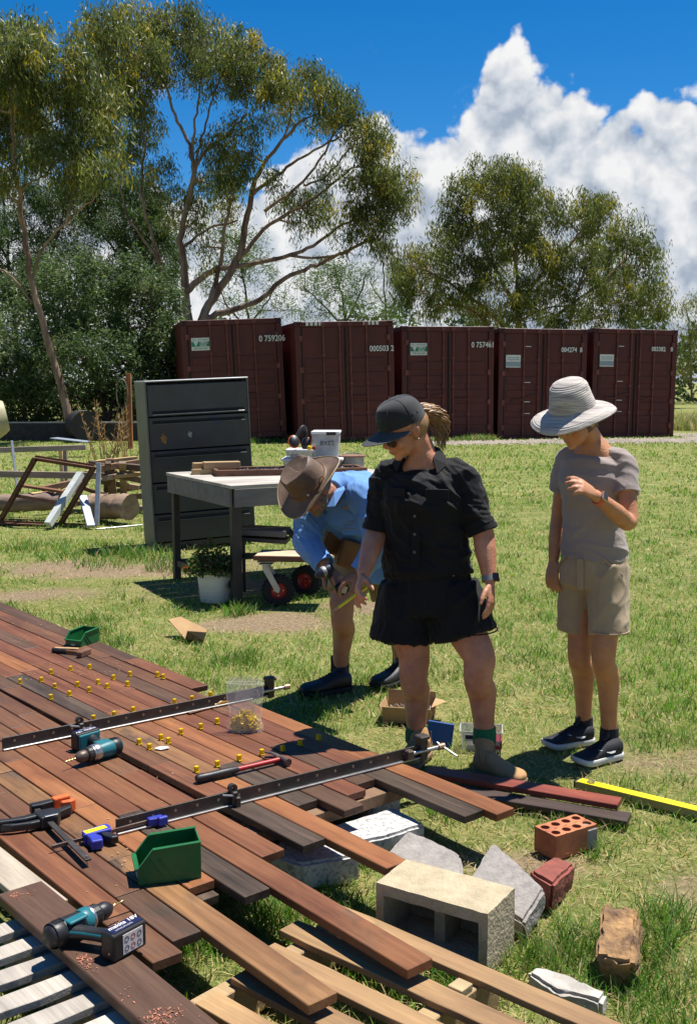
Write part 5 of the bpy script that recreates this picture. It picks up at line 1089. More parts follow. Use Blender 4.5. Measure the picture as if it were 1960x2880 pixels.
# ================================================================ filing cabinet, bench, trolley, scrap
CABF = pmat('charcoal cabinet paint', (0.038, 0.043, 0.055), (0.024, 0.027, 0.036), rough=0.24, scale=5, bump=0.03)
CABS = pmat('grey cabinet side', (0.11, 0.117, 0.12), (0.07, 0.075, 0.078), rough=0.45, scale=4)
GALV = pmat('galvanised steel', (0.46, 0.47, 0.47), (0.34, 0.35, 0.36), rough=0.42, metal=0.6, scale=14)
BENCHW = pmat('grey painted timber', (0.20, 0.19, 0.18), (0.12, 0.115, 0.11), rough=0.8, scale=7, bump=0.15, stretch=(0.4, 2, 2))
DKMET = pmat('black painted steel', (0.020, 0.020, 0.022), (0.03, 0.026, 0.024), rough=0.55, scale=14)
def cabinet():
    c = G(437, 1546); W, D, H = 1.05, 0.47, 1.66
    t = thing('filing_cabinet', 'tall charcoal five-drawer filing cabinet standing on the lawn', 'filing cabinet', (c.x, c.y, gz(c.y) - 0.01), rot=(0, -0.042, R(23)))
    for x in (0.008, W - 0.008): MB().box((x, D / 2, H / 2), (0.016, D, H)).obj('side_panel', CABS, t, bevel=0.003)
    MB().box((W / 2, D - 0.006, H / 2), (W - 0.034, 0.012, H - 0.01)).obj('back_panel', CABS, t)
    MB().box((W / 2, D / 2, H + 0.006), (W + 0.004, D + 0.006, 0.014)).obj('top_panel', pmat('cabinet top', (0.34, 0.35, 0.37), None, rough=0.35), t, bevel=0.003)
    MB().box((W / 2, D / 2, 0.03), (W - 0.034, D - 0.02, 0.06)).obj('plinth', CABF, t)
    ed = [0.075, 0.365, 0.675, 0.995, 1.325, 1.645]
    for i in range(5):
        z0, z1 = ed[i], ed[i + 1]; h = z1 - z0 - 0.014
        d = MB().box((W / 2, 0.010, z0 + h / 2), (W - 0.040, 0.028, h)).obj('drawer', CABF, t, bevel=0.004, seg=2)
        zh = (z0 + 0.035) if i == 4 else (z0 + h - 0.045)
        MB().box((W / 2, -0.0055, zh), (W - 0.11, 0.004, 0.030)).obj('handle_recess', RUBBER, d)
        MB().box((W / 2, -0.012, zh - 0.019), (W - 0.11, 0.016, 0.006)).obj('pull', GALV if i == 4 else CABS, d, bevel=0.001)
    for x, z, c_, r_, nm in [(0.155, 1.10, (0.42, 0.19, 0.04), 0.040, 'paint_spot'), (0.42, 1.13, (0.42, 0.44, 0.42), 0.028, 'paint_spot'), (0.68, 1.26, (0.03, 0.06, 0.30), 0.055, 'paint_spot')]:
        m = MB(); n = 18
        m.add([(x + r_ * (1 + 0.3 * math.sin(5 * a) + 0.2 * math.sin(9 * a + 1)) * math.cos(a) * (1.7 if x > 0.6 else 0.7), -0.0058, z + r_ * (1 + 0.3 * math.sin(4 * a)) * math.sin(a) * (0.5 if x > 0.6 else 1.1)) for a in [2 * math.pi * k / n for k in range(n)]], [tuple(range(n))])
        m.obj(nm, pmat('paint splash %d' % int(x * 100), c_, CABF.diffuse_color[:3] if False else tuple(q * 0.35 for q in c_), rough=0.6, scale=30), t)
cabinet()
def bench():
    a = G(660, 1703); b = G(486, 1627); dd = Vector((b.x - a.x, b.y - a.y, 0)); D = dd.length; dd.normalize(); xx = Vector((dd.y, -dd.x, 0)); W = 1.62; H = 0.90
    t = thing('workbench', 'grey timber workbench on black steel legs beside the filing cabinet', 'workbench', (a.x, a.y, 0), math.atan2(xx.y, xx.x))
    # local: x along the front edge, y towards the back
    for i in range(7):
        w = (D + 0.06) / 7
        o = MB().box((W / 2, -0.03 + w * (i + 0.5), H - 0.0125), (W + 0.06, w - 0.004, 0.025)).obj('top_board', WOODPALE, t, bevel=0.002); f = rr.uniform(0.8, 1.1); o.color = (0.42 * f, 0.38 * f, 0.33 * f, 0.15)
    for (p, q) in (((0, -0.02), (W, -0.02)), ((-0.02, 0), (-0.02, D)), ((0, D + 0.02), (W, D + 0.02)), ((W + 0.02, 0), (W + 0.02, D))):
        MB().bar((p[0], p[1], H - 0.095), (q[0], q[1], H - 0.095), 0.022, 0.135).obj('apron', BENCHW, t, bevel=0.002)
    for x in (0.03, W - 0.03):
        for y in (0.03, D - 0.03): MB().box((x, y, (H - 0.03) / 2), (0.055 if x > 1 or y > 0.5 else 0.075, 0.055, H - 0.03)).obj('leg', DKMET, t, bevel=0.003)
    MB().bar((0.03, 0.06, 0.14), (0.03, D - 0.06, 0.14), 0.03, 0.05).obj('stretcher', DKMET, t); MB().bar((0.06, D - 0.03, 0.14), (W - 0.06, D - 0.03, 0.14), 0.03, 0.05).obj('stretcher', DKMET, t)
    def B(x, y, z=H): return t.matrix_basis @ Vector((x, y, z))
    M0 = Matrix.Translation(t.location) @ Matrix.Rotation(t.rotation_euler.z, 4, 'Z'); Bp = lambda x, y, z=H: M0 @ Vector((x, y, z)); rz = t.rotation_euler.z
    # offcuts
    for (x, y, z, l, w, h, r_, lab, f) in [(0.14, 0.98, 0.0, 0.36, 0.09, 0.045, -0.25, 'longest pale timber offcut, lowest on the bench corner', 1.0), (0.06, 1.05, 0.046, 0.14, 0.09, 0.045, -0.2, 'short timber block at the end of the offcut stack', 0.9), (0.20, 0.96, 0.046, 0.30, 0.10, 0.055, -0.24, 'thick pale timber offcut lying on top of the stack', 1.1)]:
        o = MB().box((0, 0, h / 2), (l, w, h)).obj('timber_offcut', WOODPALE, None, bevel=0.003); o.location = Bp(x + 0.12, y, H + z + 0.001); o.rotation_euler = (0, 0, rz + r_); o.color = (0.40 * f, 0.27 * f, 0.14 * f, 0.1); tag(o, lab, 'offcut', 'offcuts on the workbench')
    # long shallow tray of dark chips
    tr = thing('steel_tray', 'long shallow rusty tray of dark chips on the bench', 'tray', Bp(0.82, 0.72, H + 0.001), rz - 0.28)
    MB().box((0, 0, 0.008), (1.25, 0.34, 0.012)).obj('tray_floor', RUST, tr)
    for y in (-0.165, 0.165): MB().box((0, y, 0.025), (1.25, 0.03, 0.05)).obj('tray_side', RUST, tr, bevel=0.003)
    for x in (-0.61, 0.61): MB().box((x, 0, 0.025), (0.03, 0.296, 0.05)).obj('tray_end', RUST, tr, bevel=0.003)
    m = MB(); r = random.Random(2)
    for k in range(420):
        a_ = r.uniform(0.008, 0.022); m.box((r.uniform(-0.42, 0.58), r.uniform(-0.14, 0.14), 0.02 + r.random() * 0.02), (a_, a_ * 0.8, a_ * 0.5), rz=r.uniform(0, 6), rx=r.uniform(-.6, .6))
    o = m.obj('dark_chips', pmat('dark chips', (0.10, 0.105, 0.115), (0.03, 0.03, 0.035), rough=0.5, scale=30)); o.location = tr.location; o.rotation_euler = tr.rotation_euler; o['kind'] = 'stuff'; tag(o, 'dark glittering chips in the rusty tray', 'chips')
    o = MB().box((0, 0, 0.014), (0.75, 0.05, 0.028)).obj('steel_bar', RUST, None, bevel=0.003); o.location = Bp(1.0, 1.06, H + 0.001); o.rotation_euler = (0, 0, rz - 0.12); tag(o, 'rusty flat bar lying behind the tray on the bench', 'steel bar')
    o = scrap('paper_sheet', 'crumpled white paper on the front of the bench', 'paper', 0, 0, [(-.12, -.05), (.1, -.07), (.15, .03), (.02, .07), (-.13, .05)], LABELW, curl=1.2); o.location = Bp(0.75, 0.30, H + 0.002); o.rotation_euler = (0, 0, rz)
    # storage tubs
    TUB = pmat('clear tub plastic', (0.62, 0.65, 0.68), None, rough=0.25, alpha=0.55); TUBL = pmat('milky lid', (0.68, 0.70, 0.72), (0.6, 0.62, 0.64), rough=0.4)
    def tub(label, u, v, Y, w, d, h, latch, inner, rot=-0.05):
        q = P(u, v, Y); k = thing('storage_tub', label, 'plastic tub', q, rot)
        bx = [(-w / 2 * .92, -d / 2 * .92), (w / 2 * .92, -d / 2 * .92), (w / 2 * .92, d / 2 * .92), (-w / 2 * .92, d / 2 * .92)]
        rs = [[(x * (1 + 0.07 * z / h), y * (1 + 0.07 * z / h), z) for x, y in bx] for z in (0.0, h)]
        MB().rings(rs, caps=False).add([(x, y, 0.0) for x, y in bx], [(0, 3, 2, 1)]).obj('tub_body', TUB, k)
        MB().box((0, 0, h + 0.010), (w * 1.04, d * 1.04, 0.022)).obj('lid', TUBL, k, bevel=0.006, seg=2)
        if latch:
            MB().box((w * 0.22, -d / 2 * 1.05, h + 0.004), (w * 0.34, 0.016, 0.028)).obj('latch', BLACKPL, k, bevel=0.003)
        for j in range(inner): MB().box((-w * 0.25 + w * 0.25 * j, -0.02 * j, h * 0.28), (w * 0.26, d * 0.5, h * 0.5)).obj('contents', LABELW if j % 2 else pmat('dull contents', (0.35, 0.33, 0.28), None), k, bevel=0.003)
        return k
    zt = Bp(0, 0).z
    def onb(u, Y): # point on the bench top seen at column u
        d_ = ray(u, 1280); q = Vector((0, 0, CAMH)) + d_ * (Y / d_.y); return Vector((q.x, q.y, H + 0.001))
    def tubw(label, u, Y, w, d, h, latch, inner, zoff=0.0):
        q = onb(u, Y); k = tub(label, u, 1280, Y, w, d, h, latch, inner); k.location = (q.x, q.y, H + 0.001 + zoff); return k
    tubw('wide low clear tub with white lid at the bottom of the stack on the bench', 882, 9.35, 0.50, 0.36, 0.085, False, 2)
    k = tubw('tall clear tub with black latch standing on the wide low tub', 918, 9.38, 0.235, 0.30, 0.205, True, 3, 0.109)
    text_on('lettering', 'BXES', 0.055, NAVY, k, Matrix.Translation((-0.045, -0.152, 0.125)) @ FACE)
    tubw('small shallow open tray of fixings under the ear muffs', 846, 9.30, 0.23, 0.26, 0.055, False, 1, 0.109)
    # ear muffs
    q = onb(846, 9.20); em = thing('ear_muffs', 'black and orange ear muffs lying on the small tray', 'ear muffs', (q.x, q.y, H + 0.187), rot=(R(-10), 0, 0))
    for (x, y, z, s) in ((-0.055, -0.07, 0.055, 1), (0.045, 0.05, 0.055, -1)):
        MM = Matrix.Translation((x, y, z)) @ Matrix.Rotation(R(70), 4, 'X') @ Matrix.Rotation(R(20 * s), 4, 'Y')
        cp = MB().lathe([(0, 0.032), (0.025, 0.031), (0.043, 0.020), (0.046, 0.0), (0.030, -0.02), (0, -0.02)], 20, MM @ Matrix.Scale(1.2, 4, (0, 1, 0))).obj('ear_cup', BLACKPL, em, smooth=50)
        MB().lathe([(0.0462, 0.012), (0.050, 0.006), (0.050, -0.004), (0.0462, -0.006)], 20, MM @ Matrix.Scale(1.2, 4, (0, 1, 0))).obj('orange_ring', ORANGE, cp, smooth=50)
    MB().tube([(-0.05 + 0.10 * k / 10 + 0.03 * math.sin(math.pi * k / 10), -0.06 + 0.11 * k / 10, 0.07 + 0.12 * math.sin(math.pi * k / 10)) for k in range(11)], [(0.005, 0.018)] * 11, 8).obj('headband', BLACKPL, em, smooth=50)
    for x, cc, rr_, nm in ((0.085, YELLOW, 0.020, 'yellow ball-shaped cap beside the ear muffs'), (0.125, REDP, 0.018, 'small red bottle cap beside the yellow one')):
        o = MB().lathe([(0, 0), (rr_ * .8, 0), (rr_, rr_ * .6), (rr_ * .8, rr_ * 1.5), (0, rr_ * 1.8)], 14).obj('bottle_cap', cc, None, smooth=50); o.location = (q.x + x - 0.01, q.y - 0.08, H + 0.187); tag(o, nm, 'cap')
    # cable reel
    q = onb(990, 9.45); rl = thing('cable_reel', 'brown flanged reel wound with pale cable on the bench', 'cable reel', (q.x, q.y, H + 0.001))
    FL = pmat('reel flange', (0.23, 0.12, 0.08), (0.17, 0.085, 0.06), rough=0.7)
    for z in (0.006, 0.112): MB().lathe([(0.0, 0.006), (0.125, 0.006), (0.125, -0.006), (0.0, -0.006)], 28, Matrix.Translation((0, 0, z))).obj('flange', FL, rl, smooth=30)
    for i in range(8): MB().tube([(0.10 * math.cos(2 * math.pi * j / 28), 0.10 * math.sin(2 * math.pi * j / 28), 0.019 + i * 0.0122) for j in range(29)], 0.0062, 6).obj('cable_turn', pmat('pale cable', (0.42, 0.42, 0.36), None, rough=0.6), rl, smooth=60)
    MB().tube([(0.08 * math.cos(a_), -0.02 + 0.08 * math.sin(a_), 0.127 + 0.008 * math.sin(a_)) for a_ in [0.3 + 0.3 * k for k in range(10)]], 0.006, 6).obj('cable_end', MATS['pale cable'], rl, smooth=60)
bench()
def bucket_plant():
    c = G(603, 1692)
    t = thing('plant_pot', 'white plastic bucket planted with a leafy shrub under the workbench', 'plant pot', (c.x, c.y, 0.0), 0.4)
    BW = pmat('white bucket', (0.66, 0.66, 0.66), (0.52, 0.52, 0.53), rough=0.5, scale=4, bump=0.05, bscale=40, stretch=(.2, .2, 6))
    MB().lathe([(0.0, 0.004), (0.098, 0.004), (0.105, 0.012), (0.128, 0.235), (0.134, 0.240), (0.134, 0.246), (0.124, 0.246), (0.110, 0.09), (0, 0.09)], 32).obj('bucket', BW, t, smooth=40)
    MB().lathe([(0.0, 0.205), (0.119, 0.200)], 24).obj('soil', pmat('potting soil', (0.045, 0.03, 0.02), None, rough=1, scale=40, bump=0.6), t)
    MB().tube([(-0.12 + 0.01 * math.sin(k), 0.02, 0.24 + 0.06 * math.sin(k / 3.0)) for k in range(4)], (0.012), 6, flat=(1, 0.3)).obj('handle_tab', BW, t)
    rng = np.random.default_rng(4); m = MB(); r = random.Random(6)
    for k in range(16):
        a = r.uniform(0, 6.28); e = (r.uniform(0.05, 0.17) * math.cos(a), r.uniform(0.05, 0.17) * math.sin(a), r.uniform(0.28, 0.48))
        m.tube([(0.03 * math.cos(a), 0.03 * math.sin(a), 0.2), (e[0] * .6, e[1] * .6, 0.33), e], [0.004, 0.003, 0.0015], 5)
    m.obj('stem', BARKD, t)
    n = 1500; a = rng.random(n) * 6.28; q = rng.random(n) ** 0.5 * 0.19; z = 0.23 + rng.random(n) * 0.27 * (1.1 - q / 0.21)
    p = np.stack([q * np.cos(a) - 0.03, q * np.sin(a), z], 1); d = rng.normal(0, 1, (n, 3)); d /= np.linalg.norm(d, axis=1)[:, None]; s = np.cross(d, rng.normal(0, 1, (n, 3))); s /= np.linalg.norm(s, axis=1)[:, None]
    V = np.stack([p, p + d * .018 + s * .009, p + d * .036, p + d * .018 - s * .009], 1).reshape(-1, 3); F = (np.arange(n) * 4)[:, None] + np.arange(4)[None, :]
    c = np.where((rng.random(n) < 0.08)[:, None], np.array((0.22, 0.06, 0.03)), np.array((0.07, 0.11, 0.03)) * (0.6 + 0.8 * rng.random((n, 1))))
    link('foliage', np_mesh('foliage', V, F, ('tint', np.repeat(c, 4, 0))), LEAF, t)
bucket_plant()
def trolley():
    c = G(783, 1704); t = thing('trolley', 'low yard trolley with fat rubber wheels and red hubs', 'trolley', (c.x, c.y, 0), R(-6))
    def wheel(x, y, rz=0.0):
        Mw = Matrix.Translation((x, y, 0.118)) @ Matrix.Rotation(R(90), 4, 'X') @ Matrix.Rotation(rz, 4, 'Y')
        prof = [(0.060, -0.030), (0.085, -0.038), (0.108, -0.030), (0.117, -0.012), (0.117, 0.012), (0.108, 0.030), (0.085, 0.038), (0.060, 0.030)]
        w = MB().lathe(prof, 32, Mw).obj('tyre', RUBBER, t, smooth=40)
        for k in range(22):
            a = 2 * math.pi * k / 22
            for s in (-1, 1): MB().box((0.113 * math.cos(a), 0.113 * math.sin(a), 0.022 * s), (0.014, 0.020, 0.020), Mw, rz=a).obj('tread_block', RUBBER, w)
        h = MB().lathe([(0.0, 0.024), (0.014, 0.024), (0.020, 0.012), (0.050, 0.010), (0.062, 0.028), (0.064, 0.030), (0.064, -0.030), (0.05, -0.01), (0, -0.02)], 24, Mw).obj('hub', REDP, t, smooth=40)
        for k in range(4): MB().cyl(Mw @ Vector((0.036 * math.cos(k * 1.57), 0.036 * math.sin(k * 1.57), 0.008)), Mw @ Vector((0.036 * math.cos(k * 1.57), 0.036 * math.sin(k * 1.57), 0.017)), 0.005, 8).obj('bolt', STEEL, h)
    wheel(0, 0, 0.25); wheel(0.15, 0.42, -0.3)
    for s in (-1, 1):
        MB().prism([(-0.012, -0.004), (0.014, -0.012), (0.024, 0.02), (-0.045, 0.150), (-0.075, 0.200), (-0.11, 0.200), (-0.105, 0.16)], 0.005, Matrix.Translation((0, 0.052 * s, 0.118)) @ Matrix.Rotation(R(90), 4, 'X')).obj('caster_fork', GALV, t, bevel=0.001)
    MB().box((-0.085, 0, 0.320), (0.10, 0.115, 0.008)).box((-0.085, 0, 0.336), (0.13, 0.10, 0.006)).obj('caster_plate', GALV, t, bevel=0.001)
    o = MB().box((0.12, 0.07, 0.378), (0.56, 0.30, 0.022)).obj('deck_board', WOODPALE, t, bevel=0.002); o.color = (0.52, 0.40, 0.27, 0.05)
    o = MB().box((0.115, -0.089, 0.372), (0.56, 0.018, 0.034)).obj('edge_strip', WOOD, t, bevel=0.002); o.color = (0.12, 0.05, 0.03, 0.2)
    MB().box((0.12, 0.07, 0.351), (0.5, 0.24, 0.022)).obj('sub_frame', DKMET, t)
    MB().bar((-0.36, 0.15, 0.352), (-0.10, 0.05, 0.366), 0.04, 0.035).obj('draw_bar', DKMET, t)
    p = MB().box((-0.17, 0.30, 0.52), (0.40, 0.26, 0.05), ry=0.03).obj('tool_case', pmat('slate case', (0.07, 0.075, 0.085), None, rough=0.5), t, bevel=0.006)
    MB().bar((-0.36, 0.30, 0.47), (0.03, 0.30, 0.45), 0.22, 0.03).obj('case_shelf', DKMET, t)
    for (a, b) in [((0.03, 0.25, 0.53), (0.16, 0.2, 0.39)), ((0.03, 0.35, 0.53), (0.16, 0.35, 0.39)), ((-0.34, 0.25, 0.46), (-0.34, 0.2, 0.02)), ((-0.34, 0.40, 0.46), (-0.34, 0.42, 0.02))]: MB().cyl(a, b, 0.014, 8).obj('strut', DKMET, t, smooth=40)
trolley()
# ---------------------------------------------------------------- things on the ground by the woman in black
def nail_box():
    a = G(1150, 2022); t = thing('cardboard_box', 'torn open cardboard box of shiny nails on the grass', 'cardboard box', (a.x, a.y, 0.0), R(-12))
    w, d, h = 0.24, 0.17, 0.085
    MB().box((0, 0, 0.005), (w, d, 0.004)).obj('box_floor', CARD, t)
    for nm, c_, s_, r_ in (('side', (0, -d / 2, h / 2), (w, 0.004, h), (R(14), 0)), ('side', (0, d / 2, h * .7), (w, 0.004, h * 1.4), (R(-10), 0)), ('side', (-w / 2, 0, h / 2), (0.004, d, h), (0, R(-18))), ('side', (w / 2, 0, h / 2), (0.004, d, h), (0, R(18)))):
        MB().box(c_, s_, rx=r_[0], ry=r_[1]).obj(nm, CARD, t)
    MB().add([(w / 2, -d / 2, 0.09), (w / 2 + 0.07, -d / 2 + 0.02, 0.12), (w / 2 + 0.055, d / 2, 0.075), (w / 2, d / 2, 0.09)], [(0, 1, 2, 3)]).obj('torn_flap', CARD, t)
    m = MB(); r = random.Random(1)
    for k in range(170):
        x, y = r.uniform(-w / 2 * .85, w / 2 * .85), r.uniform(-d / 2 * .8, d / 2 * .8); z = 0.012 + 0.05 * r.random(); a1 = r.uniform(0, 6.28); l = 0.03
        m.bar((x, y, z), (x + l * math.cos(a1), y + l * math.sin(a1) * .8, z + r.uniform(-.01, .012)), 0.0022, 0.0022)
    o = m.obj('nails', STEEL); o.location = t.location; o.rotation_euler = t.rotation_euler; o['kind'] = 'stuff'; tag(o, 'loose shiny nails in the torn cardboard box', 'nails')
    b = G(1233, 2098); t = thing('blue_lid', 'blue plastic lid propped upright behind the far boot', 'lid', (b.x, b.y, 0.0), R(-18), rot=(R(-12), R(4), R(-18)))
    MB().box((0, 0, 0.052), (0.12, 0.010, 0.104)).obj('lid_panel', pmat('bright blue plastic', (0.012, 0.085, 0.34), None, rough=0.4), t, bevel=0.004, seg=2)
    MB().box((0, -0.001, 0.104), (0.124, 0.016, 0.010)).obj('lid_rim', MATS['bright blue plastic'], t, bevel=0.003)
    c = G(1352, 2104); t = thing('storage_tub', 'clear plastic tub of screws behind the tan boot', 'plastic tub', (c.x, c.y, 0.0), R(-8))
    w, d, h = 0.185, 0.12, 0.095
    bx = [(-w / 2, -d / 2), (w / 2, -d / 2), (w / 2, d / 2), (-w / 2, d / 2)]
    MB().rings([[(x * 0.88, y * 0.88, 0.004) for x, y in bx], [(x, y, h) for x, y in bx], [(x * 1.05, y * 1.05, h) for x, y in bx], [(x * 1.05, y * 1.05, h - 0.006) for x, y in bx]], caps=False).obj('tub_body', MATS['clear tub plastic'], t)
    p = MB().box((-0.02, -d / 2 - 0.0005, 0.06), (0.10, 0.002, 0.03)).obj('label', LABELW, t); p.rotation_euler = (R(-4), 0, 0)
    q_ = MB().box((-0.02, -d / 2 - 0.0035, 0.064), (0.098, 0.002, 0.018)).obj('blue_band', NAVY, p)
    MB().box((0.01, 0.0, 0.022), (w * .75, d * .7, 0.03)).obj('contents', pmat('screw heap', (0.30, 0.24, 0.22), (0.06, 0.05, 0.05), rough=0.5, scale=70), t, bevel=0.01)
    MB().box((w * 0.40, -0.01, 0.035), (0.04, 0.09, 0.045)).obj('red_packet', REDP, t, bevel=0.004)
nail_box()
# ---------------------------------------------------------------- scrap heap at the left
def YV(v): # ground distance for a picture row
    return G(0, v).y
def scrap_heap():
    def wp(u, v, Y): return P(u, v, Y)
    Y = 12.4
    t = thing('bed_frame', 'rusty angle-iron bed frame standing on edge in the scrap heap', 'metal frame', (wp(3, 1470, Y).x, Y, gz(Y)))
    o0 = Vector(t.location); Q = lambda u, v, dy=0.0: wp(u, v, Y + dy) - o0
    for a, b in (((100, 1288), (266, 1314)), ((100, 1290), (2, 1464)), ((266, 1312), (166, 1484)), ((-20, 1470), (280, 1482))):
        m = MB().bar(Q(*a), Q(*b), 0.065, 0.012).bar(Q(a[0], a[1], 0.03), Q(b[0], b[1], 0.03), 0.012, 0.065); m.obj('rail', RUST, t)
    MB().bar(Q(50, 1395), Q(150, 1412, 0.3), 0.04, 0.04).obj('cross_bar', RUST, t)
    def beam(name, label, cat, a, b, Ya, Yb, w, h, mat, colr=None):
        A, B = wp(*a, Ya), wp(*b, Yb); o_ = (A + B) / 2
        o = MB().bar(A - o_, B - o_, w, h).obj(name, mat, None, bevel=0.003); o.location = o_
        if colr: o.color = colr
        return tag(o, label, cat)
    beam('box_beam', 'white painted box beam leaning across the rusty frame', 'beam', (228, 1332), (136, 1476), 12.7, 12.1, 0.075, 0.075, pmat('flaking white paint', (0.55, 0.58, 0.57), (0.4, 0.42, 0.4), rough=0.6, scale=8))
    beam('fence_post', 'upright weathered steel post at the corner of the rusty frame', 'post', (279, 1302), (273, 1478), 12.5, 12.3, 0.05, 0.05, GALV)
    beam('steel_channel', 'pale blue-grey channel leaning against the upright post', 'channel', (234, 1395), (257, 1480), 12.5, 12.1, 0.09, 0.03, pmat('pale blue paint', (0.38, 0.44, 0.55), None, rough=0.5))
    beam('timber_rail', 'upper long grey rail of the rough timber rack', 'rail', (-60, 1268), (243, 1258), 14.2, 14.2, 0.05, 0.07, WOODPALE, (0.34, 0.28, 0.22, 0.3))
    beam('timber_rail', 'lower long grey rail passing behind the rusty frame', 'rail', (-60, 1332), (276, 1338), 13.2, 13.2, 0.05, 0.08, WOODPALE, (0.28, 0.22, 0.17, 0.4))
    beam('timber_post', 'pale post carrying the upper rail', 'post', (171, 1262), (179, 1380), 14.25, 14.25, 0.05, 0.05, WOODPALE, (0.55, 0.42, 0.22, 0.1))
    beam('timber_post', 'grey post beside the pale one under the upper rail', 'post', (183, 1262), (188, 1400), 14.3, 14.3, 0.06, 0.06, WOODPALE, (0.25, 0.22, 0.2, 0.4))
    beam('steel_pipe', 'thin galvanised pipe lying on the grass by the cabinet', 'pipe', (270, 1490), (400, 1478), 12.1, 12.4, 0.03, 0.03, GALV)
    beam('timber_offcut', 'reddish board lying across the logs', 'offcut', (66, 1366), (180, 1383), 13.0, 12.9, 0.10, 0.03, WOOD, (0.2, 0.09, 0.05, 0.3))
    beam('gate_leg', 'thin bent galvanised pipe leg below the mixer drum', 'pipe', (34, 1240), (50, 1380), 13.6, 13.4, 0.03, 0.03, GALV)
    # logs
    def log(label, a, b, Ya, Yb, r, colr):
        A, B = wp(*a, Ya), wp(*b, Yb); k = thing('log', label, 'log', (A + B) / 2); o_ = Vector(k.location); n = 14; pts = []; rd = []
        for i in range(n + 1):
            pts.append(A + (B - A) * i / n - o_ + Vector((0, 0, 0.012 * math.sin(i * 1.7)))); rd.append(r * (1 + 0.08 * math.sin(i * 2.3)))
        m = MB().tube(pts, rd, 16)
        m.v = [tuple(Vector(q) + mnoise.noise_vector(Vector(q) * 6) * r * 0.16) for q in m.v]
        o = m.obj('log_wood', pmat('split log ' + label[:8], colr, tuple(q * 0.45 for q in colr), rough=0.9, scale=5, bump=0.6, bscale=14, stretch=(0.5, 2, 2)), k, smooth=50)
    log('thick pale weathered log beside the cabinet', (255, 1425), (366, 1425), 12.9, 12.5, 0.145, (0.40, 0.27, 0.19))
    log('long grey log lying behind the rusty frame', (-80, 1418), (170, 1410), 13.0, 12.9, 0.105, (0.33, 0.23, 0.18))
    # split timber pile
    r = random.Random(12)
    cols = [(0.42, 0.28, 0.14, .1), (0.22, 0.13, 0.08, .3), (0.30, 0.22, 0.15, .3), (0.12, 0.08, 0.06, .4)]
    for k, (a, b) in enumerate([((270, 1300), (385, 1288)), ((280, 1318), (390, 1300)), ((275, 1352), (392, 1372)), ((300, 1330), (400, 1352)), ((285, 1310), (340, 1340)), ((310, 1290), (318, 1400)), ((345, 1300), (350, 1420)), ((330, 1380), (420, 1366)), ((320, 1340), (430, 1330)), ((340, 1400), (440, 1392)), ((350, 1440), (440, 1420)), ((335, 1310), (410, 1318)), ((215, 1345), (330, 1322)), ((200, 1360), (300, 1395)), ((240, 1330), (360, 1345)), ((190, 1390), (250, 1340)), ((150, 1395), (230, 1360)), ((120, 1375), (240, 1350)), ((290, 1345), (380, 1330)), ((305, 1300), (300, 1380)), ((60, 1400), (160, 1385)), ((205, 1420), (290, 1400)), ((230, 1440), (300, 1380)), ((255, 1300), (330, 1310))]):
        beam('split_timber', ['yellowish split timber in the pile behind the logs', 'reddish split timber in the pile behind the logs', 'grey brown split timber in the pile behind the logs', 'dark charred split timber in the pile behind the logs'][k % 4], 'timber', a, b, 13.5 + r.uniform(-.2, .5), 13.6 + r.uniform(-.2, .5), r.uniform(.06, .11), r.uniform(.04, .08), WOODPALE, cols[k % 4])['group'] = 'split timbers in the pile'
    # rusty post in front of the bush
    beam('rusty_post', 'tall rusty steel post beside the filing cabinet', 'post', (362, 1050), (368, 1262), 21.0, 21.0, 0.09, 0.09, pmat('orange rust', (0.36, 0.13, 0.05), (0.2, 0.075, 0.035), rough=0.85, scale=6))
    # cement mixer drum
    q = wp(-58, 1185, 14.6); k = thing('cement_mixer', 'cream cement mixer drum at the edge of the yard', 'cement mixer', (q.x, q.y, gz(14.6)))
    Md = Matrix.Translation((0, 0, q.z - gz(14.6))) @ Matrix.Rotation(R(78), 4, 'Y') @ Matrix.Rotation(R(-20), 4, 'X')
    MB().lathe([(0.0, -0.28), (0.22, -0.27), (0.33, -0.12), (0.345, 0.0), (0.33, 0.10), (0.24, 0.30), (0.20, 0.36), (0.185, 0.36), (0.23, 0.28), (0.31, 0.08)], 32, Md).obj('drum', pmat('cream drum paint', (0.46, 0.42, 0.25), (0.33, 0.29, 0.17), rough=0.5, scale=5), k, smooth=40)
    MB().lathe([(0.350, -0.02), (0.36, -0.02), (0.36, 0.02), (0.35, 0.02)], 32, Md).obj('drum_band', GALV, k)
    for s in (-1, 1): MB().cyl((0.05, 0.25 * s, 0), (0.0, 0.15 * s, q.z - gz(14.6) - 0.2), 0.025, 8).obj('stand_leg', GALV, k, smooth=40)
    MB().cyl((-0.1, -0.3, 0.5), (-0.1, 0.3, 0.5), 0.02, 8).obj('stand_bar', GALV, k)
    # black drum, low wall and coil under the bush
    q = P(235, 1195, 26.6); k = thing('oil_drum', 'black oil drum lying in the shade of the bush', 'drum', (q.x, q.y, gz(26.6)))
    MB().lathe([(0, -0.42), (0.36, -0.42), (0.375, -0.40), (0.36, -0.38), (0.36, -0.12), (0.375, -0.10), (0.36, -0.08), (0.36, 0.4), (0.375, 0.42), (0.33, 0.42), (0.33, 0.39), (0, 0.39)], 28, Matrix.Translation((0, 0, 0.40)) @ Matrix.Rotation(R(90), 4, 'X') @ Matrix.Rotation(R(25), 4, 'Y')).obj('drum_shell', DKMET, k, smooth=40)
    o = MB().box((0, 0, 0.22), (5.2, 0.10, 0.44)).obj('low_wall', pmat('dark sleeper wall', (0.07, 0.06, 0.05), (0.03, 0.027, 0.025), rough=0.9), None); q = P(120, 1200, 27.2); o.location = (q.x, q.y, gz(27.2)); tag(o, 'low dark sleeper wall under the bush', 'wall')
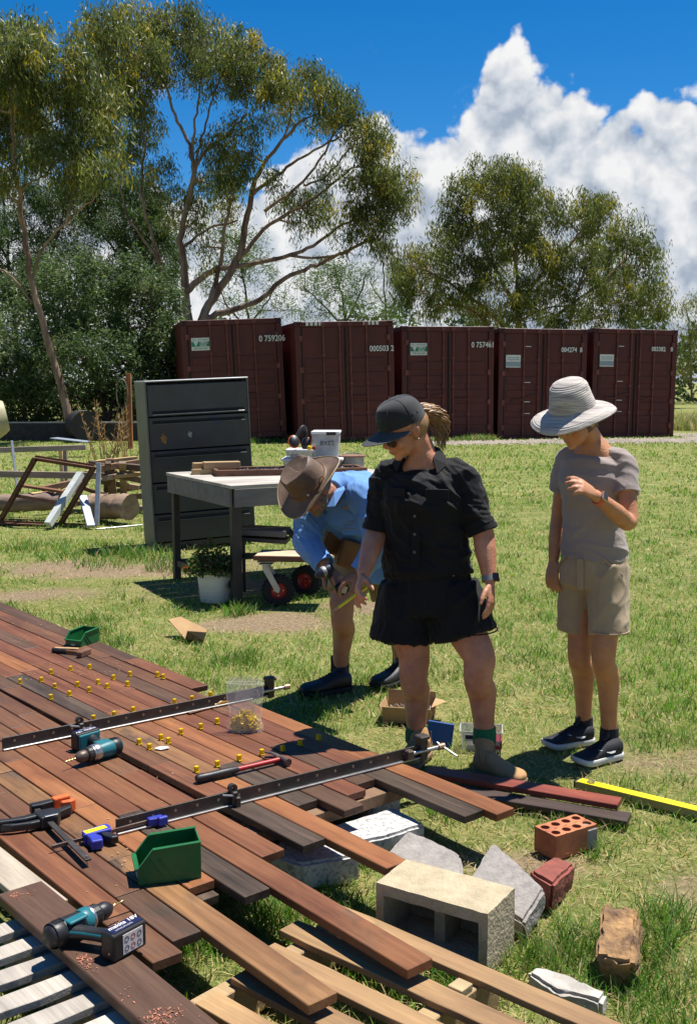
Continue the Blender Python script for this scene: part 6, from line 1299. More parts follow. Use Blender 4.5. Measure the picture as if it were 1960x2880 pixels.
    o = MB().box((0, 0, 0), (5.2, 0.13, 0.03)).obj('wall_capping', pmat('pale capping', (0.45, 0.44, 0.40), None, rough=0.7), o); o.location = (0, -0.01, 0.456)
    o = beam('roofing_sheet', 'bluish metal sheet lying in front of the low wall', 'sheet', (152, 1232), (250, 1243), 22.0, 21.8, 0.30, 0.02, pmat('bluish sheet', (0.25, 0.29, 0.35), None, rough=0.5))
    k = thing('hose_coil', 'pale coiled hose hanging on the rusty post', 'hose', P(343, 1085, 20.9))
    MB().tube([(0.11 * math.cos(2 * math.pi * j / 20), 0.02, -0.15 + 0.28 * math.sin(2 * math.pi * j / 20)) for j in range(21)], 0.012, 6).obj('coil', pmat('pale hose', (0.16, 0.14, 0.11), None), k, smooth=60)
    # dry weeds
    rng = np.random.default_rng(15)
    for (u, lab) in ((288, 'tall dry brown weed in front of the black drum'), (345, 'tall dry brown weed against the rusty post')):
        q = P(u, 1235, 20.0); V, F, C = [], [], []
        for s in range(13):
            h = 0.35 + 0.75 * rng.random(); bx, by = rng.normal(0, .12, 2); lx, ly = rng.normal(0, .16, 2)
            for kk in range(9):
                z = h * kk / 8; a = rng.random() * 6.28; w = 0.012
                b = len(V); cx_, cy_ = bx + lx * kk / 8, by + ly * kk / 8; l = 0.10 if kk > 3 else 0.05
                V += [(cx_, cy_, z), (cx_ + w, cy_, z + .02), (cx_ + l * math.cos(a), cy_ + l * math.sin(a), z + 0.09), (cx_ - w, cy_, z + .02)]; F.append((b, b + 1, b + 2, b + 3))
                b = len(V); V += [(cx_ - .006, cy_, z), (cx_ + .006, cy_, z), (cx_ + lx / 8 + .006, cy_ + ly / 8, z + h / 8), (cx_ + lx / 8 - .006, cy_ + ly / 8, z + h / 8)]; F.append((b, b + 1, b + 2, b + 3))
        c = np.array((0.30, 0.19, 0.10)) * (0.6 + 0.7 * rng.random((len(V), 1)))
        o = link('dry_weed', np_mesh('dry_weed', V, F, ('tint', c)), NEEDLE); o.location = (q.x, q.y, gz(20.0)); o['kind'] = 'stuff'; tag(o, lab, 'weed')
scrap_heap()
# ================================================================ people
def skin_mat(name, c1, c2):
    return pmat(name, c1, c2, rough=0.50, scale=16, bump=0.25, bscale=120, subsurf=0.08, spec=0.4, contrast=(0.3, 0.72))
def fuse(m, name, mat, parent, voxel=0.006, smooth=3, wr=None, fac=0.5):
    """join overlapping closed forms of m into one continuous surface; wr(co, n) -> offset along the normal"""
    me = bpy.data.meshes.new(name); me.from_pydata(m.v, [], m.f); me.update()
    bm = bmesh.new(); bm.from_mesh(me); bmesh.ops.recalc_face_normals(bm, faces=bm.faces[:]); bm.to_mesh(me); bm.free()
    o = bpy.data.objects.new(name, me); col.objects.link(o)
    r = o.modifiers.new('r', 'REMESH'); r.mode = 'VOXEL'; r.voxel_size = voxel
    if smooth: s = o.modifiers.new('s', 'SMOOTH'); s.factor = fac; s.iterations = smooth
    dg = bpy.context.evaluated_depsgraph_get(); out = bpy.data.meshes.new_from_object(o.evaluated_get(dg))
    bpy.data.objects.remove(o); bpy.data.meshes.remove(me); out.name = name
    if wr is not None:
        n = len(out.vertices); co = np.empty(n * 3, np.float32); out.vertices.foreach_get('co', co); co = co.reshape(-1, 3)
        no = np.empty(n * 3, np.float32); out.vertices.foreach_get('normal', no); no = no.reshape(-1, 3)
        d = np.array([wr(Vector(c)) for c in co], np.float32); out.vertices.foreach_set('co', (co + no * d[:, None]).ravel()); out.update()
    out.polygons.foreach_set('use_smooth', [True] * len(out.polygons))
    return link(name, out, mat, parent)
def folds(amp, fx, fz, seed, axis=None, sag=0.0):
    ax = axis or Vector((0.25, 0.1, 1.0))
    def f(c):
        w = mnoise.noise_vector(c * 5.0 + Vector((seed, 0, 0))) * 0.05
        q = c + w; a = q.dot(ax.normalized()); rest = q - ax.normalized() * a
        n = mnoise.noise(Vector((rest.x * fx, rest.y * fx, a * fz + seed)))
        n2 = mnoise.noise(Vector((rest.x * fx * 2.3 + 7, rest.y * fx * 2.3, a * fz * 2.1)))
        rg = max(0.0, 1 - abs(n) * 3.2) ** 1.5
        r2 = max(0.0, 1 - abs(n2) * 3.0) ** 1.5
        return amp * (rg * 0.75 + r2 * 0.35 + n * 0.25) - amp * 0.25
    return f
def trunk(m, rings, n=28):
    """rings: (centre, side vector, half width, half depth[, exponent]); stacked along the body"""
    rs = []
    for i, r in enumerate(rings):
        c, s, a, b = r[:4]; e = r[4] if len(r) > 4 else 2.3
        t = (Vector(rings[min(i + 1, len(rings) - 1)][0]) - Vector(rings[max(i - 1, 0)][0])).normalized()
        s = (s - t * s.dot(t)).normalized(); f = t.cross(s)
        ring = []
        for j in range(n):
            th = 2 * math.pi * j / n; cx_, sx_ = math.cos(th), math.sin(th)
            ring.append(Vector(c) + s * (a * math.copysign(abs(cx_) ** (2 / e), cx_)) + f * (b * math.copysign(abs(sx_) ** (2 / e), sx_)))
        rs.append(ring)
    m.rings(rs); return m
def limb(m, pts, rad, n=14, flat=None):
    p = catmull([Vector(q) for q in pts], 4); k = len(pts); rs = []
    for i in range(len(p)):
        f = i / 4; j = min(int(f), k - 2); u = f - j
        a, b = (q if isinstance(q, tuple) else (q, q) for q in (rad[j], rad[j + 1]))
        rs.append(tuple(a[q] * (1 - u) + b[q] * u for q in (0, 1)))
    m.tube(p, rs, n); return m
def hand(m, wrist, knuck, palm_n, thumb_side, curls, spread=0.10, sc=1.0, thumb=0.6):
    """palm from wrist to knuckles; fingers bend towards palm_n; thumb leaves the side of the palm"""
    w, k = Vector(wrist), Vector(knuck); d = (k - w).normalized(); n = Vector(palm_n); n = (n - d * n.dot(d)).normalized(); s = Vector(thumb_side); s = (s - d * s.dot(d) - n * s.dot(n)).normalized()
    pl = 0.088 * sc; k = w + d * pl
    rs = []
    for f, a, b in ((0.0, 0.024, 0.018), (0.25, 0.031, 0.017), (0.6, 0.039, 0.0155), (0.95, 0.0405, 0.0125), (1.08, 0.034, 0.009)):
        c = w + d * (pl * f); rs.append([c + s * (a * sc * math.cos(2 * math.pi * j / 14)) + n * (b * sc * math.sin(2 * math.pi * j / 14)) for j in range(14)])
    m.rings(rs)
    for i, (L_, off) in enumerate(((0.073, 0.030), (0.081, 0.010), (0.075, -0.010), (0.058, -0.029))):
        p = k + s * off * sc - d * 0.008; sd = (d + s * (spread * (1.5 - i) / 1.5)).normalized(); ang = 0.0; pts = [p - sd * 0.015, p]; c_ = curls[i]
        for seg, q in ((0.46, 0.45), (0.30, 0.65), (0.26, 0.45)):
            ang += c_ * q; p = p + (sd * math.cos(ang) + n * math.sin(ang)) * (L_ * seg * sc); pts.append(p)
        m.tube(pts, [0.0095 * sc, 0.0100 * sc, 0.0092 * sc, 0.0086 * sc, 0.0066 * sc], 10)
    p = w + d * (pl * 0.22) + s * 0.022 * sc; pts = [p - s * 0.012]
    for L_, a in ((0.040, 0.75), (0.033, 0.45), (0.027, 0.25)):
        pts.append(p); p = p + (d * math.cos(a * 1.0) + s * math.sin(a) * 0.9 + n * thumb).normalized() * (L_ * sc)
    pts.append(p); m.tube(pts, [0.014 * sc, 0.0135 * sc, 0.0115 * sc, 0.0105 * sc, 0.0075 * sc], 10)
    return k
class Head:
    """local frame: x the person's left, y forward, z up"""
    def __init__(s, c, fwd, upish=(0, 0, 1), size=1.0, roll=0.0):
        f = Vector(fwd).normalized(); u = Vector(upish); u = (u - f * u.dot(f)).normalized(); l = u.cross(f)
        # x = left: up x forward
        s.M = Matrix((l, f, u)).transposed().to_4x4(); s.M = s.M @ Matrix.Scale(size, 4); s.M.translation = Vector(c)
        if roll: s.M = s.M @ Matrix.Rotation(roll, 4, 'Y')
    def p(s, x, y, z): return s.M @ Vector((x, y, z))
    def build(s, m):
        M = s.M
        m.ell((0, -0.010, 0.030), (0.074, 0.096, 0.088), M, 20, 14)                # skull
        m.ell((0, 0.028, -0.030), (0.062, 0.064, 0.078), M, 18, 12)                # face
        m.ell((0, 0.030, -0.072), (0.049, 0.052, 0.036), M, 16, 10); m.ell((0, 0.068, -0.096), (0.022, 0.018, 0.017), M, 12, 8)   # jaw, chin
        for x in (-1, 1):
            m.ell((0.036 * x, 0.062, -0.034), (0.026, 0.024, 0.026), M, 12, 8)     # cheeks
            m.ell((0.030 * x, 0.082, 0.018), (0.026, 0.012, 0.009), M, 12, 8)      # brows
            m.ell((0.074 * x, -0.006, -0.012), (0.009, 0.020, 0.031), M, 12, 8); m.ell((0.080 * x, -0.012, -0.004), (0.006, 0.016, 0.022), M, 10, 8)   # ears
            m.ell((0.011 * x, 0.098, -0.036), (0.009, 0.011, 0.009), M, 10, 8)     # nostrils
        m.tube([M @ Vector(q) for q in ((0, 0.080, 0.012), (0, 0.096, -0.008), (0, 0.110, -0.028), (0, 0.100, -0.042))], [0.007, 0.0085, 0.0115, 0.008], 10)
        m.ell((0, 0.088, -0.060), (0.021, 0.010, 0.0062), M, 14, 8); m.ell((0, 0.086, -0.070), (0.018, 0.010, 0.0064), M, 14, 8)      # lips
    def eyes(s, parent, col_=(0.10, 0.06, 0.04)):
        for x in (-1, 1):
            e = MB().ell((0.031 * x, 0.076, -0.002), (0.0125, 0.0125, 0.0105), s.M, 14, 10).obj('eye', pmat('eye white', (0.7, 0.68, 0.66), None, rough=0.2), parent, smooth=180)
            MB().ell((0.031 * x, 0.0845, -0.003), (0.0052, 0.0045, 0.0052), s.M, 10, 8).obj('iris', pmat('iris', col_, None, rough=0.15), e, smooth=180)
        MB().ell((0, 0.0935, -0.0645), (0.0175, 0.004, 0.0016), s.M, 12, 6).obj('mouth_line', pmat('lip', (0.24, 0.08, 0.07), None, rough=0.45), parent, smooth=180)
def sole_pts(L_, W_):
    out = []
    for i in range(17):
        x = i / 16; w = W_ * (0.36 + 0.10 * math.sin(math.pi * min(1, x * 2.2)) + 0.16 * math.sin(math.pi * max(0, min(1, (x - 0.30) / 0.95)))) ; w *= (1 - max(0, (x - 0.88) / 0.12) ** 2 * 0.55) * (1 - max(0, (0.07 - x) / 0.07) ** 2 * 0.45); out.append((x * L_, w))
    return out
def shoe(parent, heel, toe, mat, sole_mat, kind='runner', L_=0.265, W_=0.105, ankle=None, name='shoe'):
    h, t = Vector(heel), Vector(toe); d = (t - h); d.z = 0; d.normalize(); s = Vector((-d.y, d.x, 0)); Mx = Matrix((d, s, Vector((0, 0, 1)))).transposed().to_4x4(); Mx.translation = Vector((h.x, h.y, 0.004))
    pr = sole_pts(L_, W_); sh = 0.026 if kind == 'runner' else 0.024
    m = MB()
    lo = [(x, w) for x, w in pr]; poly = lo + [(x, -w) for x, w in reversed(lo)]
    rs = []
    for z, g in ((0.0, 0.96), (0.006, 1.02), (sh * 0.8, 1.04), (sh, 0.99)):
        ring = []
        for x, w in poly:
            tip = max(0, (x / L_ - 0.72) / 0.28) ** 2 * 0.016
            ring.append((L_ / 2 + (x - L_ / 2) * (1 + (g - 1) * 0.5), w * g, z + tip * (1 if kind == 'runner' else 0.5)))
        rs.append(ring)
    u = MB()
    top = {'runner': [(0, .075), (.06, .088), (.16, .092), (.26, .086), (.36, .088), (.46, .080), (.58, .066), (.70, .054), (.82, .046), (.92, .038), (1, .028)], 'boot': [(0, .085), (.06, .095), (.2, .105), (.34, .105), (.44, .092), (.55, .080), (.68, .072), (.80, .068), (.91, .058), (1, .034)]}[kind]
    def tz(x):
        for (a, za), (b, zb) in zip(top, top[1:]):
            if a <= x <= b: return za + (zb - za) * (x - a) / (b - a)
        return top[-1][1]
    rs2 = []
    for x, w in [(0.004, pr[0][1] * .5)] + pr + [(L_ * 0.998, pr[-1][1] * .6)]:
        f = x / L_; zt = tz(min(1, f)); ring = []; tip = max(0, (f - 0.72) / 0.28) ** 2 * 0.014
        for j in range(16):
            a = 2 * math.pi * j / 16; c, q = math.cos(a), math.sin(a)
            ring.append((x, w * 0.97 * math.copysign(abs(c) ** 0.75, c), sh * 0.5 + tip + (zt - sh * 0.5) * (0.5 + 0.5 * math.copysign(abs(q) ** 0.85, q))))
        rs2.append(ring)
    u.rings(rs2)
    if ankle is not None and kind == 'boot':
        A = Mx.inverted() @ Vector(ankle); u.tube([(L_ * .20, 0, 0.05), (A.x * .6 + L_ * .19 * .4, A.y * .6, 0.10), (A.x, A.y, A.z)], [(0.046, 0.040), (0.047, 0.041), (0.048, 0.044)], 16, up=(1, 0, 0))
    b = fuse(MB().add(u.v, u.f), 'upper', mat, None, voxel=0.006, smooth=4)
    b.name = name; b.parent = parent; b.data.transform(Mx)
    so = m.rings(rs).obj('sole', sole_mat, b, smooth=40); so.data.transform(Mx)
    return b, Mx, pr, tz
def ring_band(c, axis, r, w, th, n=24, flat=1.0, side=None):
    """a closed band (watch strap, cuff) around an axis"""
    a = Vector(axis).normalized(); s = Vector(side) if side is not None else a.cross(Vector((0, 0, 1)))
    s = (s - a * s.dot(a)).normalized(); f = a.cross(s); rs = []
    for q, k in ((-w / 2, 0), (w / 2, 0), (w / 2, th), (-w / 2, th), (-w / 2, 0)):
        rs.append([Vector(c) + a * q + s * ((r + k) * math.cos(2 * math.pi * j / n)) + f * ((r * flat + k) * math.sin(2 * math.pi * j / n)) for j in range(n)])
    return MB().rings(rs, caps=False)
def watch(parent, c, axis, r, face_dir, strap, case, flat=0.8):
    b = ring_band(c, axis, r, 0.022, 0.003, flat=flat, side=Vector(axis).cross(Vector(face_dir))).obj('watch_strap', strap, parent, smooth=40)
    a = Vector(axis).normalized(); f = Vector(face_dir); f = (f - a * f.dot(a)).normalized(); s = a.cross(f); Mx = Matrix((a, s, f)).transposed().to_4x4(); Mx.translation = Vector(c) + f * (r * flat + 0.004)
    q = MB().box((0, 0, 0), (0.038, 0.034, 0.010), Mx).obj('watch_case', case, b, bevel=0.004, seg=2)
    MB().box((0, 0, 0.0055), (0.032, 0.028, 0.002), Mx).obj('watch_face', pmat('watch glass', (0.006, 0.006, 0.008), None, rough=0.08), q, bevel=0.003, seg=2)
def person(label, loc):
    return thing('person', label, 'person', loc)
def rel(t): 
    o = Vector(t.location); return (lambda u, v, Y: P(u, v, Y) - o), (lambda u, v: G(u, v) - o)

# ---------------------------------------------------------------- woman in the pale sun hat
def woman_beige():
    t = person('woman in pale ribbed sun hat, taupe T-shirt and tan shorts, one hand raised', (1.05, 4.70, 0.0)); Q, GG = rel(t)
    SK = skin_mat('tanned skin', (0.52, 0.25, 0.130), (0.40, 0.170, 0.088))
    SHIRT = pmat('taupe jersey', (0.300, 0.245, 0.225), (0.255, 0.205, 0.190), rough=0.85, scale=5, bump=0.12, bscale=260, sheen=0.2)
    SHORT = pmat('tan twill', (0.400, 0.300, 0.195), (0.33, 0.245, 0.155), rough=0.85, scale=5, bump=0.14, bscale=240, sheen=0.1)
    F = Vector((-0.57, -0.82, 0)).normalized(); S = Vector((0.82, -0.57, 0)).normalized(); Z = Vector((0, 0, 1))
    pel = Q(1668, 1600, 4.70); waist = Q(1664, 1480, 4.70); chest = Q(1664, 1350, 4.69); shl = Q(1672, 1278, 4.70); neck = Q(1660, 1236, 4.69)
    hd = Head(Q(1617, 1180, 4.61), (-0.62, -0.62, -0.36), (-0.05, 0.0, 1), 0.98)
    m = MB(); hd.build(m)
    limb(m, [shl + Z * -0.03, neck, hd.p(0, -0.03, -0.05)], [0.062, 0.050, 0.050])
    trunk(m, [(pel, S, 0.130, 0.095), (waist, S, 0.108, 0.080), (chest, S, 0.118, 0.090), (shl - Z * 0.02, S, 0.115, 0.072), (neck, S, 0.05, 0.05)])
    sL, eL, wL = shl + S * 0.130 - Z * 0.030, Q(1768, 1468, 4.50), Q(1672, 1392, 4.32)
    limb(m, [shl + S * 0.09 - Z * 0.03, sL, (sL + eL) / 2 + S * 0.004, eL, (eL * 0.6 + wL * 0.4) + Vector((0.004, 0, -0.006)), wL], [0.036, 0.038, 0.039, 0.036, 0.038, (0.026, 0.022)])
    hand(m, wL, Q(1605, 1345, 4.24), Vector((-0.35, 0.75, -0.75)), Vector((0.2, 0.6, 0.9)), (0.75, 0.70, 0.80, 0.95), spread=0.22, sc=0.96, thumb=0.35)
    sR, eR, wR = shl - S * 0.130 - Z * 0.030, Q(1570, 1452, 4.84), Q(1556, 1575, 4.78)
    limb(m, [shl - S * 0.09 - Z * 0.03, sR, (sR + eR) / 2, eR, (eR + wR) / 2, wR], [0.036, 0.038, 0.038, 0.034, 0.034, (0.026, 0.022)])
    hand(m, wR, Q(1549, 1640, 4.74), Vector((0.6, 0.5, 0)), F, (0.5, 0.55, 0.6, 0.6), sc=0.96)
    hL, kL, aL = Q(1706, 1610, 4.66), Q(1698, 1830, 4.58), Q(1712, 2066, 4.66)
    hR, kR, aR = Q(1632, 1610, 4.76), Q(1630, 1822, 4.73), Q(1641, 2036, 4.84)
    for h, k, a in ((hL, kL, aL), (hR, kR, aR)):
        limb(m, [h, (h + k) / 2, k + Z * 0.05, k + F * 0.006, k - Z * 0.06, k * 0.68 + a * 0.32 - F * 0.022, k * 0.35 + a * 0.65 - F * 0.012, a, a - Z * 0.05], [0.083, 0.070, 0.056, 0.054, 0.050, 0.053, 0.040, 0.033, 0.038], 16)
        m.ell(k + F * 0.040 + Z * 0.004, (0.026, 0.020, 0.032), None, 12, 8)
    fuse(m, 'body', SK, t, voxel=0.0055, smooth=4)
    hd.eyes(t)
    # T-shirt
    m = MB()
    trunk(m, [(pel + Z * 0.045, S, 0.148, 0.112), (pel + Z * 0.09, S, 0.146, 0.110), (waist, S, 0.128, 0.098), (waist + Z * 0.10, S, 0.132, 0.104), (chest + F * 0.012, S, 0.140, 0.116), (chest + Z * 0.05, S, 0.138, 0.104), (shl - Z * 0.022 - F * 0.022, S, 0.128, 0.060), (shl + Z * 0.018 - F * 0.036, S, 0.095, 0.040)])
    for s_, e_ in ((sL, eL), (sR, eR)): limb(m, [shl * 0.55 + s_ * 0.45, s_, s_ * 0.48 + e_ * 0.52], [0.048, 0.052, 0.055])
    sh = fuse(m, 'tshirt', SHIRT, t, voxel=0.0065, smooth=4, wr=folds(0.0065, 5, 13, 1.0, Vector((0.35, 0.1, 1))))
    for s_, e_, r_ in ((sL, eL, 0.0535), (sR, eR, 0.0535)):
        c = s_ * 0.50 + e_ * 0.50; ring_band(c, e_ - s_, r_ - 0.002, 0.018, 0.005).obj('sleeve_hem', SHIRT, sh, smooth=40)
    MB().tube([shl + F * (0.070 * math.cos(a) - 0.018) + S * (0.086 * math.sin(a)) + Z * (0.012 - 0.060 * max(0, math.cos(a)) + 0.02 * max(0, -math.cos(a))) for a in [2 * math.pi * k / 32 for k in range(33)]], 0.0055, 8).obj('neckline', SHIRT, sh, smooth=60)
    c = eL * 0.48 + sL * 0.52; MB().box(c + S * 0.0575, (0.005, 0.012, 0.020), rz=-0.6).obj('sleeve_tag', LABELW, sh)
    # shorts
    m = MB()
    trunk(m, [(pel - Z * 0.07, S, 0.145, 0.116), (pel, S, 0.148, 0.116), (pel + Z * 0.07, S, 0.140, 0.106), (pel + Z * 0.10, S, 0.132, 0.100)])
    eLg, eRg = Q(1711, 1786, 4.60), Q(1616, 1770, 4.77)
    trunk(m, [(eLg, S, 0.084, 0.092), (eLg * 0.7 + hL * 0.3, S, 0.083, 0.094), (eLg * 0.3 + hL * 0.7, S, 0.084, 0.102), (hL + Z * 0.03, S, 0.086, 0.102)])
    trunk(m, [(eRg, S, 0.076, 0.090), (eRg * 0.7 + hR * 0.3, S, 0.077, 0.092), (eRg * 0.3 + hR * 0.7, S, 0.080, 0.100), (hR + Z * 0.03, S, 0.084, 0.102)])
    so_ = fuse(m, 'shorts', SHORT, t, voxel=0.008, smooth=4, wr=folds(0.0085, 8, 5, 4.0, Vector((0.5, 0.2, 1))))
    for c, a, b in ((eLg, 0.084, 0.092), (eRg, 0.076, 0.090)): MB().tube([c + Z * 0.022 + S * (a * 1.01 * math.cos(q)) + F * (b * 1.01 * math.sin(q)) for q in [2 * math.pi * k / 28 for k in range(29)]], 0.0035, 6).obj('hem_stitch', SHORT, so_, smooth=60)
    fl = pel + F * 0.122 - S * 0.012; MB().bar(fl + Z * 0.06, fl - Z * 0.075 + S * 0.004, 0.030, 0.004, up=F).obj('fly', SHORT, so_, bevel=0.001)
    for s_ in (-1, 1): MB().tube([pel + S * (0.085 * s_) + F * 0.107 + Z * 0.07, pel + S * (0.120 * s_) + F * 0.085 + Z * 0.03, pel + S * (0.150 * s_) + F * 0.045 - Z * 0.01], 0.004, 6).obj('pocket_edge', SHORT, so_, smooth=60)
    # sun hat of ribbed ribbon
    hf = Head(Q(1608, 1146, 4.62), (-0.62, -0.70, -0.30), (-0.19, -0.15, 0.95), 1.0)
    HATM = pmat('cream ribbon', (0.50, 0.455, 0.41), (0.27, 0.24, 0.23), rough=0.85, scale=7, bump=0.2, bscale=160, stretch=(1.2, 1.2, 18), contrast=(0.36, 0.58))
    prof = [(0.006, 0.127), (0.038, 0.124), (0.066, 0.114), (0.087, 0.093), (0.098, 0.060), (0.102, 0.026), (0.105, 0.0), (0.118, -0.008), (0.140, -0.014), (0.162, -0.022), (0.176, -0.032), (0.181, -0.042)]
    fine = []
    for (r0, z0), (r1, z1) in zip(prof, prof[1:]):
        k = max(2, 2 * int(math.hypot(r1 - r0, z1 - z0) / 0.0085))
        for i in range(k):
            f = i / k; n_ = 0.0014 * (i % 2); fine.append((r0 + (r1 - r0) * f + n_, z0 + (z1 - z0) * f + n_ * 0.6))
    fine.append(prof[-1]); n = 56; rs = []
    for r_, z_ in fine:
        ring = []
        for j in range(n):
            a = 2 * math.pi * j / n; br = max(0, (r_ - 0.106) / 0.094)
            wz = br * (0.010 * math.cos(2 * a + 0.4) + 0.006 * math.sin(3 * a)); rr_ = r_ * (1 + 0.05 * br * math.cos(a - 1.2))
            dent = 0.010 * math.exp(-((z_ - 0.06) / 0.05) ** 2) * math.cos(a * 2 + 1)
            ring.append(hf.p((rr_ - dent) * math.cos(a) * 0.97, (rr_ - dent) * math.sin(a) * 1.02, z_ + wz))
        rs.append(ring)
    hat = MB().rings(rs, caps=False)
    hat.f.append(tuple(range(n))); h_ = hat.obj('sun_hat', HATM, t, smooth=30); sd = h_.modifiers.new('thick', 'SOLIDIFY'); sd.thickness = 0.003
    MB().tube([rs[-1][j % n] for j in range(n + 1)], 0.004, 6).obj('brim_edge', HATM, h_, smooth=60)
    HAIR = pmat('dark brown hair', (0.10, 0.06, 0.04), (0.05, 0.032, 0.022), rough=0.5, scale=30, stretch=(1, 1, 0.2))
    MB().ell((0, -0.026, -0.010), (0.079, 0.084, 0.072), hd.M, 18, 12).ell((0, -0.085, -0.055), (0.045, 0.030, 0.050), hd.M, 14, 10).obj('hair', HAIR, t, smooth=180)
    watch(t, wL * 0.90 + eL * 0.10, wL - eL, 0.029, Vector((0.15, -0.85, 0.45)), pmat('coral strap', (0.55, 0.10, 0.06), None, rough=0.5), pmat('pale watch case', (0.6, 0.5, 0.46), None, rough=0.3, metal=0.5), flat=0.85)
    # runners
    SHOE = pmat('black knit runner', (0.020, 0.020, 0.026), (0.012, 0.012, 0.016), rough=0.8, scale=40, bump=0.2, bscale=300); WS = pmat('white foam sole', (0.62, 0.61, 0.57), (0.5, 0.49, 0.46), rough=0.6)
    for heel, toe, a in ((GG(1742, 2128), GG(1612, 2158), aL), (GG(1664, 2088), GG(1512, 2112), aR)):
        b, Mx, pr, tz = shoe(t, heel, toe, SHOE, WS, 'runner', L_=0.262, W_=0.098)
        MB().tube([a + Z * 0.035, a - Z * 0.03], [0.040, 0.043], 14).obj('collar', SHOE, b, smooth=60)
        for s_ in (-1, 1):                                            # swoosh on both flanks
            pts = [(0.055, 0.050), (0.075, 0.040), (0.095, 0.037), (0.150, 0.060), (0.100, 0.047), (0.080, 0.049), (0.066, 0.060)]
            pts = [(0.070, 0.064), (0.064, 0.052), (0.074, 0.042), (0.095, 0.040), (0.165, 0.066), (0.105, 0.053), (0.086, 0.052)]
            def w_(x): 
                for (xa, wa), (xb, wb) in zip(pr, pr[1:]):
                    if xa <= x <= xb: return wa + (wb - wa) * (x - xa) / (xb - xa)
                return pr[-1][1]
            vs = [Mx @ Vector((x, s_ * (w_(x) * (1.0 - 0.9 * max(0, (z - 0.045)) / 0.06) + 0.0015), z)) for x, z in pts]
            MB().add(vs, [(0, 1, 2), (0, 2, 6), (6, 2, 3), (6, 3, 5), (5, 3, 4)]).obj('side_mark', WHITEP, b)
        for k in range(5): x = 0.105 + 0.016 * k; MB().tube([Mx @ Vector((x, -0.022, tz(x / 0.262) - 0.004)), Mx @ Vector((x + 0.005, 0, tz(x / 0.262) + 0.006)), Mx @ Vector((x, 0.022, tz(x / 0.262) - 0.004))], 0.003, 6).obj('lace', RUBBER, b, smooth=60)
        MB().tube([Mx @ Vector((0.10, 0, 0.09)), Mx @ Vector((0.085, 0.01, 0.112)), Mx @ Vector((0.075, 0.0, 0.130))], [0.010, 0.009, 0.004], 8).obj('tongue', SHOE, b, smooth=60)
woman_beige()

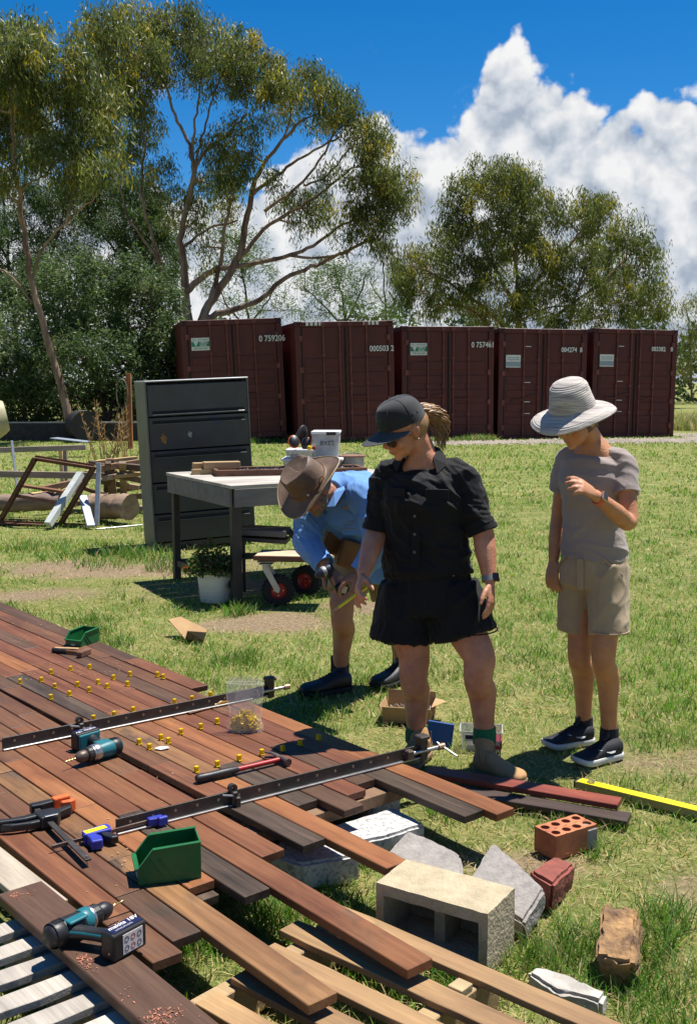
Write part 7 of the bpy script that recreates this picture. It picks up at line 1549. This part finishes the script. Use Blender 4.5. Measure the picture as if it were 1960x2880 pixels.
# ---------------------------------------------------------------- woman in black with the cap
def woman_black():
    t = person('woman in black cap, black work shirt and black shorts, pointing with a pencil', (0.46, 4.58, 0.0)); Q, GG = rel(t)
    SK = skin_mat('fair skin', (0.56, 0.27, 0.165), (0.40, 0.155, 0.092))
    BLK = pmat('black cotton', (0.0062, 0.0062, 0.0085), (0.004, 0.004, 0.006), rough=0.8, scale=5, bump=0.15, bscale=240, sheen=0.06, spec=0.3)
    BLK2 = pmat('sunlit tone black shorts', (0.0105, 0.0100, 0.0110), (0.007, 0.0067, 0.0075), rough=0.85, scale=5, bump=0.15, bscale=240, sheen=0.06, spec=0.3)  # raised above the shirt black; the sunlit side is put into the colour
    F = Vector((-0.32, -0.95, 0)).normalized(); S = Vector((0.95, -0.32, 0)).normalized(); Z = Vector((0, 0, 1))
    pel = Q(1203, 1640, 4.60); waist = Q(1200, 1545, 4.60); chest = Q(1194, 1410, 4.59); shl = Q(1194, 1316, 4.60); neck = Q(1186, 1268, 4.59)
    hd = Head(Q(1133, 1204, 4.54), (-0.78, -0.45, -0.45), (0.06, 0, 1), 1.03)
    m = MB(); hd.build(m)
    limb(m, [shl - Z * 0.03, neck, hd.p(0, -0.035, -0.05)], [0.070, 0.056, 0.054])
    trunk(m, [(pel, S, 0.175, 0.12), (waist, S, 0.15, 0.11), (chest, S, 0.150, 0.110), (shl - Z * 0.03, S, 0.125, 0.075), (neck, S, 0.055, 0.055)])
    sL, eL, wL = shl + S * 0.160 - Z * 0.042, Q(1356, 1492, 4.50), Q(1378, 1638, 4.42)
    limb(m, [shl + S * 0.10 - Z * 0.045, sL - Z * 0.02, (sL + eL) / 2, eL, eL * 0.62 + wL * 0.38, wL], [0.040, 0.044, 0.048, 0.046, 0.046, (0.030, 0.025)])
    hand(m, wL, Q(1380, 1690, 4.39), Vector((-0.8, 0.4, 0)), Vector((-0.35, -0.9, 0.1)), (0.45, 0.5, 0.55, 0.6), spread=0.04, thumb=0.25)
    sR, eR, wR = shl - S * 0.160 - Z * 0.042, Q(1062, 1488, 4.63), Q(1020, 1620, 4.44)
    limb(m, [shl - S * 0.10 - Z * 0.045, sR - Z * 0.02, (sR + eR) / 2, eR, eR * 0.62 + wR * 0.38, wR], [0.040, 0.044, 0.048, 0.046, 0.046, (0.030, 0.025)])
    kR_ = hand(m, wR, Q(1004, 1668, 4.38), Vector((0.55, -0.15, -0.3)), Vector((-0.75, -0.55, -0.3)), (0.95, 0.85, 0.55, 0.45), spread=0.10, thumb=0.75)
    hL, kL, aL = Q(1275, 1660, 4.57), Q(1346, 1884, 4.46), Q(1362, 2072, 4.50)
    hR, kR, aR = Q(1138, 1660, 4.62), Q(1164, 1886, 4.60), Q(1171, 2066, 4.68)
    for h, k, a in ((hL, kL, aL), (hR, kR, aR)):
        limb(m, [h, (h + k) / 2, k + Z * 0.06, k + F * 0.008, k - Z * 0.06, k * 0.66 + a * 0.34 - F * 0.024, k * 0.33 + a * 0.67 - F * 0.012, a, a - Z * 0.05], [0.100, 0.085, 0.069, 0.064, 0.060, 0.064, 0.049, 0.040, 0.045], 16)
        m.ell(k + F * 0.052, (0.032, 0.024, 0.036), None, 12, 8)
    fuse(m, 'body', SK, t, voxel=0.0055, smooth=4)
    hd.eyes(t)
    # shirt
    m = MB()
    trunk(m, [(pel + Z * 0.045, S, 0.194, 0.146, 2.1), (waist - Z * 0.03, S, 0.190, 0.142, 2.1), (waist + Z * 0.03, S, 0.182, 0.138, 2.1), (chest - Z * 0.06, S, 0.182, 0.142, 2.1), (chest + F * 0.015, S, 0.184, 0.148, 2.1), (chest + Z * 0.07, S, 0.176, 0.124, 2.1), (shl - Z * 0.03 - F * 0.008, S, 0.150, 0.084, 2.0), (shl + Z * 0.026 - F * 0.022, S, 0.090, 0.056, 2.0)])
    for s_, e_ in ((sL, eL), (sR, eR)): limb(m, [shl * 0.5 + s_ * 0.5, s_, s_ * 0.5 + e_ * 0.5, s_ * 0.08 + e_ * 0.92], [0.066, 0.068, 0.066, 0.060])
    sh = fuse(m, 'work_shirt', BLK, t, voxel=0.0065, smooth=4, wr=folds(0.015, 7, 14, 2.0, Vector((0.5, 0.1, 1))))
    for s_, e_ in ((sL, eL), (sR, eR)):
        c = s_ * 0.07 + e_ * 0.93; ring_band(c, e_ - s_, 0.056, 0.050, 0.008).obj('rolled_cuff', BLK, sh, smooth=40)
        ring_band(c + (e_ - s_).normalized() * 0.012, e_ - s_, 0.0570, 0.020, 0.011).obj('cuff_fold', BLK, sh, smooth=40)
    for s_ in (-1, 1):                                   # collar leaves
        a = neck + Z * -0.012
        MB().add([a - F * 0.060 + S * (0.005 * s_) + Z * 0.040, a + S * (0.068 * s_) - F * 0.02 + Z * 0.026, a + S * (0.062 * s_) + F * 0.052 - Z * 0.012, a + S * (0.088 * s_) + F * 0.082 - Z * 0.075, a + S * (0.118 * s_) + F * 0.030 - Z * 0.040, a + S * (0.095 * s_) - F * 0.04 - Z * 0.010, a - F * 0.080 + Z * 0.005], [(0, 1, 5, 6), (1, 2, 4, 5), (2, 3, 4)]).obj('collar', BLK2, sh).modifiers.new('t', 'SOLIDIFY').thickness = 0.004
        pc = chest + S * (0.088 * s_) + F * 0.140 + Z * 0.012
        pk_ = MB().bar(pc + Z * 0.050 - F * 0.006, pc - Z * 0.055 - F * 0.002, 0.092, 0.004, up=(F + S * 0.42 * s_)).obj('chest_pocket', BLK, sh, bevel=0.0015)
        MB().bar(pc + Z * 0.056 - F * 0.003, pc + Z * 0.022, 0.098, 0.005, up=(F + S * 0.42 * s_)).obj('pocket_flap', BLK, pk_, bevel=0.002)
    pl = chest + F * 0.160 - Z * 0.04
    MB().bar(pl + Z * 0.11 - F * 0.03, pl - Z * 0.22 - F * 0.014, 0.034, 0.006, up=F).obj('placket', BLK, sh, bevel=0.002)
    for k in range(4): q = pl + Z * (0.07 - 0.075 * k) + F * (0.0 if k else -0.012); MB().lathe([(0, 0.004), (0.005, 0.004), (0.0065, 0.0)], 12, Matrix.Translation(q) @ F.to_track_quat('Z', 'Y').to_matrix().to_4x4()).obj('button', pmat('grey button', (0.10, 0.10, 0.11), None, rough=0.3), sh)
    # shorts: wide legs
    m = MB(); eLg, eRg = Q(1310, 1786, 4.53), Q(1128, 1802, 4.60)
    trunk(m, [(pel - Z * 0.12, S, 0.194, 0.150, 2.0), (pel - Z * 0.02, S, 0.186, 0.142, 2.0), (pel + Z * 0.06, S, 0.172, 0.130, 2.0), (waist - Z * 0.02, S, 0.165, 0.125, 2.0)])
    trunk(m, [(eLg, S, 0.138, 0.134), (eLg * 0.7 + hL * 0.3, S, 0.124, 0.128), (eLg * 0.35 + hL * 0.65, S, 0.118, 0.130), (hL + Z * 0.03, S, 0.098, 0.120)])
    trunk(m, [(eRg, S, 0.134, 0.134), (eRg * 0.7 + hR * 0.3, S, 0.122, 0.128), (eRg * 0.35 + hR * 0.65, S, 0.116, 0.130), (hR + Z * 0.03, S, 0.098, 0.120)])
    so_ = fuse(m, 'shorts', BLK2, t, voxel=0.008, smooth=8, wr=folds(0.015, 11, 4, 6.0, Vector((0.2, 0.1, 1))))
    for c, a, b in ((eLg, 0.132, 0.130), (eRg, 0.129, 0.130)): MB().tube([c + Z * 0.030 + S * (a * math.cos(q)) + F * (b * math.sin(q)) for q in [2 * math.pi * k / 28 for k in range(29)]], 0.003, 6).obj('hem_stitch', BLK2, so_, smooth=60)
    # cap
    CAP = pmat('black cap cloth', (0.012, 0.013, 0.017), (0.009, 0.010, 0.013), rough=0.8, scale=10, bump=0.15, bscale=220, sheen=0.2); CAPB = pmat('charcoal cap peak', (0.055, 0.056, 0.060), None, rough=0.75, scale=30, bump=0.1, bscale=260)
    rs = []; n = 40
    for i in range(15):
        f = i / 14; z = 0.026 + 0.102 * math.sin(f * math.pi / 2) ** 0.9; k = math.cos(f * math.pi / 2) ** 0.55 if f < 1 else 0.02
        rs.append([hd.p(0.0865 * k * math.cos(2 * math.pi * j / n), (0.106 * k) * math.sin(2 * math.pi * j / n) - 0.006 + 0.004 * f, z - 0.020 * (1 - f) * (-math.sin(2 * math.pi * j / n) * 0.35)) for j in range(n)])
    cp = MB().rings(rs, caps=True).obj('cap', CAP, t, smooth=50)
    for a in (0.0, 1.05, 2.1, 3.14, 4.19, 5.24):        # panel seams
        MB().tube([rs[i][int(a / 6.283 * n) % n] for i in range(0, 15)], 0.0016, 5).obj('seam', CAP, cp, smooth=60)
    vs = []; nb = 22; M_ = 6
    for k in range(2):
        for i in range(M_ + 1):
            for j in range(nb + 1):
                a = math.pi * (0.10 + 0.80 * j / nb); f = i / M_; x = 0.088 * math.cos(a) * (1 + 0.10 * f); y0 = 0.104 * math.sin(a) - 0.006; y = y0 + f * 0.100 * math.sin(math.pi * j / nb) ** 0.55
                z = 0.022 + 0.012 * math.sin(a) - 0.010 * f - 0.018 * (math.cos(a)) ** 2 - 0.003 * k; vs.append(hd.p(x, y, z))
    K_ = (M_ + 1) * (nb + 1); fs = []
    for k in range(2):
        for i in range(M_):
            for j in range(nb):
                a = k * K_ + i * (nb + 1) + j; q = (a, a + 1, a + nb + 2, a + nb + 1); fs.append(q if k else q[::-1])
    for j in range(nb): a = M_ * (nb + 1) + j; fs.append((a, a + 1, K_ + a + 1, K_ + a))
    MB().add(vs, fs).obj('peak', CAPB, cp, smooth=60)
    for y, z in ((-0.048, 0.060), (-0.020, 0.062)):
        q = hd.p(0.0, y, z); nrm = (hd.p(0.08, y, z) - hd.p(0, y, z)).normalized(); rr_ = 0.0880 * (1 - ((z - 0.026) / 0.15) ** 2) * math.sqrt(max(0.1, 1 - (y / 0.125) ** 2))
        MB().lathe([(0.002, 0.0), (0.0045, 0.002), (0.0045, 0.0)], 12, Matrix.Translation(hd.p(rr_ + 0.001, y, z)) @ nrm.to_track_quat('Z', 'Y').to_matrix().to_4x4()).obj('eyelet', STEEL, cp)
    EMB = pmat('green embroidery', (0.02, 0.075, 0.03), None, rough=0.7)
    def front(x, z): return hd.p(x, 0.106 * math.sqrt(max(0.05, 1 - (x / 0.0865) ** 2)) * (math.cos(math.asin(min(1, max(0, (z - 0.026) / 0.102)))) ** 0.55) - 0.001, z)
    MB().tube([front(0.012 + 0.026 * math.cos(a), 0.048 + 0.030 * math.sin(a)) for a in [math.pi * k / 12 for k in range(13)]], 0.0012, 5).obj('emblem_arch', EMB, cp)
    MB().tube([front(x, 0.048) for x in (-0.014, 0, 0.014, 0.026, 0.038)], 0.0012, 5).obj('emblem_base', EMB, cp)
    MB().tube([front(x, z) for x, z in ((-0.004, 0.052), (0.006, 0.060), (0.014, 0.068), (0.020, 0.062), (0.030, 0.055))], 0.0011, 5).obj('emblem_bird', EMB, cp)
    # hair: short back and sides plus curly pony tail
    HAIR = pmat('honey blonde hair', (0.40, 0.225, 0.10), (0.15, 0.08, 0.04), rough=0.45, scale=24, stretch=(1, 1, 0.3), bump=0.3, bscale=60)
    MB().ell((0, -0.030, 0.000), (0.080, 0.088, 0.075), hd.M, 18, 12).obj('hair', HAIR, t, smooth=180)
    r = random.Random(4); base = hd.p(0, -0.100, 0.045); end = Q(1240, 1262, 4.62); pt = MB(); side = (end - base).cross(F).normalized()
    MB().tube([base - (end - base).normalized() * 0.01, base + (end - base).normalized() * 0.012], [0.017, 0.016], 12).obj('hair_tie', pmat('sky blue elastic', (0.05, 0.38, 0.60), None, rough=0.6), t, smooth=60)
    for k in range(170):
        a = r.uniform(0, 6.28); sp = r.random() ** 0.6; ph = r.uniform(0, 6.28); fr = r.uniform(14, 26); L_ = r.uniform(0.55, 1.08); pts = []
        for i in range(15):
            f = i / 14 * L_; c = base + (end - base) * f + Vector((0.045, 0.02, 0.055)) * math.sin(min(1, f) * math.pi) * 0.8
            rad = 0.006 + sp * 0.034 * math.sin(min(1, 0.12 + f * 0.8) * math.pi) ** 0.8; cu = 0.0095 * math.sin(f * fr + ph)
            u_ = Vector((math.cos(a), math.sin(a) * 0.6, math.sin(a) * 0.6)); pts.append(c + u_ * rad + side * cu + Vector((0, 1, 0)) * (0.006 * math.cos(f * fr + ph)))
        pt.tube(pts, [0.0028] * 4 + [0.0025] * 7 + [0.0018, 0.0014, 0.001, 0.0006], 4)
    o = pt.obj('pony_tail', HAIR, t, smooth=60)
    # sunglasses
    LENS = pmat('dark lens', (0.010, 0.009, 0.009), None, rough=0.06); FRM = pmat('thin gold frame', (0.35, 0.25, 0.14), None, rough=0.3, metal=0.8)
    g = MB().tube([hd.p(-0.062, 0.078, 0.002), hd.p(0, 0.104, 0.004), hd.p(0.062, 0.078, 0.002)], 0.0022, 6).obj('sunglasses', FRM, t, smooth=60)
    for s_ in (-1, 1):
        MB().lathe([(0.0, 0.003), (0.020, 0.0025), (0.026, 0.0), (0.0, -0.001)], 20, hd.M @ Matrix.Translation((0.033 * s_, 0.094, -0.014)) @ Matrix.Rotation(R(-90 - 4), 4, 'X') @ Matrix.Rotation(R(14 * s_), 4, 'Y') @ Matrix.Scale(0.92, 4, (0, 1, 0))).obj('lens', LENS, g, smooth=60)
        MB().tube([hd.p(0.062 * s_, 0.078, 0.002), hd.p(0.076 * s_, 0.04, 0.004), hd.p(0.079 * s_, -0.004, 0.006)], 0.0018, 6).obj('temple_arm', FRM, g, smooth=60)
    MB().ell(hd.p(0.083, -0.002, -0.043), (0.0035, 0.0035, 0.0035), None, 8, 6).obj('ear_stud', STEEL, t)
    watch(t, wL * 0.93 + eL * 0.07, wL - eL, 0.033, Vector((0.75, -0.65, 0.1)), pmat('grey strap', (0.16, 0.17, 0.19), None, rough=0.6), pmat('black watch case', (0.02, 0.02, 0.024), None, rough=0.25), flat=0.86)
    # boots and socks
    TAN = pmat('tan nubuck', (0.42, 0.235, 0.095), (0.30, 0.165, 0.065), rough=0.75, scale=9, bump=0.15, bscale=90); SOL = pmat('tan rubber sole', (0.25, 0.16, 0.085), None, rough=0.7); SOCK = pmat('green sock', (0.015, 0.16, 0.065), (0.01, 0.10, 0.04), rough=0.9, scale=60, bump=0.4, bscale=120)
    for heel, toe, a in ((GG(1338, 2172), GG(1470, 2218), aL), (GG(1196, 2122), GG(1115, 2190), aR)):
        b, Mx, pr, tz = shoe(t, heel, toe, TAN, SOL, 'boot', L_=0.255, W_=0.104, ankle=a - Z * 0.005, name='boot')
        MB().tube([a + Z * 0.045, a + Z * 0.012, a - Z * 0.03], [0.047, 0.050, 0.050], 16).obj('sock', SOCK, t, smooth=60)
        MB().tube([Mx @ Vector((0.03, s_, 0.10)) for s_ in (-0.005, 0.005)], 0.010, 6).obj('pull_tab', pmat('red pull tab', (0.25, 0.03, 0.03), None), b)
        for s_ in (-1, 1):
            q = [Mx @ Vector((0.060, 0.049 * s_, 0.128)), Mx @ Vector((0.060, 0.050 * s_, 0.075)), Mx @ Vector((0.076, 0.050 * s_, 0.060)), Mx @ Vector((0.092, 0.047 * s_, 0.075)), Mx @ Vector((0.096, 0.044 * s_, 0.125))]
            MB().tube(q, 0.0022, 6).obj('elastic_gusset', SOL, b, smooth=60)
    # the pencil she holds
    A, B = P(936, 1719, 4.31), P(1030, 1652, 4.40); c = (A + B) / 2; pn = thing('carpenter_pencil', 'flat yellow carpenter pencil held in the hand of the woman in black', 'pencil', c)
    MB().bar(A * 0.86 + B * 0.14 - c, B - c, 0.015, 0.009).obj('pencil_shaft', YELLOW, pn, bevel=0.002)
    MB().tube([A * 0.87 + B * 0.13 - c, A - c], [0.0075, 0.0015], 8).obj('pencil_point', pmat('cut pencil wood', (0.45, 0.3, 0.16), None), pn)
woman_black()

# ---------------------------------------------------------------- stooping man
def man_blue():
    t = person('stooping man in brown wide-brimmed hat, blue long-sleeved shirt and khaki shorts', (0.06, 5.66, 0.0)); Q, GG = rel(t)
    SK = skin_mat('weathered skin', (0.42, 0.205, 0.130), (0.32, 0.14, 0.09))
    BLU = pmat('blue work cotton', (0.125, 0.285, 0.610), (0.10, 0.235, 0.53), rough=0.85, scale=5, bump=0.14, bscale=240, sheen=0.1); KH = pmat('khaki drill', (0.30, 0.235, 0.135), (0.24, 0.185, 0.105), rough=0.9, scale=5, bump=0.12, bscale=240)
    Z = Vector((0, 0, 1)); S = Vector((0.86, -0.50, 0.10)).normalized(); F = Vector((-0.50, -0.86, 0)).normalized()
    pel = Q(1045, 1585, 5.78); waist = Q(1022, 1500, 5.68); chest = Q(978, 1420, 5.52); shl = Q(948, 1388, 5.44); neck = Q(922, 1392, 5.36)
    hd = Head(Q(880, 1374, 5.28), (-0.50, -0.42, -0.76), (-0.30, -0.25, 1.0), 1.02)
    m = MB(); hd.build(m)
    limb(m, [chest, shl, neck, hd.p(0, -0.03, -0.05)], [0.09, 0.075, 0.060, 0.058])
    trunk(m, [(pel, S, 0.17, 0.12), (waist, S, 0.16, 0.11), (chest, S, 0.17, 0.12), (shl, S, 0.15, 0.09)])
    sR, eR, wR = Q(872, 1424, 5.48), Q(866, 1530, 5.38), Q(915, 1592, 5.26)
    limb(m, [shl * 0.5 + sR * 0.5, sR, (sR + eR) / 2, eR, (eR + wR) / 2, wR], [0.055, 0.055, 0.050, 0.044, 0.042, (0.031, 0.026)])
    hand(m, wR, Q(946, 1622, 5.22), Vector((0.35, -0.2, -0.8)), Vector((0.5, -0.75, 0.2)), (0.9, 0.95, 1.0, 1.05), sc=1.06, thumb=0.6)
    sL, eL, wL = Q(1040, 1405, 5.30), Q(1062, 1530, 5.18), Q(1012, 1610, 5.16)
    limb(m, [shl * 0.5 + sL * 0.5, sL, (sL + eL) / 2, eL, (eL + wL) / 2, wL], [0.055, 0.055, 0.050, 0.044, 0.042, (0.031, 0.026)])
    hand(m, wL, Q(980, 1628, 5.16), Vector((-0.1, 0.1, -0.9)), Vector((-0.2, -0.85, 0.2)), (0.85, 0.9, 0.95, 1.0), sc=1.06, thumb=0.6)
    hR, kR, aR = Q(992, 1600, 5.72), Q(962, 1716, 5.58), Q(956, 1884, 5.74)
    hL, kL, aL = Q(1080, 1600, 5.82), Q(1108, 1722, 5.80), Q(1128, 1872, 6.02)
    for h, k, a in ((hR, kR, aR), (hL, kL, aL)):
        limb(m, [h, (h + k) / 2, k + Z * 0.05, k, k - Z * 0.06, k * 0.66 + a * 0.34 - F * 0.024, k * 0.33 + a * 0.67 - F * 0.010, a, a - Z * 0.05], [0.095, 0.080, 0.066, 0.062, 0.058, 0.062, 0.047, 0.039, 0.044], 16)
        m.ell(k + F * 0.045, (0.030, 0.022, 0.034), None, 12, 8)
    fuse(m, 'body', SK, t, voxel=0.006, smooth=4)
    hd.eyes(t)
    BEARD = pmat('grizzled beard', (0.30, 0.235, 0.18), (0.15, 0.10, 0.075), rough=0.9, scale=60, bump=0.8, bscale=160)
    m = MB().ell((0, 0.034, -0.076), (0.055, 0.056, 0.036), hd.M).ell((0, 0.072, -0.094), (0.030, 0.022, 0.024), hd.M).ell((0, 0.092, -0.052), (0.026, 0.008, 0.006), hd.M)
    for s_ in (-1, 1): m.ell((0.050 * s_, 0.030, -0.045), (0.014, 0.034, 0.036), hd.M)
    fuse(m, 'beard', BEARD, t, voxel=0.005, smooth=2, wr=lambda c: 0.0025 * mnoise.noise(c * 110))
    MB().ell((0, -0.022, 0.002), (0.079, 0.090, 0.070), hd.M).obj('hair', BEARD, t, smooth=180)
    FRM = MATS['thin gold frame']
    g = MB().tube([hd.p(-0.062, 0.076, 0.002), hd.p(0, 0.104, 0.003), hd.p(0.062, 0.076, 0.002)], 0.002, 6).obj('spectacles', FRM, t, smooth=60)
    for s_ in (-1, 1):
        MB().tube([hd.p(0.033 * s_ + 0.024 * math.cos(a), 0.096, -0.010 + 0.017 * math.sin(a)) for a in [2 * math.pi * k / 16 for k in range(17)]], 0.0014, 5).obj('lens_rim', FRM, g); MB().tube([hd.p(0.062 * s_, 0.076, 0.002), hd.p(0.080 * s_, -0.004, 0.004)], 0.0016, 5).obj('temple_arm', FRM, g)
    # shirt
    m = MB(); ax = (shl - waist).normalized()
    trunk(m, [(pel - Z * 0.02, S, 0.185, 0.145), (waist - ax * 0.02, S, 0.190, 0.150), (waist * 0.5 + chest * 0.5, S, 0.198, 0.158), (chest, S, 0.205, 0.160), (chest * 0.35 + shl * 0.65, S, 0.195, 0.140), (shl + ax * 0.02, S, 0.13, 0.095), (neck * 0.75 + shl * 0.25, S, 0.075, 0.075)])
    for s_, e_, w_ in ((sR, eR, wR), (sL, eL, wL)): limb(m, [shl * 0.45 + s_ * 0.55, s_, (s_ + e_) / 2, e_, e_ * 0.45 + w_ * 0.55, e_ * 0.15 + w_ * 0.85], [0.085, 0.086, 0.076, 0.072, 0.062, 0.052])
    m.ell(chest + Z * 0.055 + Vector((0.05, 0.08, 0.01)), (0.19, 0.16, 0.10))
    sh = fuse(m, 'work_shirt', BLU, t, voxel=0.0065, smooth=4, wr=folds(0.012, 6, 10, 9.0, Vector((0.7, -0.2, 0.7))))
    for s_, e_, w_ in ((sR, eR, wR), (sL, eL, wL)): ring_band(e_ * 0.18 + w_ * 0.82, w_ - e_, 0.049, 0.050, 0.006).obj('cuff', BLU, sh, smooth=40)
    tl = Q(1062, 1625, 5.50); trunk_m = MB(); trunk(trunk_m, [(tl - Z * 0.03, S, 0.085, 0.02), (tl + Z * 0.05, S, 0.10, 0.025), (Q(1050, 1540, 5.60), S, 0.12, 0.03)]); fuse(trunk_m, 'shirt_tail', BLU, sh, voxel=0.008, smooth=3, wr=folds(0.006, 10, 6, 2.0))
    ND = (hd.p(0, 1, 0) - hd.p(0, 0, 0)).normalized()
    for s_ in (-1, 1):
        a = neck; MB().add([a + S * (0.030 * s_) + Z * 0.055 + Vector((0.05, 0.05, 0)), a + S * (0.088 * s_) + Z * 0.020 + Vector((0.01, 0.0, 0)), a + S * (0.085 * s_) + F * 0.07 - Z * 0.055, a + S * (0.030 * s_) + F * 0.075 - Z * 0.055, a + S * (0.055 * s_) + F * 0.03 + Z * 0.01], [(0, 1, 4), (1, 2, 4), (2, 3, 4)]).obj('collar', BLU, sh).modifiers.new('t', 'SOLIDIFY').thickness = 0.004
    fd = (F * 0.8 - Z * 0.6).normalized(); pc = chest + S * 0.085 + fd * 0.150
    pk_ = MB().bar(pc + Z * 0.055, pc - Z * 0.055 + S * 0.01, 0.11, 0.006, up=fd).obj('chest_pocket', BLU, sh, bevel=0.002)
    LOGO = pmat('gold embroidery', (0.36, 0.30, 0.20), None, rough=0.8)
    for k in range(5): MB().tube([pc + Z * (0.045 - 0.016 * k) + S * (-0.032 + 0.016 * j) + fd * 0.007 for j in range(5)], 0.0022, 5).obj('embroidery', LOGO, pk_)
    MB().tube([pc + Z * 0.05 + fd * 0.007 + S * (0.034 * math.cos(a)) + Z * (0.030 * math.sin(a)) for a in [math.pi * k / 10 for k in range(11)]], 0.0022, 5).obj('embroidery', LOGO, pk_)
    # shorts
    m = MB(); eRg, eLg = Q(972, 1674, 5.62), Q(1098, 1680, 5.80)
    trunk(m, [(pel - Z * 0.09, S, 0.175, 0.15), (pel, S, 0.175, 0.145), (waist - ax * 0.01, S, 0.17, 0.135)])
    for e_, h in ((eRg, hR), (eLg, hL)): trunk(m, [(e_, S, 0.098, 0.105), (e_ * 0.5 + h * 0.5, S, 0.102, 0.112), (h + Z * 0.03, S, 0.105, 0.12)])
    fuse(m, 'shorts', KH, t, voxel=0.008, smooth=4, wr=folds(0.006, 8, 6, 3.0))
    # tool belt
    LEA = pmat('tan belt leather', (0.22, 0.095, 0.025), (0.13, 0.055, 0.02), rough=0.6, scale=9, bump=0.15)
    bw = MB().tube([pel * 0.55 + waist * 0.45 + S * (0.186 * math.cos(q)) + F * (0.155 * math.sin(q)) - Z * 0.03 * math.sin(q) for q in [2 * math.pi * k / 28 for k in range(29)]], [(0.006, 0.028)] * 29, 8, up=Z).obj('tool_belt', LEA, t, smooth=60)
    for u, v, Y, w_, h_, rz_ in ((942, 1528, 5.50, 0.135, 0.12, 0.5), (990, 1562, 5.44, 0.15, 0.14, 0.35)):
        c = Q(u, v, Y); MB().box(c, (w_, 0.06, h_), rz=rz_, ry=0.35).obj('belt_pouch', LEA, bw, bevel=0.012, seg=2)
    # hat
    HAT = pmat('brown oilskin', (0.155, 0.098, 0.062), (0.085, 0.052, 0.036), rough=0.62, scale=9, bump=0.2, bscale=50); EDGE = pmat('worn hat edge', (0.34, 0.26, 0.15), None, rough=0.8)
    n = 48; rs = []
    for r_, z_ in ((0.004, 0.108), (0.035, 0.108), (0.062, 0.112), (0.076, 0.116), (0.083, 0.110), (0.087, 0.080), (0.092, 0.040), (0.097, 0.006), (0.104, 0.0), (0.125, -0.004), (0.150, -0.006), (0.170, -0.004), (0.176, -0.002)):
        ring = []
        for j in range(n):
            a = 2 * math.pi * j / n; br = max(0, (r_ - 0.10) / 0.076); x, y = r_ * math.cos(a), r_ * math.sin(a) * (1.12 if r_ < 0.1 else 1.06 + 0.06 * (1 - br))
            z = z_ + br * br * (0.036 * abs(math.cos(a)) ** 2 - 0.028 * abs(math.sin(a)) ** 2)
            if z_ > 0.10: z -= 0.020 * math.exp(-(x / 0.022) ** 2) * (1 - 0.3 * (y > 0)); 
            ring.append(hd.p(x, y - 0.004, z + 0.036))
        rs.append(ring)
    hat = MB().rings(rs, caps=False); hat.f.append(tuple(range(n))); ho = hat.obj('brimmed_hat', HAT, t, smooth=45); ho.modifiers.new('t', 'SOLIDIFY').thickness = 0.003
    MB().tube([rs[-1][j % n] for j in range(n + 1)], 0.0035, 6).obj('brim_edge', EDGE, ho, smooth=60)
    MB().tube([hd.p(0.099 * math.cos(2 * math.pi * j / n), 0.110 * math.sin(2 * math.pi * j / n) - 0.004, 0.050) for j in range(n + 1)], 0.0042, 6).obj('hat_band', LEA, ho, smooth=60)
    MB().ell(hd.p(0.078, 0.072, 0.054), (0.009, 0.009, 0.009), None, 12, 8).obj('concho', STEEL, ho, smooth=180)
    MB().tube([hd.p(0.085, -0.020, 0.06), hd.p(0.110, -0.035, 0.066), hd.p(0.125, -0.025, 0.055)], 0.003, 5).obj('thong', LEA, ho)
    # boots
    BBT = pmat('black boot leather', (0.014, 0.014, 0.016), (0.009, 0.009, 0.010), rough=0.55, scale=12, bump=0.15)
    SOCKD = pmat('dark sock', (0.013, 0.013, 0.017), None, rough=0.95, scale=60, bump=0.3)
    for heel, toe, a in ((GG(985, 1938), GG(826, 1966), aR), (GG(1150, 1908), GG(1070, 1935), aL)):
        b, Mx, pr, tz = shoe(t, heel, toe, BBT, RUBBER, 'boot', L_=0.305, W_=0.115, ankle=a - Z * 0.02, name='boot')
        MB().tube([a + Z * 0.075, a + Z * 0.02, a - Z * 0.03], [0.050, 0.050, 0.052], 16).obj('sock', SOCKD, t, smooth=60)
        for k in range(4): x = 0.125 + 0.018 * k; MB().tube([Mx @ Vector((x, -0.024, tz(x / 0.305) + 0.0)), Mx @ Vector((x, 0, tz(x / 0.305) + 0.008)), Mx @ Vector((x, 0.024, tz(x / 0.305) + 0.0))], 0.003, 6).obj('lace', RUBBER, b, smooth=60)
    # what he holds: a driver and a tape
    c = P(915, 1605, 5.20); dr = thing('impact_driver', 'dark impact driver held by the stooping man', 'driver', c, rot=(0.2, 0.4, R(205))); dr.scale = (0.8, 0.8, 0.8)
    MB().lathe([(0, -0.055), (0.026, -0.05), (0.031, -0.02), (0.031, 0.025), (0.024, 0.05), (0.012, 0.07), (0, 0.072)], 18, Matrix.Rotation(R(90), 4, 'Y')).obj('driver_body', pmat('dark blue casing', (0.03, 0.035, 0.06), (0.015, 0.015, 0.02), rough=0.4), dr, smooth=50)
    MB().lathe([(0.0315, 0.0), (0.033, 0.003), (0.033, 0.020), (0.0315, 0.024)], 18, Matrix.Rotation(R(90), 4, 'Y')).obj('grey_ring', GALV, dr, smooth=50)
    MB().tube([(-0.01, 0, -0.02), (-0.016, 0, -0.07), (-0.022, 0, -0.11)], [0.019, 0.017, 0.021], 12).obj('handle', BLACKPL, dr, smooth=50)
    c = P(962, 1655, 5.18); tp = thing('tape_measure', 'black tape measure with pale label held by the stooping man', 'tape measure', c, rot=(0.2, -0.5, R(20)))
    MB().box((0, 0, 0), (0.07, 0.035, 0.062)).obj('case', BLACKPL, tp, bevel=0.010, seg=3)
    MB().box((0, -0.0185, 0), (0.034, 0.002, 0.034), ry=0.78).obj('label', LABELW, tp)
man_blue()
